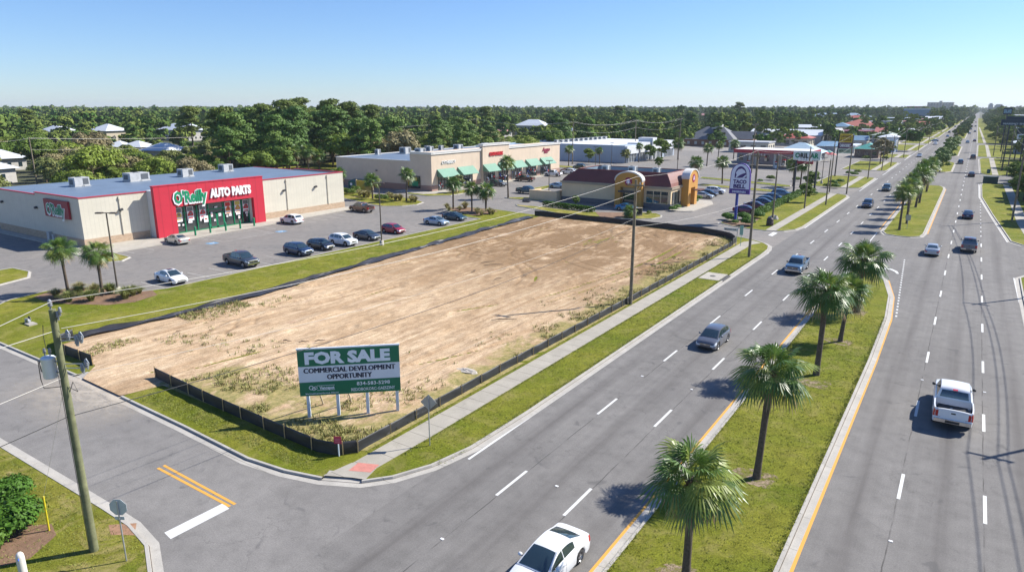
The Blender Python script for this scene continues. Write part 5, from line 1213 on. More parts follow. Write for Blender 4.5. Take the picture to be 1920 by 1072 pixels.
b=MB(); b.box(A0+.21,AY0+.21,7.1,-116.01,AY1-.2,7.22); b.build('roof',ROOFB,sm)
b=MB(); b.box(A0,AY0-.08,0,A1+.08,AY0-.021,1.5); 
piers=[(129.8,132.0),(138.6,140.1),(146.8,150.2),(156.2,157.8),(163.4,165),(170.8,172.6),(179,181),(187.5,193)]
b.build('brick_base',BRICK,sm)
for p,q in piers:
    b=MB(); b.box(A1+.501 if 149<p<163 else A1+.003,p+.001,0,A1+.58 if 149<p<163 else A1+.078,q,1.5); b.build('brick_base',BRICK,sm)
bays=[(132.2,138.2),(140.4,146.4),(150.9,156.0),(158.0,162.8),(165.3,170.5),(173,178.7),(181.3,187.2)]
rs=random.Random(4)
for i,(p,q) in enumerate(bays):
    xx=A1+(.5 if 150<p<163 else 0)
    b=MB(); b.box(xx+.003,p,.15,xx+.05,q,3.6,0)
    n_=5
    for k in range(n_+1): y=p+(q-p)*k/n_; b.box(xx+.05,y-.05,.15,xx+.12,y+.05,3.6,1)
    b.box(xx+.051,p,2.6,xx+.11,q,2.7,1)
    for k in range(9): y=rs.uniform(p+.3,q-.3); z=rs.uniform(.7,2.2); b.box(xx+.121,y-.2,z,xx+.13,y+.2,z+rs.uniform(.25,.6),rs.choice((2,3,2,4)))
    b.build('shop_front',[SHOPGLASS,BLACK,SWHITE,PR,M('poster_blue',(.08,.12,.4),.6,0,0)],sm)
    if i!=3 or True:
        ya_,yb_=p-.35,q+.35; x0_=xx+.05; x1_=xx+2.1; za,zb_=5.35,3.55
        b=MB(); vs=[(x0_,ya_,za),(x0_,yb_,za),(x1_,yb_,zb_),(x1_,ya_,zb_),(x0_,ya_,za-.08),(x0_,yb_,za-.08),(x1_,yb_,zb_-.1),(x1_,ya_,zb_-.1)]
        b.add(vs,[(0,3,2,1),(4,5,6,7),(3,7,6,2),(0,4,7,3),(1,2,6,5)],0); b.add([(x0_,ya_,za-.09),(x1_,ya_,zb_-.11),(x0_,ya_,zb_)],[(0,1,2)],0); b.add([(x0_,yb_,za-.09),(x1_,yb_,zb_-.11),(x0_,yb_,zb_)],[(0,1,2)],0)
        b.build('awning',mat_roof('green_awning_metal',(.115,.27,.19),.45,'Y') if 'GA' not in _MC else _MC['GA'],sm)
        if 'GA' not in _MC: _MC['GA']=D.materials['green_awning_metal']
b=MB(); y0_,z0_=onX(816,304,A1); b.text('CYTHERSOY',(A1,0),(0,1),133.6,6.55,.75,.16,.05,0,w=5.6,bold=.01,slant=.15); b.build('shop_lettering',[SWHITE],sm)
b=MB(); b.text('COUPONNIX',(A1+.5,0),(0,1),153.4,7.5,.95,.2,.05,0,w=6.6,bold=.05); b.build('shop_lettering',[SRED],sm)
b=MB(); b.text('Aguo',(A1,0),(0,1),182.0,7.2,1.1,.12,.04,0,w=4.6,bold=.05,slant=.2); b.box(A1+.04,183.2,6.6,A1+.12,185.4,6.95); b.build('shop_lettering',[M('sign_dark_red2',(.25,.02,.05),.5,0,0)],sm)
for (px,py,z,s_) in ((668,288,7.2,1.2),(760,288,7.2,2.4),(788,290,7.2,2.2),(806,284,7.2,1.6),(827,282,7.2,1.2),(859,282,7.2,2.2),(993,270,7.2,1.6),(782,282,7.2,1.4)):
    x,y=G(px,py,z); x=max(A0+2,min(-118,x)); y=max(AY0+2,min(AY1-3,y)); unit(sm,x,y,7.22,s_,s_,1.5+.3*(s_>2))
b=MB(); b.box(-117.4,AY0-.14,.6,-113.2,AY0-.082,3.7,0); 
b.box(-117.25,AY0-.155,.75,-113.35,AY0-.141,3.55,1); b.box(-116.8,AY0-.17,2.6,-114.2,AY0-.156,3.3,2); b.box(-116.8,AY0-.17,1.2,-113.9,AY0-.156,2.3,3); b.build('display_window',[BLACK,SHOPGLASS,PY,SGREEN],sm)
b=MB(); b.obox((-128,AY0-.2,4.4),(.5,.3,.25),0); b.build('wall_lamp',DARKM,sm)
b=MB(); b.prism([(-118,125.6),(-108,124.6),(-106,127),(-105.6,139),(-106.8,141),(-107,194),(A1+.09,194),(A1+.09,129.6),(-118,129.6)],0,.15); tag(b.build('mall_walk',PLAIN),kind='structure')
# dumpsters and yard behind the store
b=MB(); b.obox((0,0,.9),(5.0,2.3,1.7),0,0); b.add([(-2.5,-1.15,1.75),(2.5,-1.15,1.75),(2.5,1.15,2.15),(-2.5,1.15,2.15)],[(0,1,2,3)],1); 
for k in range(6): b.box(-2.4+k*.9,-1.2,.1,-2.3+k*.9,-1.15,1.7,1)
b.box(-1.9,-1.22,.7,-1.2,-1.2,1.3,2); x,y=G(668,353); o=b.build('dumpster',[M('dumpster_green',(.015,.10,.07),.6,0,.2,2),M('dumpster_lid',(.02,.13,.11),.5,0,.1),SWHITE],loc=(x,y+1,.02),rz=.1); tag(o,'dark green dumpster behind the store next to the yellow panel wall','dumpster')
b=MB(); b.box(-2.8,-.12,0,2.8,.12,2.4,0); b.box(-2.9,-.16,0,-2.7,.16,2.6,1); b.box(2.7,-.16,0,2.9,.16,2.6,1); x,y=G(684,358); o=b.build('enclosure_wall',[M('yellow_panel',(.45,.33,.03),.7,0,.15,3),M('tan_post',(.45,.36,.24),.7,0,.1)],loc=(x,y,.1),rz=R(0)); tag(o,'yellow dumpster screen wall beside the green dumpster','screen wall')
# ---- taco restaurant
tb=empty('restaurant',(0,0,0)); tag(tb,'tan fast food restaurant with a maroon mansard roof and two orange arches','restaurant')
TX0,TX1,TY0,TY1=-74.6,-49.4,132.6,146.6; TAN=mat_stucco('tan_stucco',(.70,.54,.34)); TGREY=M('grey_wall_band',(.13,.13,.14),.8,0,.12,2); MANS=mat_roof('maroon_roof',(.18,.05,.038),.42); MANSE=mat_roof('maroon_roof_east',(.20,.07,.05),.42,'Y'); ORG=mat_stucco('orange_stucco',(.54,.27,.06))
b=MB(); b.box(TX0,TY0,0,TX1,TY1,4.1,0); b.build('wall',TAN,tb)
b=MB(); b.box(TX0-.03,TY0-.04,0,TX1+.04,TY0-.003,1.15); b.box(TX1+.003,TY0-.04,0,TX1+.04,TY1,1.15); b.build('wall_band',TGREY,tb)
b=MB(); b.box(TX0-.25,TY0-.3,4.1,TX1+.3,TY1+.2,4.5); b.box(TX0-.3,TY0-.36,4.5,TX1+.36,TY1+.25,4.58); b.build('eave',M('tan_eave',(.36,.29,.21),.7,0,.08,1),tb)
e=4.585; rz_=7.15; ix=3.0
b=MB(); P0=(TX0,TY0,e);P1=(TX1,TY0,e);P2=(TX1,TY1,e);P3=(TX0,TY1,e);Q0=(TX0+ix,TY0+2.0,rz_);Q1=(TX1-1.8,TY0+2.0,rz_);Q2=(TX1-1.8,TY1-2,rz_);Q3=(TX0+ix,TY1-2,rz_)
def flare(a,b_,c,d,mi,mb,n=4):
    vs=[]
    for i in range(n+1):
        t=i/n; s=t**1.35
        for p,q in ((a,d),(b_,c)): vs.append((p[0]+(q[0]-p[0])*s,p[1]+(q[1]-p[1])*s,p[2]+(q[2]-p[2])*t))
    mb.add(vs,[(2*i,2*i+1,2*i+3,2*i+2) for i in range(n)],mi)
flare(P0,P1,Q1,Q0,0,b); flare(P1,P2,Q2,Q1,1,b); flare(P2,P3,Q3,Q2,0,b); flare(P3,P0,Q0,Q3,1,b); b.build('mansard_roof',[MANS,MANSE],tb)
b=MB(); b.add([(Q0[0],Q0[1],6.0),(Q1[0],Q1[1],6.0),(Q2[0],Q2[1],6.0),(Q3[0],Q3[1],6.0)],[(0,1,2,3)]); 
for a,c in ((Q0,Q1),(Q1,Q2),(Q2,Q3),(Q3,Q0)): b.tube([(a[0],a[1],rz_),(c[0],c[1],rz_)],.1,5,1,True,False)
for a,c in ((Q0,Q1),(Q1,Q2),(Q2,Q3),(Q3,Q0)): b.add([(a[0],a[1],6.0),(c[0],c[1],6.0),(c[0],c[1],rz_),(a[0],a[1],rz_)],[(0,1,2,3)],0)
b.build('flat_roof',[M('roof_blue_grey',(.20,.27,.33),.6,0,.1,1),MANS],tb)
for x,y,s_ in ((-68,141,1.5),(-62,142,1.6),(-56,141,1.4)): unit(tb,x,y,6.02,s_,s_,1.6)
def arch(par,o,ux,w,h,t,ow,oh,name,side=.0):
    """arch slab on frame o,ux centred at 0, width w, crown height h, thickness t towards the front, opening ow x oh"""
    nx,ny=ux[1],-ux[0]; n=16; hw=w/2; sp=h-hw*.62
    pts=[(-hw,0),(-hw,sp)]+[(-hw*math.cos(PI*i/n),sp+(h-sp)*math.sin(PI*i/n)) for i in range(1,n)]+[(hw,sp),(hw,0),(ow/2,0),(ow/2,oh),(-ow/2,oh),(-ow/2,0)]
    b=MB(); P=lambda a,z,k:(o[0]+ux[0]*a+nx*k,o[1]+ux[1]*a+ny*k,z)
    N=len(pts); b.add([P(a,z,t) for a,z in pts],[list(range(N))[::-1]],0); b.add([P(a,z,0) for a,z in pts],[list(range(N))],0)
    vs=[P(a,z,0) for a,z in pts]+[P(a,z,t) for a,z in pts]; b.add(vs,[(i,(i+1)%N,N+(i+1)%N,N+i) for i in range(N)],0)
    ar=b.build(name,ORG,par)
    b=MB(); tp=pts[1:n+2]; lo=[P(a,z+.02,-.12) for a,z in tp]; hi=[P(a*1.04,z+.28,-.12) for a,z in tp]; lo2=[P(a,z+.02,t+.12) for a,z in tp]; hi2=[P(a*1.04,z+.28,t+.12) for a,z in tp]; m_=len(tp)
    b.add(lo+hi+lo2+hi2,[(i,i+1,m_+i+1,m_+i) for i in range(m_-1)]+[(2*m_+i,3*m_+i,3*m_+i+1,2*m_+i+1) for i in range(m_-1)]+[(m_+i,m_+i+1,3*m_+i+1,3*m_+i) for i in range(m_-1)]+[(i,2*m_+i,2*m_+i+1,i+1) for i in range(m_-1)],0)
    b.build('arch_cap',TRIMW,ar)
    b=MB(); zc=sp+.05; vs=[P(0,zc,t+.06)]+[P(.85*math.cos(2*PI*i/20),zc+.85*math.sin(2*PI*i/20),t+.06) for i in range(20)]+[P(.85*math.cos(2*PI*i/20),zc+.85*math.sin(2*PI*i/20),t) for i in range(20)]
    b.add(vs,[(0,1+(i+1)%20,1+i) for i in range(20)]+[(1+i,1+(i+1)%20,21+(i+1)%20,21+i) for i in range(20)],0)
    bl=[(-.45,-.35),(.45,-.35),(.5,-.22),(.36,.0),(.30,.3),(.12,.5),(-.12,.5),(-.30,.3),(-.36,.0),(-.5,-.22)]; b.add([P(a,zc+z,t+.075) for a,z in bl],[list(range(len(bl)))],1)
    b.build('round_emblem',[M('emblem_magenta',(.30,.012,.06),.5,0,0),M('emblem_pale',(.6,.5,.65),.5,0,0)],ar)
    return ar
arch(tb,(-58.2,132.55),(1,0),6.0,7.2,1.2,3.4,4.2,'orange_arch')
arch(tb,(-49.36,141.3),(0,1),5.6,7.5,1.5,2.6,3.9,'orange_arch')
b=MB(); b.box(-60,130.6,3.3,-56.4,131.5,3.5); b.box(-60,130.3,3.2,-56.4,130.6,3.55); b.build('drive_window_awning',DARKM,tb)
b=MB(); b.box(-59.7,132.4,.9,-56.6,132.54,3.2); b.build('drive_window',GLASS,tb)
b=MB(); b.box(-47.3,139.8,3.4,-45.9,142.8,3.6); b.build('entrance_awning',M('brown_awning',(.12,.05,.035),.6,0,.1),tb)
b=MB(); b.box(-49.35,140.1,.2,-49.25,142.5,2.9); b.build('entrance_door',GLASS,tb)
b=MB(); b.box(-54.7,TY0-.06,1.2,-49.9,TY0-.041,3.6,0)
for k in range(4): x=-54.7+k*1.6; b.box(x-.07,TY0-.12,1.15,x+.07,TY0-.061,3.65,1)
b.box(-54.8,TY0-.12,3.6,-49.8,TY0-.061,3.75,1); b.box(-54.8,TY0-.12,1.1,-49.8,TY0-.061,1.2,1); b.build('dining_window',[GLASS,TAN],tb)
b=MB(); b.box(TX1+.041,133.4,.9,TX1+.06,137.2,3.5,0); b.box(TX1+.041,144.8,.9,TX1+.06,146.2,3.5,0)
for y in (133.4,135.3,137.2): b.box(TX1+.06,y-.06,.9,TX1+.12,y+.06,3.5,1)
b.build('front_window',[GLASS,BLACK],tb)
b=MB(); b.prism([(-49.35,131.4),(-46.2,131.8),(-44.9,133.2),(-44.8,146),(-46.6,150.4),(-49.35,150.8)],0,.14); tag(b.build('restaurant_walk',PLAIN),kind='structure')
b=MB(); b.box(-75.4,131.2,0,-75.1,137.5,2.3); b.box(-82.2,131.2,0,-75.4,131.5,2.1,0); b.box(-82.2,131.5,0,-81.9,136,2.1); b.box(-82.25,131.15,2.1,-75.1,131.55,2.2); o=b.build('enclosure_wall',TAN); tag(o,'low tan enclosure wall attached beside the restaurant on its left','wall')
# ---- blue grey building
bg_=empty('warehouse_store',(0,0,0)); tag(bg_,'blue grey and white flat building with a tall white tower front','commercial building')
BL=mat_ribbed('blue_grey_panel',(.40,.46,.52),.9,.9); BW=mat_stucco('white_stucco',(.62,.64,.66),.04)
b=MB(); b.box(-142,240.6,0,-108.6,292,6.4,0); b.build('wall',BL,bg_)
b=MB(); b.box(-141.8,240.8,6.4,-113.5,291.8,6.5); b.build('roof',M('white_membrane',(.72,.74,.76),.6,0,.05,1),bg_)
b=MB()
for p,q,h_,dx in ((241,252,6.1,.8),(254,264,6.9,.5),(269,279,7.0,.5),(280,291.5,6.6,.5)): b.box(-113.6,p,3.2,-108.6+dx,q,h_)
b.box(-113.6,264.5,0,-107.4,268.8,8.5); b.build('parapet',BW,bg_)
b=MB()
for p,q in ((242,251),(254,263.5),(270,278.5),(281,290)):
    b.box(-108.58,p,.3,-108.5,q,3.1,0)
    k=p
    while k<q+.1: b.box(-108.5,k-.12,0,-108.3,k+.12,3.1,1); k+=1.5
b.box(-107.38,265.3,0,-107.3,268,4.4,0); b.build('shop_front',[GLASS,BW],bg_)
b=MB(); b.text('GFC',(-107.4,0),(0,1),265,6.2,1.1,.15,.05,0,w=3.3,bold=.07); b.build('shop_lettering',[M('bright_green',(.1,.4,.03),.5,0,0)],bg_)
for i in range(11): unit(bg_,-139.5+.0*i,243+i*4.4,6.5,1.5,1.5,1.2)
b=MB(); b.box(-160,214,0,-142.2,300,6.0); b.box(-160.2,213.8,6.0,-142.0,300.2,6.15); o=b.build('long_shed',[mat_ribbed('pale_blue_panel',(.36,.45,.54),1.2,.9)]); tag(o,'pale blue grey long building joined behind the strip mall end','building')
# ---- brick building with grey hip roof
hb=empty('brick_building'); tag(hb,'brick building with a big grey hipped roof and gabled porch','building')
hx,hy=-116,385; RF=mat_roof('grey_shingle',(.13,.135,.145),.3)
def hip(par,x0,y0,x1,y1,z0,z1,ins,mat,name='roof',eave=1.0):
    b=MB(); P=[(x0-eave,y0-eave,z0),(x1+eave,y0-eave,z0),(x1+eave,y1+eave,z0),(x0-eave,y1+eave,z0)]
    if x1-x0>y1-y0: a=((x0+ins),(y0+y1)/2,z1); c=((x1-ins),(y0+y1)/2,z1); f=[(0,1,5,4),(1,2,5),(2,3,4,5),(3,0,4),(3,2,1,0)]
    else: a=((x0+x1)/2,y0+ins,z1); c=((x0+x1)/2,y1-ins,z1); f=[(0,1,4),(1,2,5,4),(2,3,5),(3,0,4,5),(3,2,1,0)]
    b.add(P+[a,c],f); return b.build(name,mat,par)
BR=mat_blocks('red_brick',(.28,.11,.07),(.34,.15,.10),(.3,.25,.2),.25,.08)
x0,y0=G(1280,276); b=MB(); b.box(-133,372,0,-106,394,3.6); b.build('wall',BR,hb); hip(hb,-133,372,-106,394,3.6,10.2,9,RF)
b=MB(); b.box(-106,380,0,-98,388,4.2); b.add([(-98,379,4.2),(-98,389,4.2),(-98,384,7.6)],[(0,1,2)]); b.build('porch_wall',BR,hb)
b=MB(); b.add([(-97.4,378.4,4.0),(-97.4,384,7.9),(-112,384,7.9),(-112,378.4,4.0)],[(0,1,2,3)]); b.add([(-97.4,389.6,4.0),(-97.4,384,7.9),(-112,384,7.9),(-112,389.6,4.0)],[(3,2,1,0)]); b.build('porch_roof',RF,hb)
for k in range(4): b=MB(); b.box(-97.99,380.6+k*2,.6,-97.9,381.6+k*2,3.4); b.build('window',TRIMW,hb)
for k in range(6): b=MB(); b.box(-131+k*4,371.9,1,-129.6+k*4,371.99,2.6); b.build('window',TRIMW,hb)
b=MB(); b.box(-121,381,8,-116,386,11); b.box(-121.2,380.8,11,-115.8,386.2,11.2); b.build('roof_box',TRIMW,hb)
# ---- other distant buildings: (name,label,px left,px right,py base,height,depth,wall,roof,kind)
def far_box(name,label,cat,x0,y0,x1,y1,h,wall,roof,rkind='flat',rh=1.5,win=None,text=None,rise=None):
    r_=empty(name); tag(r_,label,cat); b=MB(); b.box(x0,y0,0,x1,y1,h); b.build('wall',wall,r_)
    if rkind=='flat': b=MB(); b.box(x0-.3,y0-.3,h,x1+.3,y1+.3,h+rh*.25); b.build('roof',roof,r_)
    elif rkind=='hip': hip(r_,x0,y0,x1,y1,h,h+rh,min(x1-x0,y1-y0)/2,roof)
    elif rkind=='gable':
        b=MB(); ym=(y0+y1)/2; b.add([(x0-.5,y0-.6,h),(x1+.5,y0-.6,h),(x1+.5,ym,h+rh),(x0-.5,ym,h+rh),(x1+.5,y1+.6,h),(x0-.5,y1+.6,h)],[(0,1,2,3),(3,2,4,5),(1,4,2),(0,3,5)]); b.build('roof',roof,r_)
    if win:
        n_=max(2,int((x1-x0)/win))
        for k in range(n_):
            a=x0+(x1-x0)*(k+.25)/n_; b=MB(); b.box(a,y0-.05,1.0,a+(x1-x0)*.5/n_,y0-.003,h*.75); b.build('window',GLASS,r_)
        n_=max(2,int((y1-y0)/win))
        for k in range(n_):
            a=y0+(y1-y0)*(k+.25)/n_; b=MB(); b.box(x1+.003,a,1.0,x1+.05,a+(y1-y0)*.5/n_,h*.75); b.build('window',GLASS,r_)
    return r_
PALE=M('pale_wall',(.50,.48,.44),.8,0,.1,1); WROOF=M('white_metal_roof',(.62,.65,.68),.5,.1,.08,1); TROOF=M('terracotta_roof',(.34,.09,.06),.7,0,.15,1); GREYW=M('grey_wall',(.27,.29,.31),.8,0,.1,1); PINKR=M('pink_roof',(.42,.2,.18),.7,0,.1,1); BLUER=M('blue_roof',(.13,.23,.33),.5,0,.1,1); TEALR=M('teal_roof',(.05,.26,.22),.5,0,.1,1); MAR=M('maroon_fascia',(.17,.03,.04),.6,0,.1,1); BRNW=M('brown_wall',(.22,.14,.10),.8,0,.1,1)
for (q,wd,dp,h,t,rz) in HS:
    x,y=G(*q); rf=WROOF if 'white' in t or 'pale' in t else (PINKR if 'pink' in t or 'peach' in t else WROOF)
    r_=empty('house',(x,y,-.1),R(rz)); tag(r_,t,'house')
    hh=h
    b=MB(); b.box(-wd/2,-dp/2,0,wd/2,dp/2,hh); b.build('wall',M('cream_house_wall',(.50,.44,.33),.8,0,.08,1) if 'cream' in t else PALE,r_)
    hip(r_,-wd/2,-dp/2,wd/2,dp/2,hh,hh+min(dp,wd)*.28,min(dp,wd)*.5,rf)
    for k in range(int(wd/3.2)):
        for z in ([1.2] if hh<6.4 else [1.2,4.3]): b=MB(); a=-wd/2+1.2+k*3.2; b.box(a,-dp/2-.05,z,a+1.1,-dp/2-.003,z+1.4); b.build('window',GLASS,r_)
    for k in range(int(dp/3.2)): b=MB(); a=-dp/2+1.2+k*3.2; b.box(wd/2+.003,a,1.2,wd/2+.05,a+1.1,2.6); b.build('window',GLASS,r_)
far_box('long_hall','long low grey hall with a white roof behind the brick building','hall',-112,424,-72,446,5.0,GREYW,WROOF,'gable',3.0)
far_box('small_hall','white gabled end building right of the long grey hall','building',-71,436,-65,452,6.4,PALE,TRIMW,'gable',2.5,4)
far_box('canopy_building','wide building with a dark red flat canopy edge behind the gas station','building',-92,478,-54,505,4.6,BRNW,MAR,'flat',7,5)
far_box('orange_roof_shop','little shop with an orange roof beside the dark red canopy','shop',-88,452,-80,460,3.0,BRNW,TROOF,'hip',2.0,3)
far_box('red_gable_shop','pinkish red gabled building at the right end of the dark red canopy','building',-52,488,-46,500,5.5,M('red_wall',(.45,.12,.10),.8,0,.1,1),M('red_roof2',(.45,.14,.12),.7,0,.1,1),'gable',3.0)
far_box('blue_roof_building','low building with a pale blue hipped roof behind the gas canopy','building',-65,288,-49,302,3.2,GREYW,M('pale_blue_roof',(.36,.48,.55),.5,0,.1,1),'hip',3.6,4)
far_box('blue_shed','narrow shed with blue roof right of the pale blue hipped roof','shed',-60,345,-52,375,3.2,GREYW,BLUER,'gable',1.6)
far_box('white_shed','white low building behind the red umbrellas','building',-55,352,-45,372,3.0,PALE,WROOF,'flat',2,4)
far_box('teal_canopy_shop','shop with a teal striped canopy along the road','shop',-41,322,-32,336,3.6,BRNW,TEALR,'hip',2.2,3)
far_box('white_box_building','white and blue box building close to the road','building',-37,368,-30,382,7.0,M('white_blue_wall',(.55,.62,.70),.6,0,.05,1),WROOF,'hip',1.2,4)
far_box('grey_green_building','grey building with a greenish roof behind the white box building','building',-46,420,-36,440,6,GREYW,M('grey_green_roof',(.25,.30,.24),.7,0,.1,1),'hip',2,4)
far_box('red_tile_building','broad building with a red tile hipped roof in the trees','building',-98,640,-66,670,5.5,BRNW,TROOF,'hip',5.5,6)
far_box('white_flat_shop','small white roofed shop left of the red tile roof','shop',-115,560,-98,575,6.0,PALE,WROOF,'gable',2,4)
far_box('blue_grey_complex','long blue grey low complex beyond the red tile roof','building',-190,980,-112,1020,9,GREYW,M('hazy_blue_roof',(.22,.30,.38),.6,0,.1,1),'hip',5,8)
far_box('white_roof_market','white flat market building before the hotel','building',-105,960,-60,1000,8,M('teal_grey_wall',(.25,.33,.36),.8,0,.1,1),WROOF,'flat',3,8)
far_box('white_roof_market','second white roofed market building nearer the road','building',-88,780,-62,800,7,GREYW,WROOF,'flat',3,8)
far_box('pink_house','pink roofed house by the road before the hotel','house',-62,800,-50,812,7,PALE,PINKR,'hip',4,5)
far_box('pink_house','second pink roofed house nearer the road before the hotel','house',-52,860,-40,872,7,PALE,PINKR,'hip',4,5)
far_box('glass_office','blue glass office block with a white roof in front of the hotel','office',-92,1180,-56,1200,18,M('blue_glass_wall',(.10,.22,.32),.3,0,.1,1),WROOF,'flat',5)
ht=empty('hotel_tower'); tag(ht,'tall beige high rise hotel standing alone at the horizon','hotel')
hxa,_=onY(1738,200,2150); hxb,_=onY(1788,200,2150); _,hz=onY(1760,192,2150)
b=MB()
n_=9
for k in range(n_):
    a=hxa+(hxb-hxa)*k/n_; w_=(hxb-hxa)/n_; b.box(a+.05,2150+(k%2)*4,0,a+w_-.05,2180,hz+(3.5 if k in(4,) else 0))
b.build('wall',M('hotel_wall',(.48,.45,.40),.8,0,.05,.2),ht)
b=MB()
for k in range(n_):
    a=hxa+(hxb-hxa)*k/n_; w_=(hxb-hxa)/n_
    for f in range(10): b=MB(); b.box(a+w_*.25,2149.7+(k%2)*4,3+f*(hz-5)/10,a+w_*.75,2149.95+(k%2)*4,3+(f+.55)*(hz-5)/10); b.build('window',GLASS,ht)
for (xa,xb,h_,t) in ((1853,1862,196,'pale hazy tower at the far right horizon, left of two'),(1865,1881,198,'pale hazy block at the far right horizon, right of two')):
    a,_=onY(xa,200,2300); c,_=onY(xb,200,2300); _,z_=onY(xa,h_,2300); b=MB(); b.box(a,2300,0,c,2330,z_); b.box(a+2,2302,z_,c-2,2310,z_+3); o=b.build('distant_tower',M('hotel_wall',(.48,.45,.40))); tag(o,t,'tower')
a,_=onY(1700,200,2000); c,_=onY(1737,200,2000); _,z_=onY(1720,199.5,2000); b=MB(); b.box(a,2000,0,c,2030,z_); b.box(a+4,1999.8,z_-5,c-4,2000,z_-3); o=b.build('distant_block',MAR); tag(o,'dark reddish flat block left of the hotel tower','building')
# right side of the road
far_box('roadside_shop','white roofed commercial building at the right border far along the road','shop',22,640,60,690,9,GREYW,WROOF,'gable',3,6)
far_box('roadside_shop','nearer white walled shop at the right border beneath the dark sign','shop',20,420,40,440,7,PALE,WROOF,'gable',3,5)
far_box('brick_shop','brownish small shop among the dark trees at the right','shop',17,330,26,342,4.5,BRNW,PINKR,'gable',2,4)
far_box('teal_building','bright teal glass building cut by the right edge of the view','building',14.5,188,30,215,9,M('teal_cladding',(.05,.33,.42),.3,0,.1,1),M('teal_cladding2',(.08,.30,.38),.4,0,.1,1),'flat',3)
# ---- gas station
gs=empty('gas_station_canopy'); tag(gs,'red edged gas station canopy on white columns','gas station canopy')
b=MB(); b.box(-70,247,4.95,-44,262,6.1,0); b.box(-69.7,247.3,6.1,-44.3,261.7,6.13,1); b.box(-69.8,247.2,4.90,-44.2,261.8,4.95,1); cn=b.build('canopy',[M('red_fascia',(.42,.01,.035),.4,0,.05,1),TRIMW],gs)
for x,y in ((-65,250),(-56.5,250),(-48,250),(-65,258.5),(-56.5,258.5),(-48,258.5)): b=MB(); b.box(x-.35,y-.35,0,x+.35,y+.35,4.95); b.build('column',TRIMW,gs)
for k,(x,y) in enumerate(((-65,248.6),(-55.5,248.6),(-65,260),(-55.5,260))):
    b=MB(); b.box(-.45,-.3,0,.45,.3,1.9,0); b.box(-.4,-.32,1.1,.4,-.3,1.6,1); b.box(-.5,-.35,1.9,.5,.35,2.3,2); o=b.build('fuel_pump',[SWHITE,BLACK,SRED],loc=(x,y,0)); tag(o,'white and red fuel pump by the '+['front left','front right','rear left','rear right'][k]+' canopy column','fuel pump','fuel pumps')
far_box('station_shop','dark windowed gas station shop under and behind the red canopy','shop',-74,266,-52,280,4.2,GREYW,TRIMW,'flat',2,3)
for k,(px,py) in enumerate(((1545,300),(1552,298),(1558,303))):
    x,y=G(px,py); b=MB(); b.tube([(0,0,0),(0,0,2.8)],.05,6,1); b.lathe([(0,3.6),(1.8,2.7),(1.85,2.6)],(0,0,0),8,0,'Z',False); o=b.build('parasol',[[SRED,TEALR,M('stripe_red',(.5,.1,.1),.6,0,0)][k],METAL],loc=(x,y,0)); tag(o,['red parasol left of the teal one','teal parasol between two red ones','second red parasol right of the teal one'][k]+' past the gas station','parasol')

W2=M('cream_far_wall',(.55,.50,.40),.8,0,.08,1); REDR=M('red_roof_far',(.36,.07,.05),.6,0,.1,1); BRR=M('brown_roof_far',(.20,.13,.09),.7,0,.1,1); GRR=M('light_grey_roof',(.42,.43,.45),.6,0,.1,1)
for (x0,y0,w_,d_,h,wl,rf,k,rh,t,c_) in (
 (-96,330,18,12,4.5,W2,GRR,'flat',2,'cream flat shop left of the blue hipped roof','shop'),
 (-92,402,18,14,4.2,W2,REDR,'hip',2.6,'cream shop with a red hipped roof in front of the long hall','shop'),(-62,398,16,12,4.0,PALE,BLUER,'gable',2.2,'white shop with a blue gabled roof left of the greenish roof','shop'),
 (-48,455,12,14,4.4,W2,TROOF,'hip',2.4,'cream shop with a terracotta roof near the road','shop'),(-70,540,22,14,5,PALE,GRR,'flat',3,'wide pale shop with a light grey flat roof','shop'),
 (-44,520,10,16,5,BRNW,WROOF,'gable',2.2,'brown walled shop with a white gabled roof near the road','shop'),(-96,600,14,18,6,W2,BLUER,'hip',3,'cream building with a blue hipped roof in the trees','building'),
 (-52,610,16,14,6,PALE,TEALR,'hip',3,'white shop with a teal hipped roof along the frontage','shop'),(-46,690,12,20,6,GREYW,REDR,'gable',3,'grey shop with a red gabled roof along the frontage','shop'),
 (-105,760,26,18,7,PALE,GRR,'flat',3,'large pale store with a grey roof right of the red tile roof','store'),(-50,930,18,26,8,W2,WROOF,'gable',3,'cream store with a white gabled roof far along the frontage','store'),
 (-130,880,30,20,8,BRNW,REDR,'hip',4,'far brown building with a wide red roof','building'),(-48,1080,16,30,9,PALE,BLUER,'flat',3,'far white block with a blue roof line by the road','building'),
 (19,500,14,22,6,W2,BLUER,'gable',3,'cream shop with a blue gabled roof on the right side of the road','shop'),(20,560,18,20,6,PALE,REDR,'hip',3,'white shop with a red hipped roof on the right side of the road','shop'),
 (16,385,16,16,5,GREYW,WROOF,'hip',2.4,'grey shop with a white hipped roof among the right hand poles','shop'),(22,760,30,40,9,W2,WROOF,'flat',4,'big pale store at the right side beyond the signs','store'),
 (17,290,16,12,4.2,PALE,GRR,'flat',2,'low white shop right of the far sidewalk','shop'),(24,900,30,60,12,GREYW,GRR,'flat',4,'long grey block at the far right of the road','building')):
    far_box('far_shop' if c_=='shop' else 'far_'+c_,t,c_,x0,y0,x0+w_,y0+d_,h,wl,rf,k,rh,4 if y0<700 else 8)
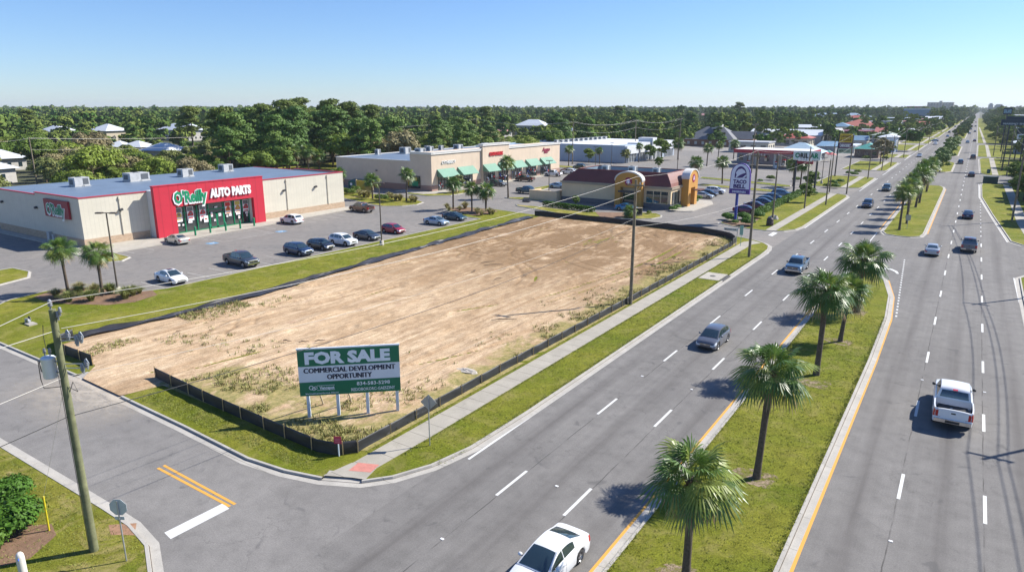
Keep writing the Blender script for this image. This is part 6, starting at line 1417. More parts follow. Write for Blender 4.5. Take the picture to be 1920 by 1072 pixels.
# ================================================================ silt fences
FAB=NB('silt_fabric'); FAB=FAB.done(FAB.ramp(FAB.noise(1,5,.7,FAB.co((.6,.6,3))),[(.35,(.012,.013,.015)),(.62,(.03,.031,.034)),(.72,(.12,.12,.125))]),.55)
def fence(pts,h,label,stake=2.35,z0=.13,lean=0.0,seed=1,stk=WOOD):
    rs=random.Random(seed); root=empty('silt_fence',(pts[0][0],pts[0][1],0)); tag(root,label,'silt fence')
    ox,oy=pts[0]; P=[];acc=0;S=[]
    for (x0,y0),(x1,y1) in zip(pts,pts[1:]):
        L_=math.hypot(x1-x0,y1-y0); n=max(1,int(L_/.4))
        for i in range(n): t=i/n; P.append((x0+(x1-x0)*t,y0+(y1-y0)*t,acc+L_*t,(x1-x0)/L_,(y1-y0)/L_))
        acc+=L_
    P.append((*pts[-1],acc,P[-1][3],P[-1][4]))
    k=0.0
    for q in P:
        if q[2]>=k: S.append(q); k+=stake
    b=MB(); rows=5; vs=[]
    for th in (-.012,.012):
        for (x,y,s,ux,uy) in P:
            ph=(s%stake)/stake; sag=.07*math.sin(PI*ph)*h; wob=.05*math.sin(s*1.7)+.03*math.sin(s*4.1+1)
            for r in range(rows+1):
                t=r/rows; off=th+wob*math.sin(PI*t)*.8+lean*t+.06*math.sin(PI*ph)*t; vs.append((x-uy*off-ox,y+ux*off-oy,z0+(h-sag*t)*t))
    m_=rows+1; n=len(P)
    fs=[(i*m_+r,(i+1)*m_+r,(i+1)*m_+r+1,i*m_+r+1) for i in range(n-1) for r in range(rows)]
    fs2=[tuple(n*m_+q for q in f[::-1]) for f in fs]; top=[(i*m_+rows,(i+1)*m_+rows,n*m_+(i+1)*m_+rows,n*m_+i*m_+rows) for i in range(n-1)]
    b.add(vs,fs+fs2+top,0,True); b.build('fabric',FAB,root)
    for (x,y,s,ux,uy) in S:
        b=MB(); tl=rs.uniform(-.04,.04); hh=h+rs.uniform(.05,.18); c=(x+uy*.045-ox,y-ux*.045-oy)
        b.tube([(c[0],c[1],z0-.1),(c[0]+uy*tl-uy*lean*0,c[1]-ux*tl,z0+hh)],.035,4,0,True,False); b.build('stake',stk,root)
    return root
fence([(-49.4,25.5),(-41.2,24.9),(-34.9,24.6),(-30.2,24.45),(-28.9,24.75),(-28.1,25.7)],.85,'black silt fence along the side street in front of the sale board',2.3,seed=1)
fence([(-28.1,25.72),(-28.15,42),(-27.95,64),(-27.9,101.5)],.72,'long black silt fence with wooden stakes beside the sidewalk',2.45,seed=2)
fence([(-27.95,101.8),(-28.2,104.6),(-29.4,106.6),(-31.5,108.4),(-35,109.7),(-47,110.75),(-68.2,110.9)],1.0,'dark silt fence along the far side of the bare lot',6.0,seed=3,stk=BLACK)
fence([(-64.6,26.6),(-64.2,25.2),(-61.5,24.2),(-56.2,24.25)],.85,'short rust edged silt fence by the site entrance on the far left',2.4,seed=4)
# collapsed fence along the store side
pts=[(-64.2,26.6),(-64.0,30),(-63.4,34),(-63.3,46),(-64.4,60),(-65.5,78),(-66.6,92),(-67.4,108.4)]; n=340; V=[];W_=9
for i in range(n+1):
    t=i/n*(len(pts)-1); k=min(int(t),len(pts)-2); u=t-k; x=pts[k][0]+(pts[k+1][0]-pts[k][0])*u; y=pts[k][1]+(pts[k+1][1]-pts[k][1])*u
    wd=1.25+.35*math.sin(y*.31)+.2*math.sin(y*.9)
    for j in range(W_):
        q=j/(W_-1); z=.16+.10*abs(math.sin(q*9+y*.4))+.16*float(vnoise(np.array([y*.9]),np.array([q*5+3]),4)[0])+.22*math.exp(-((q-.85)/.12)**2)*(.6+.4*math.sin(y*.5))
        V.append((x+(q-.45)*wd*-1+.12*math.sin(y*1.3+q*4),y+.1*math.sin(q*7+y),z))
idx=np.arange((n+1)*W_).reshape(n+1,W_); F=np.stack([idx[:-1,:-1],idx[:-1,1:],idx[1:,1:],idx[1:,:-1]],-1).reshape(-1,4)
fc=NB('fallen_fabric'); fcm=fc.done(fc.ramp(fc.noise(1,6,.75,fc.co((3.2,.22,1)),.6),[(.3,(.016,.016,.019)),(.58,(.04,.038,.042)),(.70,(.30,.30,.32))]),.5)
o=D.objects.new('fallen_silt_fence',bigmesh('fallen_silt_fence',np.array(V),F,fcm,smooth=True)); link(o); tag(o,'collapsed black fabric lying along the grass strip beside the store lot','silt fence')
# ================================================================ signs
uS=(.7400,.6726); oS=(-34.2,27.2)
fs_=empty('sale_board',(0,0,0)); tag(fs_,'green and white for sale board on four white posts in the bare lot','sign board')
def nS(a,k): return (oS[0]+uS[0]*a+uS[1]*k,oS[1]+uS[1]*a-uS[0]*k)
PWHITE=M('white_post_paint',(.62,.68,.74),.6,0,.05,2)
b=MB(); b.panel(oS,uS,-.38,1.76,6.12,4.95,.07,0); b.panel(oS,uS,-.38,1.76,6.12,2.71,(.071,.079),1); b.panel(oS,uS,-.38,3.8,6.12,4.95,(.071,.079),1); b.panel(oS,uS,-.42,4.953,6.16,5.05,(-.02,.10),0)
b.build('panel',[M('board_white',(.70,.74,.80),.5,0,.03,1),M('board_green',(.004,.16,.080),.45,0,.06,1)],fs_)
K=.081
b=MB(); b.text('FOR SALE',oS,uS,.07,3.99,.80,.012,K,0,w=5.45,bold=.055); b.build('lettering',[M('board_letter',(.80,.84,.90),.5,0,0)],fs_)
b=MB(); [b.text('COMMERCIAL DEVELOPMENT',oS,uS,-.06+q,3.34,.33,.01,.073+q*.04,0,w=5.85) for q in (0,.022,.044)]; [b.text('OPPORTUNITY',oS,uS,1.40+q,2.86,.34,.01,.073+q*.04,0,w=2.85) for q in (0,.022,.044)]; b.build('lettering',[M('board_navy',(.006,.012,.045),.5,0,0)],fs_)
b=MB(); b.text('834-583-5298',oS,uS,3.28,2.32,.24,.01,K,0,w=2.15,bold=.012); b.text('REDOBOKORC-GAESZINY',oS,uS,2.9,1.93,.21,.01,K,0,w=2.85,bold=.008)
b.text('Vencepot',oS,uS,.88,2.17,.22,.01,K,0,w=.95,bold=.03); b.text('MorVeeDiverneriSecond, Ofvncas',oS,uS,-.02,1.86,.10,.01,K,0,w=2.1,bold=.01)
for (cx,cz,r_) in ((.36,2.32,.15),(.52,2.24,.12),(.64,2.30,.11)):
    vs=[];
    for i in range(18):
        t=2*PI*i/18
        for rr in (r_,r_*.72): p=nS(cx+rr*math.cos(t),K+.01); vs.append((p[0],p[1],cz+rr*math.sin(t)))
    b.add(vs,[(2*i,2*i+1,(2*i+3)%36,(2*i+2)%36) for i in range(18)],0)
for z in (2.11,2.43): b.panel(oS,uS,.72,z,1.86,z+.02,(K,K+.01),0)
b.build('lettering',[M('board_letter',(.80,.84,.90))],fs_)
for a in (.08,1.98,3.9,5.86):
    b=MB(); b.panel(oS,uS,a-.10,.1,a+.10,4.9,(-.21,-.003),0); b.build('post',PWHITE,fs_)
for a in (.4,2.3):
    p0=nS(a,-.22); p1=nS(a+.35,-2.0); b=MB(); b.tube([(p0[0],p0[1],3.4),(p1[0],p1[1],.2)],.06,5); b.build('brace',M('tan_brace',(.45,.38,.27),.8,0,.1),fs_)
# warning diamond seen from behind
X,Y,zt=HT((806,838),(802,742)); sg=empty('warning_sign',(X,Y,.12)); tag(sg,'diamond road sign seen from behind on a grey post by the sidewalk','road sign')
ub=(.93,.367); b=MB(); b.tube([(0,0,0),(0,0,zt-.15)],.035,6); b.build('post',METAL,sg)
b=MB(); r_=.52; zc=zt-.55; ob=(0.0,0.05)
nx_,ny_=ub[1],-ub[0]; q=[(0,-r_),(r_,0),(0,r_),(-r_,0)]; f=[(ub[0]*a+nx_*(-.045),ub[1]*a+ny_*(-.045),zc+c) for a,c in q]; k=[(x-nx_*.012,y-ny_*.012,z) for x,y,z in f]
b.add(f+k,[(0,1,2,3),(7,6,5,4),(0,4,5,1),(1,5,6,2),(2,6,7,3),(3,7,4,0)],0); b.build('plate',M('sign_back',(.42,.41,.37),.5,.3,.08,3),sg)
# stop sign from behind
X,Y,zt=HT((238,1055),(222,938)); sg=empty('stop_sign',(X,Y,.12)); tag(sg,'octagonal stop sign seen from behind on a leaning grey post','road sign')
b=MB(); b.tube([(0,0,0),(-.06,.02,zt-.15)],.035,6); b.build('post',METAL,sg)
ub=(.86,.51); nx_,ny_=ub[1],-ub[0]; oc=[(.42*math.cos(R(22.5+45*i)),.42*math.sin(R(22.5+45*i))) for i in range(8)]; zc=zt-.48
b=MB(); f=[(ub[0]*a-nx_*.05-.05,ub[1]*a-ny_*.05,zc+c) for a,c in oc]; k=[(x-nx_*.01,y-ny_*.01,z) for x,y,z in f]; b.add(f+k,[list(range(8)),list(range(15,7,-1))]+[(i,8+i,8+(i+1)%8,(i+1)%8) for i in range(8)],0)
b.panel((-.05-nx_*.05,-ny_*.05),ub,-.22,zc-.62,.22,zc-.46,.01,0); b.build('plate',M('grey_sign_back',(.48,.53,.54),.5,.1,.08,3),sg)
# small red notice
X,Y=G(636,858); sg=empty('notice_sign',(X,Y,.12)); tag(sg,'small red notice on a white stake at the fence corner','notice'); b=MB(); b.box(-.04,-.02,0,.04,.02,1.1); b.build('post',PWHITE,sg)
b=MB(); un=(.86,.5); b.panel((0,-.03),un,-.22,.82,.22,1.28,.02,0)
for z in (1.12,1.02,.92): b.panel((0,-.03),un,-.15,z,.15,z+.03,(.021,.024),1)
b.build('plate',[M('notice_red',(.42,.03,.08),.5,0,0),M('notice_text',(.55,.2,.25),.5,0,0)],sg)
# guy guard, white pedestal
X,Y,zt=HT((93,998),(97,930)); b=MB(); b.tube([(0,0,0),(.02,.02,zt)],.045,8); b.lathe([(.05,zt),(.03,zt+.04),(0,zt+.05)],(.02,.02,0),8); o=b.build('guy_guard',M('guard_yellow',(.62,.50,.02),.5,0,.04,2),loc=(X,Y,.1)); tag(o,'yellow guy wire guard standing by the leafy bush','guy wire guard'); GUY=(X,Y,zt)
X,Y=G(46,1085); b=MB(); b.lathe([(.17,0),(.165,1.0),(.14,1.16),(.08,1.24),(0,1.26)],(0,0,0),14,0); b.obox((.13,-.1,1.0),(.02,.12,.1),.7,1); o=b.build('marker_post',[M('pedestal_white',(.66,.62,.56),.6,0,.1,3),M('mark_blue',(.05,.12,.5),.5,0,0)],loc=(X,Y,.1)); tag(o,'white rounded utility post at the bottom left among the bushes','utility post')
# valve assembly on the lawn
X,Y=G(55,609); b=MB(); b.box(-.1,-.35,0,.9,.35,.12,1); b.tube([(-.6,0,.0),(-.6,0,.35),(-.2,0,.42),(.1,0,.42),(.1,0,.1)],.11,8,0); b.lathe([(0,.25),(.24,.25),(.24,.18),(0,.16)],(-.35,0,.40),10,2,'Y'); b.lathe([(.12,0),(.12,.3),(.05,.36),(0,.36)],(-.55,.3,.1),8,0)
o=b.build('water_valve',[M('valve_grey',(.42,.43,.44),.5,.3,.1),PLAIN,BLACK],loc=(X,Y,.12)); tag(o,'grey backflow valve on a pale pad on the left lawn','valve')
# pole sign of the restaurant
X,Y,zt=HT((1378,418),(1390,306)); ps=empty('pole_sign',(X,Y,.1)); tag(ps,'tall arch topped white restaurant sign on a blue purple pole','pole sign')
PUR=M('sign_purple',(.06,.025,.22),.45,0,.03,1); SW2=M('sign_face_white',(.62,.66,.80),.4,0,.02,1)
b=MB(); b.box(-.2,-.2,0,.2,.2,5.2); b.build('pole',M('pole_blue_purple',(.03,.05,.26),.5,0,.06,1),ps)
cx=.35; w2=1.95; zb=5.15; zs=8.6
def shape(w_,zb_,zs_,top): return [(cx-w_*(1.06),zb_)]+[(cx-w_,zs_)]+[(cx-w_*math.cos(PI*i/14),zs_+top*math.sin(PI*i/14)) for i in range(1,14)]+[(cx+w_,zs_),(cx+w_*1.06,zb_)]
def ext(b,pts,y0,y1,mi): N=len(pts); b.add([(x,y0,z) for x,z in pts],[list(range(N))[::-1]],mi); b.add([(x,y1,z) for x,z in pts],[list(range(N))],mi); vs=[(x,y0,z) for x,z in pts]+[(x,y1,z) for x,z in pts]; b.add(vs,[(i,(i+1)%N,N+(i+1)%N,N+i) for i in range(N)],mi)
b=MB(); ext(b,shape(w2+.12,zb,zs,1.95),-.28,.28,0); ext(b,shape(w2-.02,zb+.9,zs,1.80),-.30,-.281,1); ext(b,shape(w2-.02,zb+.9,zs,1.80),.281,.30,1); o=b.build('panel',[PUR,SW2],ps); o.scale=(.82,1,1); o.location=(cx*.18,0,0)
b=MB(); on=(0,-.30); ux_=(1,0)
b.text('TACO',on,ux_,cx-1.42,7.02,.66,.03,.004,0,w=2.84,bold=.05); b.text('BELL',on,ux_,cx-1.32,6.2,.66,.03,.004,0,w=2.6,bold=.05); b.text('DEGERRARA',on,ux_,cx-1.45,5.38,.36,.03,-.018+.0,1,w=2.9,bold=.03)
bell=[]
for i in range(17): t=PI*(1-i/16); bell.append((cx+1.3*math.cos(t)*(.92 if i<8 else 1),8.45+1.55*math.sin(t)))
bell+= [(cx+1.35,8.0),(cx-1.2,7.95)]
b.add([(x,-.315,z) for x,z in bell],[list(range(len(bell)))],0)
sw=[(cx-1.0,8.9),(cx-.5,9.45),(cx+.2,9.62),(cx+.85,9.3),(cx+1.1,8.9),(cx+.5,8.75),(cx-.1,8.5),(cx-.6,8.15),(cx-.75,8.02),(cx-1.0,8.02),(cx-.8,8.5)]
b.add([(x,-.325,z) for x,z in sw],[list(range(len(sw)))[::-1]],1)
cl=[(cx-.3,8.12),(cx+.4,8.55),(cx+1.1,8.75),(cx+.7,8.3),(cx+.2,8.1)]
b.add([(x,-.335,z) for x,z in cl],[list(range(len(cl)))],0); b.add([(x,-.34,z) for x,z in [(cx-.25,8.02),(cx+.5,8.1),(cx+1.2,8.62),(cx+1.3,8.4),(cx+.9,8.02)]],[[0,1,2,3,4]],1)
o=b.build('lettering',[M('letter_purple',(.035,.012,.14),.5,0,0),SW2],ps); o.scale=(.82,1,1); o.location=(cx*.18,0,0)
b=MB(); b.obox((0,0,.6),(.9,.35,.9),0,0); 
# gas price sign
def post_sign(base,cx_,posts,panels,label,name='pole_sign',cat='pole sign',pm=DARKM,facing=(1,0)):
    """panels: (x0,z0,x1,z1,material,text,textmat)"""
    X,Y=base; r_=empty(name,(X,Y,.1)); tag(r_,label,cat)
    for a,h_,w_ in posts: b=MB(); b.box(a-w_,-w_,0,a+w_,w_,h_); b.build('post',pm,r_)
    for (x0,z0,x1,z1,m_,tx,tm) in panels:
        b=MB(); b.box(x0,-.42,z0,x1,-.0+.22,z1,0)
        if tx:
            n_=len(tx); hh=(z1-z0)/(n_+.35)
            for i,t in enumerate(tx): t and b.text(t,(0,-.42),(1,0),x0+(x1-x0)*.07,z1-hh*(i+1)-.0,hh*.72,.03,.01,1,w=(x1-x0)*.86,bold=.04)
        b.build('panel',[m_,tm or BLACK],r_)
    return r_
X,Y,zt=HT((1507,362),(1507,284)); zb=HT((1507,362),(1507,301))[2]
post_sign((X,Y),0,[(-2.4,zb,.2),(2.3,zb,.2)],[(-3.2,zb,3.0,zt,M('pale_sign_face',(.62,.66,.64),.5,0,0),['ORIL AR'],SGREEN),(-2.2,zb-.9,1.4,zb-.01,M('sign_dark_red',(.26,.015,.03)),['_____'],SWHITE)],'white sign with green letters over a red panel beside the gas station road')
X,Y,zt=HT((1578,332),(1578,252)); z1=HT((1578,332),(1578,268))[2]; z2=HT((1578,332),(1578,279))[2]; z3=HT((1578,332),(1578,288))[2]
YEL=M('sign_yellow',(.62,.42,.02),.5,0,0)
post_sign((X,Y),0,[(-1.9,zt,.16),(1.9,zt,.16)],[(-1.72,z1+.05,1.72,zt,YEL,['LAVAGE','& XODUS'],M('sign_brown',(.12,.05,.01),.5,0,0)),(-1.72,z2+.03,1.72,z1,M('sign_plum',(.10,.015,.08),.5,0,0),['CARNOSKIRT'],SWHITE),(-1.72,z3,1.72,z2,M('sign_sage',(.45,.52,.42),.5,0,0),['MERLINGO'],M('sign_olive',(.12,.16,.1),.5,0,0))],'tall stacked sign with a yellow panel over a plum and a sage panel')
DK=M('sign_dark_blue',(.012,.03,.055),.4,0,.05,1)
X,Y,zt=HT((1893,322),(1893,216)); zb=HT((1893,322),(1893,236))[2]
post_sign((X,Y),0,[(-2.2,zb,.2),(2.2,zb,.2)],[(-4.6,zb,4.6,zt-1.5,DK,['','MARINO SHORES'],M('sign_grey_letters',(.35,.4,.42),.5,0,0)),(-3.3,zt-1.49,3.3,zt-.5,DK,None,None)],'dark blue roof shaped sign high above the trees at the right')
X,Y,zt=HT((1912,300),(1912,241)); zb=HT((1912,300),(1912,252))[2]; zc_=HT((1912,300),(1912,261))[2]
post_sign((X,Y),0,[(-1.8,zb,.2),(2.2,zb,.2)],[(-2.6,zb,4.0,zt,M('sign_dark_green',(.012,.04,.035),.4,0,.05,1),None,None),(-2.2,zc_,4.0,zb-.05,SWHITE,['OPEN DAILY'],BLACK)],'dark green sign over a white letter board at the right edge')
X,Y,zt=HT((1876,285),(1873,203)); post_sign((X,Y),0,[(0,zt-3,.25)],[(-1.7,zt-3,1.7,zt,DK,['SEALAND'],M('sign_blue_letters',(.25,.4,.5),.5,0,0))],'small dark square sign on a mast left of the roof shaped one')
# street name signs at the corner
X,Y,zt=HT((1379,462),(1386,430)); r_=empty('street_sign',(X,Y,.1)); tag(r_,'grey street name plate and green sign on a post at the lot corner','street sign'); b=MB(); b.tube([(0,0,0),(.15,0,2.6)],.05,6); b.build('post',METAL,r_)
b=MB(); b.box(-1.9,-.03,2.2,.1,.03,2.6,0); b.text('BEACH DR',(0,-.03),(1,0),-1.75,2.28,.22,.01,.003,1,w=1.7,bold=.02); b.build('name_plate',[M('grey_sign_back',(.28,.34,.36)),BLACK],r_); b=MB(); b.box(.45,-.03,1.7,.95,.03,3.1); b.tube([(.7,.05,0),(.7,.05,3.1)],.04,6); b.build('green_plate',M('pale_green_sign',(.20,.38,.33),.5,0,.05,1),r_)
X,Y,zt=HT((1700,430),(1700,402)); r_=empty('median_sign',(X,Y,.1)); tag(r_,'square grey sign back on a short post at the tip of the second median','road sign'); b=MB(); b.tube([(0,0,0),(0,0,zt-.1)],.04,6); b.build('post',METAL,r_); b=MB(); b.box(-.38,-.04,zt-1.1,.38,-.02,zt-.15); b.build('plate',M('sign_back',(.42,.41,.37)),r_)
# green box, bin and rock, mail boxes
X,Y=G(1856,344); b=MB(); b.box(-1.7,-.9,0,1.7,.9,1.7,0); b.box(-1.78,-.98,1.7,1.78,.98,1.8,0); b.box(-.02,-.93,.2,.02,-.9,1.6,1); o=b.build('utility_cabinet',[M('cabinet_green',(.025,.06,.05),.5,0,.1,1),BLACK],loc=(X,Y,.12)); tag(o,'large dark green utility cabinet on the right corner lawn','utility cabinet')
X,Y=G(1853,326); b=MB(); b.lathe([(.45,0),(.5,1.1),(.4,1.25),(0,1.35)],(0,0,0),12,0); o=b.build('litter_bin',M('bin_teal',(.03,.09,.08),.5,0,.1),loc=(X,Y,.14)); tag(o,'small dark teal bin by the right sidewalk beyond the cabinet','bin')
X,Y=G(1443,424); b=MB(); b.lathe([(.0,0),(.62,0),(.62,.7),(.55,.75),(.6,.85),(.5,1.3),(0,1.45)],(0,0,0),12,0); o=b.build('litter_bin',M('bin_brown',(.07,.045,.04),.6,0,.3,3),loc=(X,Y,.12)); tag(o,'dark brown bin on the lawn corner beneath the utility pole','bin')
bm=bmesh_rock=None
rng=np.random.default_rng(2)
b=MB(); n1,n2=10,6; vs=[]
for i in range(n2+1):
    for j in range(n1): a=2*PI*j/n1; e_=PI/2*i/n2; r_=1*(.8+.35*rng.random()); vs.append((r_*math.cos(a)*math.cos(e_),r_*.7*math.sin(a)*math.cos(e_),r_*.75*math.sin(e_)))
b.add(vs,[(i*n1+j,i*n1+(j+1)%n1,(i+1)*n1+(j+1)%n1,(i+1)*n1+j) for i in range(n2) for j in range(n1)],0); X,Y=G(1450,412); o=b.build('boulder',M('pale_rock',(.42,.38,.33),.9,0,.2,3),loc=(X,Y,.1)); tag(o,'pale boulder behind the brown bin on the corner lawn','boulder')
o=o.copy(); link(o); X,Y=G(876,701); o.location=(X,Y,.12); o.scale=(1.1,.8,.35); tag(o,'flat white sandy slab among the weeds near the fence','stone slab')
X,Y=G(987,379); b=MB(); b.box(-.9,-.3,0,.9,.3,.25); b.obox((0,0,.6),(1.5,.8,.12),.2,0,.5); o=b.build('menu_speaker',DARKM,loc=(X,Y,.1)); tag(o,'low dark drive-through fixture on the small concrete pad','fixture')
X,Y=G(1195,405); b=MB(); b.box(-.9,-.25,0,.9,.25,1.5,0); b.box(-.8,-.27,.3,.8,-.25,1.4,1); o=b.build('menu_board',[M('tan_block',(.5,.42,.3),.7,0,.1),BLACK],loc=(X,Y,.1),rz=.5); tag(o,'small tan menu board by the drive-through hedge','menu board')
# debris on the sand
for k,(px,py,a,l) in enumerate(((915,492,.5,2.2),(925,497,.3,2.6),(890,508,1.2,1.2),(945,600,.1,2.5),(985,518,.9,1.2),(600,640,.4,.9),(570,642,.2,.9),(538,640,-.3,.8),(1180,420,.4,1.5),(335,622,1.2,.7),(372,585,.3,.8),(935,523,.6,1.3))):
    x,y=G(px,py,.3); b=MB(); b.tube([(-l/2,0,0),(-l/6,.08,.06),(l/6,-.05,.05),(l/2,.1,0)],[.03,.055,.05,.02],5); o=b.build('branch',M('dead_wood',(.16,.11,.07),.9,0,.2,4),loc=(x,y,.36),rz=a+.6); tag(o,'dry dark stick lying on the bare sand','stick','sticks scattered over the sand')
# ================================================================ lamps, poles, wires
def lamp(b0,t0,label,arm=.9):
    X,Y,zt=HT(b0,t0); r_=empty('lamp_post',(X,Y,.1)); tag(r_,label,'lamp post')
    b=MB(); b.lathe([(0,.75),(.3,.75),(.32,0)],(0,0,0),14); b.build('footing',PLAIN,r_); b=MB(); b.tube([(0,0,.7),(0,0,zt)],[.10,.075],8); b.build('pole',M('bronze_pole',(.12,.10,.08),.5,.3,.1,1),r_)
    b=MB(); b.obox((0,0,zt),(arm*2,.14,.08),R(33),0); b.obox((math.cos(R(33))*arm*.85,math.sin(R(33))*arm*.85,zt),(.7,.45,.14),R(33),0); b.obox((-math.cos(R(33))*arm*.85,-math.sin(R(33))*arm*.85,zt),(.7,.45,.14),R(33),0); b.build('lamp_head',M('lamp_brown',(.10,.075,.055),.5,.2,.05),r_)
lamp((222,552),(200,401),'brown twin headed lamp post beside the pair of palms'); lamp((716,461),(711,345),'dark lamp post in front of the dark grey sedan',.5)
lamp((1029,374),(1029,302),'lamp post in the strip mall lot left of the enclosure wall',.5); lamp((1116,316),(1116,276),'lamp post before the blue grey wall, left of two',.5); lamp((1146,312),(1146,268),'taller lamp post before the blue grey wall, right of two',.4)
lamp((1540,345),(1543,296),'slim lamp post by the corner lawn past the restaurant',.5); lamp((1268,350),(1268,250),'tall dark lamp post behind the restaurant roof',.3)
PL={}
def upole(key,X,Y,h,label,arm=0,mat=POLE,r0=.17,group=None,trans=False,adir=0):
    r_=empty('utility_pole',(X,Y,0)); tag(r_,label,'utility pole',group)
    b=MB(); b.tube([(0,0,0),(0,0,h*.5),(0,0,h)],[r0,r0*.85,r0*.65],10); b.build('pole',mat,r_)
    ca,sa=math.cos(adir),math.sin(adir)
    if arm:
        b=MB(); b.obox((0,0,h-.55),(arm*2,.12,.14),adir,0); b.tube([(ca*arm*.6,sa*arm*.6,h-.6),(0,0,h-1.3)],.02,4,1); b.build('crossarm',[mat,METAL],r_)
        for a in (-arm*.95,arm*.5,arm*.95): b=MB(); b.lathe([(.03,-.02),(.06,.05),(.06,.12),(.03,.16),(.05,.22),(.0,.26)],(ca*a,sa*a,h-.48),8); b.build('insulator',M('porcelain_grey',(.42,.43,.45),.3,0,0),r_)
    else:
        b=MB(); b.lathe([(.03,-.02),(.07,.06),(.06,.14),(.04,.18),(.07,.26),(.0,.32)],(0,0,h),8); b.build('insulator',M('porcelain_grey',(.42,.43,.45)),r_)
    if trans:
        b=MB(); b.lathe([(0,-.5),(.24,-.5),(.26,-.45),(.26,.4),(.22,.5),(0,.52)],(-.5*ca,-.5*sa,h-3),12); b.build('transformer',M('transformer_grey',(.45,.50,.56),.45,.1,.05),r_)
    PL[key]=(X,Y,h); return r_
WIRE=M('bare_wire',(.50,.48,.44),.5,.3,0); CABLE=M('black_cable',(.03,.03,.032),.6,0,0)
def wire(p,q,sag,label,group=None,r=.014,mat=WIRE,name='overhead_wire'):
    pts=[]
    for i in range(15):
        t=i/14; pts.append((p[0]+(q[0]-p[0])*t,p[1]+(q[1]-p[1])*t,p[2]+(q[2]-p[2])*t-4*sag*t*(1-t)))
    b=MB(); b.tube(pts,r,5,0,False); tag(b.build(name,mat),label,'wire' if mat is WIRE else 'cable',group)
# near left pole, built in detail
XL,YL,hL=HT((178,1035),(97,584)); r_=empty('utility_pole',(XL,YL,.1)); tag(r_,'greenish wooden utility pole with a grey transformer in the left foreground','utility pole')
b=MB(); b.tube([(0,0,0),(0,0,hL*.3),(0,0,hL*.7),(0,0,hL)],[.185,.17,.15,.135],16); b.build('pole',POLEG,r_)
rx,ry=math.cos(R(AZ)),math.sin(R(AZ))
POR=M('porcelain_dark',(.27,.28,.31),.3,0,0); CAN=M('transformer_white',(.66,.70,.76),.4,0,.05)
def ins(x,y,z,par,s_=1,ax=None):
    b=MB(); b.lathe([(.03*s_,-.12*s_),(.03*s_,0),(.085*s_,.02*s_),(.05*s_,.07*s_),(.08*s_,.10*s_),(.045*s_,.15*s_),(.075*s_,.18*s_),(.03*s_,.24*s_),(0,.26*s_)],(x,y,z),12); b.build('insulator',POR,par)
ins(-rx*.05,-ry*.05,hL+.12,r_,1.25); ins(rx*.2,ry*.2,hL-.35,r_,1.1); ins(rx*.32,ry*.32,hL-.15,r_,1.0)
zT=HT((178,1035),(112,688))[2]-.1
b=MB(); cx_,cy_=-rx*.55,-ry*.55; b.lathe([(0,-.50),(.25,-.50),(.28,-.46),(.28,.38),(.30,.40),(.24,.46),(.1,.5),(0,.5)],(cx_,cy_,zT),20); tr=b.build('transformer',CAN,r_)
b=MB(); b.tube([(cx_-rx*.27,cy_-ry*.27,zT+.35),(cx_-rx*.40,cy_-ry*.40,zT+.2),(cx_-rx*.38,cy_-ry*.38,zT-.2),(cx_-rx*.27,cy_-ry*.27,zT-.3)],.022,6); b.build('bracket',DARKM,tr)
for k in (-.1,.12): ins(cx_+rx*k,cy_+ry*k,zT+.62,tr,.9)
b=MB(); b.tube([(cx_,cy_,zT+.8),(cx_-.05,cy_,zT+1.4),(cx_+.1,cy_,zT+1.9)],.014,5); b.tube([(cx_-rx*.45,cy_-ry*.45,zT+.3),(cx_-rx*.47,cy_-ry*.47,zT-.6),(cx_-rx*.40,cy_-ry*.40,zT-1.0),(0,0,zT-.9)],.018,5); b.build('lead',CABLE,tr)
b=MB()
for z in (zT+.25,zT-.25): b.obox((-rx*.22,-ry*.22,z),(.3,.09,.06),R(AZ),0)
b.build('mount',METAL,r_)
for (dx,dz,s_) in ((.45,-1.1,.9),(.8,-1.35,.95),(1.0,-1.2,1.05),(.85,-2.6,.85),(1.05,-2.4,.8)):
    b=MB(); x,y,z=rx*dx,ry*dx,hL+dz; b.lathe([(.035,-.3*s_),(.05,-.2*s_),(.09,-.16*s_),(.05,-.1*s_),(.09,-.05*s_),(.05,0),(.09,.06*s_),(.05,.11*s_),(.03,.2*s_)],(x,y,z),10); b.tube([(0,0,z-.05),(x,y,z-.05)],.022,5,1); b.tube([(x+.05,y,z+.2),(x+.14,y+.05,z),(x+.1,y,z-.28)],.028,5,1); b.build('cutout_fuse',[POR,METAL],r_)
b=MB(); b.tube([(.0,-.2,hL-2.0),(.03,-.21,hL*.5),(.02,-.22,0)],.012,4); b.tube([(-rx*.1,-ry*.1,zT-.8),(rx*.5,ry*.5,zT-1.15),(rx*.35,ry*.35,zT-.7),(0,0,zT-1.5)],.016,5); b.build('ground_lead',CABLE,r_)
PL['L']=(XL,YL,hL)
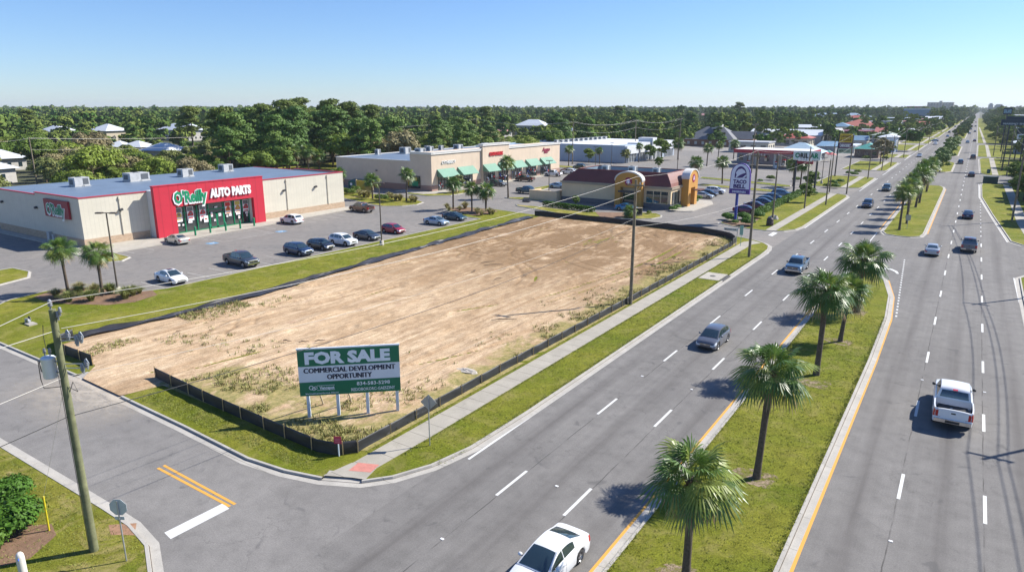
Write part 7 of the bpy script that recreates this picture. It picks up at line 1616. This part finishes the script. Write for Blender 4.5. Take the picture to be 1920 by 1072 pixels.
for key,b0,t0,t in (('2',(1182,572),(1190,337),'grey brown utility pole standing at the middle of the long roadside fence'),('3',(1404,483),(1420,285),'utility pole at the corner tip of the near verge'),('4',(1447,424),(1463,292),'utility pole beside the brown bin on the corner lawn'),('5',(1508,392),(1523,277),'utility pole on the verge in front of the hedge'),('6',(1555,360),(1566,262),'utility pole at the edge of the corner lawn past the side road'),('7',(1587,364),(1608,253),'tall utility pole at the near end of the second verge'),
  ('8',(1627,336),(1640,272),'utility pole at the far end of the second verge'),('9',(1653,320),(1663,255),'utility pole on the third verge, first of three'),('10',(1670,312),(1678,253),'utility pole on the third verge, second of three'),('11',(1694,296),(1702,240),'utility pole on the third verge, third of three'),('12',(1722,283),(1727,238),'distant utility pole past the white box building, nearer one'),('13',(1741,270),(1746,233),'distant utility pole past the white box building, farther one'),('14',(1548,385),(1560,300),'utility pole between the side road and the hedge end')):
    X,Y,h=HT(b0,t0); upole(key,X,Y,h,t,.9 if key in '8 10 11 12 13' else 0,POLE,.19 if key in '23' else .16,adir=0)
for key,b0,t0,t in (('R0',(1897,415),(1919,255),'leaning tall utility pole on the right lawn nearest the viewer'),('R1',(1887,330),(1905,235),'utility pole on the right verge behind the first'),('R2',(1876,307),(1893,240),'utility pole on the right verge, third from the viewer'),('R3',(1862,293),(1880,238),'utility pole on the right verge, fourth from the viewer')):
    X,Y,h=HT(b0,t0); upole(key,X,Y,h,t,0,POLE,.18)
for x,y,t in ((11.4,96.2,'utility pole just outside the right edge casting its shadow on the road'),(12.2,57.5,'nearest right hand utility pole, only its shadow in view')): upole('S%d'%int(y),x,y,13.0,t,1.1,POLE,.18,adir=0)
for k,(key,px,py,tr,t) in enumerate((('B1',54,257,False,'weathered utility pole behind the left part of the store roof'),('B2',594,238,True,'utility pole with a transformer behind the right end of the store roof'),('B3',893,222,False,'utility pole in the woods above the strip mall tower'),('B4',1075,227,True,'utility pole with a transformer behind the blue grey building'),('B5',1193,224,False,'thin utility pole in the woods right of the transformer pole'),('B6',1277,221,False,'thin utility pole above the blue grey building front'),('B7',1417,231,False,'utility pole behind the long grey hall'))):
    zz=12.8 if k<2 else 15.5; X,Y=G(px,py,zz); upole(key,X,Y,zz,t,1.2,POLE,.2,None,tr,R(60))
P3=lambda k,dz=0,dx=0:(PL[k][0]+dx,PL[k][1],PL[k][2]+dz)
# wires past the near pole
def thru(p,px,py,z,L_=60):
    x,y=G(px,py,z); d=Vector((x-p[0],y-p[1],0)); d.normalize(); return (p[0]+d.x*L_,p[1]+d.y*L_,p[2])
gW='pair of bare wires from the foreground pole to the pole by the fence'
pL=(XL,YL,hL+.45); p2=P3('2',.28)
wire(pL,p2,.9,'upper bare wire from the foreground pole across the lot to the fence pole',gW,.013)
z2=HT((1182,572),(1203,358))[2]; pLb=(XL+rx*.25,YL+ry*.25,hL-.75); wire(pLb,(PL['2'][0]+rx*.5,PL['2'][1]+ry*.5,z2),.9,'lower bare wire from the foreground pole across the lot to the fence pole',gW,.013)
b=MB(); b.tube([(PL['2'][0],PL['2'][1],z2-.1),(PL['2'][0]+rx*.5,PL['2'][1]+ry*.5,z2)],.03,6); tag(b.build('standoff_arm',METAL),'short standoff bracket high on the fence pole','bracket')
z3=HT((1182,572),(1187,425))[2]; zc_=HT((178,1035),(135,778))[2]
wire((XL+.1,YL+.1,zc_),(PL['2'][0],PL['2'][1],z3),1.0,'black telecom cable from the foreground pole to the fence pole',None,.018,CABLE,'telecom_cable')
zn=HT((178,1035),(125,706))[2]; wire((XL,YL,zn),(PL['2'][0],PL['2'][1],z3+.8),1.1,'thin neutral wire below the transformer running to the fence pole',None,.008)
for (z_,px,py,m_,t) in ((hL+.42,0,607,WIRE,'upper bare wire leaving the foreground pole to the left'),(hL-.85,0,650,WIRE,'lower bare wire leaving the foreground pole to the left'),(zn,0,754,WIRE,'service wire leaving the foreground pole to the left below the transformer'),(zc_,0,834,CABLE,'black cable leaving the foreground pole to the left')):
    p=(XL,YL,z_); q=thru(p,px,py,z_,26); wire(p,(q[0],q[1],z_+.2),.25,t,'wires leaving the foreground pole to the left',.014 if m_ is WIRE else .018,m_,'overhead_wire' if m_ is WIRE else 'telecom_cable')
wire((XL,YL,hL-3.2),GUY,.02,'thin guy wire from the foreground pole to the yellow guard',None,.007)
z4=HT((1404,483),(1415,375))[2]
wire((PL['2'][0],PL['2'][1],z3),(PL['3'][0],PL['3'][1],z4),.5,'telecom cable from the fence pole to the corner pole',None,.014,WIRE,'telecom_cable')
wire(p2,P3('3',.2),.6,'bare top wire from the fence pole to the corner pole',None,.012)
wire(P3('3',.2),P3('5',.2),.7,'top wire from the corner pole to the pole before the hedge',None,.012); wire(P3('3',-2.5),P3('5',-2.5),.8,'lower wire from the corner pole to the pole before the hedge',None,.012)
wire(P3('4',.2),P3('14',.1),.8,'wire from the bin pole towards the side road poles',None,.012)
wire(P3('5',.2),P3('7',.1),.9,'top wire over the side road',None,.012); wire(P3('5',-2.5),P3('7',-2.6),1.1,'lower wire over the side road',None,.014)
wire(P3('7',.1),P3('9',.1),1.1,'top wire from the tall pole along the second verge',None,.014); wire(P3('7',-2.6),P3('9',-2.6),1.2,'lower wire from the tall pole along the second verge',None,.014)
for a,c in (('9','11'),('11','12'),('12','13')):
    for dx in (-.8,.8): wire(P3(a,0,dx),P3(c,0,dx),1.2,'distant wires strung along the left frontage','distant frontage wires',.02)
wire(P3('13'),(-24,700,12),2,'distant wires strung along the left frontage','distant frontage wires',.025)
far_l=upole('Z',-24,700,12,'far small utility pole on the left frontage',.9)
for a,c in (('R0','R1'),('R1','R2'),('R2','R3')): wire(P3(a,.1),P3(c,.1),.8,'wires strung along the right hand poles','right hand wires',.012); wire(P3(a,-1.6),P3(c,-1.6),.9,'wires strung along the right hand poles','right hand wires',.014)
for dx in (-1,0.5,1.0): wire(P3('S57',-.3,dx),P3('S96',-.3,dx),.8,'wires over the right verge casting thin shadows on the road','right verge wires',.03); wire(P3('S96',-.3,dx),(PL['R0'][0]+dx*.3,PL['R0'][1],13.0),.8,'wires over the right verge casting thin shadows on the road','right verge wires',.03); wire(P3('S57',-.3,dx),(13+dx,10,12.8),.8,'wires over the right verge casting thin shadows on the road','right verge wires',.03)
seq=['B1','B2','B3','B4','B5','B6']
q0=G(-60,265,12.8); wire((q0[0],q0[1],13),P3('B1',-.3),.6,'wires of the line behind the stores','wires behind the stores',.02)
for a,c in zip(seq,seq[1:]):
    for dx,dz in ((-1,-.3),(1,-.3),(0,-3.2)): wire(P3(a,dz,dx),P3(c,dz,dx),1.6,'wires of the line behind the stores' if dz>-1 else 'lower cable of the line behind the stores','wires behind the stores' if dz>-1 else 'lower cables behind the stores',.022)
# small reflectors on the road
for (px,py) in ((829,1010),(1204,705+0),(1297,730),(1670,1014),(1729,712),(1846,735),(1044,911)):
    x,y=G(px,py); b=MB(); b.prism([(-.09,-.06),(.09,-.06),(.09,.06),(-.09,.06)],0,.02); o=b.build('road_reflector',SWHITE,loc=(x,y,.006)); tag(o,'tiny white raised reflector on a lane line','road reflector','road reflectors')
# ================================================================ light, sky, air
SUN_AZ=math.atan2(.61,.79); SUN_EL=R(41)
w=D.worlds.new('World'); sc.world=w; w.use_nodes=True
nt=w.node_tree; bg=nt.nodes['Background']; sky=nt.nodes.new('ShaderNodeTexSky'); sky.sky_type='NISHITA'; sky.sun_disc=False
sky.sun_elevation=SUN_EL; sky.sun_rotation=SUN_AZ; sky.altitude=20; sky.air_density=1.0; sky.dust_density=0.1; sky.ozone_density=4.5
mx=nt.nodes.new('ShaderNodeMix'); mx.data_type='RGBA'; mx.blend_type='MULTIPLY'; mx.inputs[0].default_value=1; nt.links.new(sky.outputs[0],mx.inputs[6]); mx.inputs[7].default_value=(.82,.96,1.22,1); nt.links.new(mx.outputs[2],bg.inputs[0]); bg.inputs[1].default_value=SKYS
L=D.lights.new('sun','SUN'); L.energy=SUNS; L.angle=R(.53); L.color=(1,.955,.87); so=D.objects.new('sun',L); link(so)
d=Vector((math.sin(SUN_AZ)*math.cos(SUN_EL),math.cos(SUN_AZ)*math.cos(SUN_EL),math.sin(SUN_EL)))
so.rotation_euler=d.to_track_quat('Z','Y').to_euler(); so.location=(40,60,80)
if HAZE>0:
    m=MB(); m.box(-8900,-590,-1.2,5900,11900,75); hm=D.materials.new('haze_air'); hm.use_nodes=True; t=hm.node_tree; t.nodes.remove(t.nodes['Principled BSDF'])
    pv=t.nodes.new('ShaderNodeVolumePrincipled'); pv.inputs['Color'].default_value=(.84,.91,1,1); pv.inputs['Density'].default_value=HAZE; pv.inputs['Anisotropy'].default_value=.2
    t.links.new(pv.outputs[0],t.nodes['Material Output'].inputs['Volume']); tag(m.build('haze',hm),kind='stuff')
vs=sc.view_settings; sc.display_settings.display_device='sRGB'; vs.view_transform='Standard'; vs.look='None'; vs.exposure=EXPO; vs.gamma=1; vs.use_curve_mapping=False
sc.cycles.max_bounces=5; sc.cycles.transparent_max_bounces=8; sc.cycles.volume_bounces=0; sc.cycles.use_denoising=True
sc.cycles.volume_step_rate=5; sc.cycles.diffuse_bounces=3
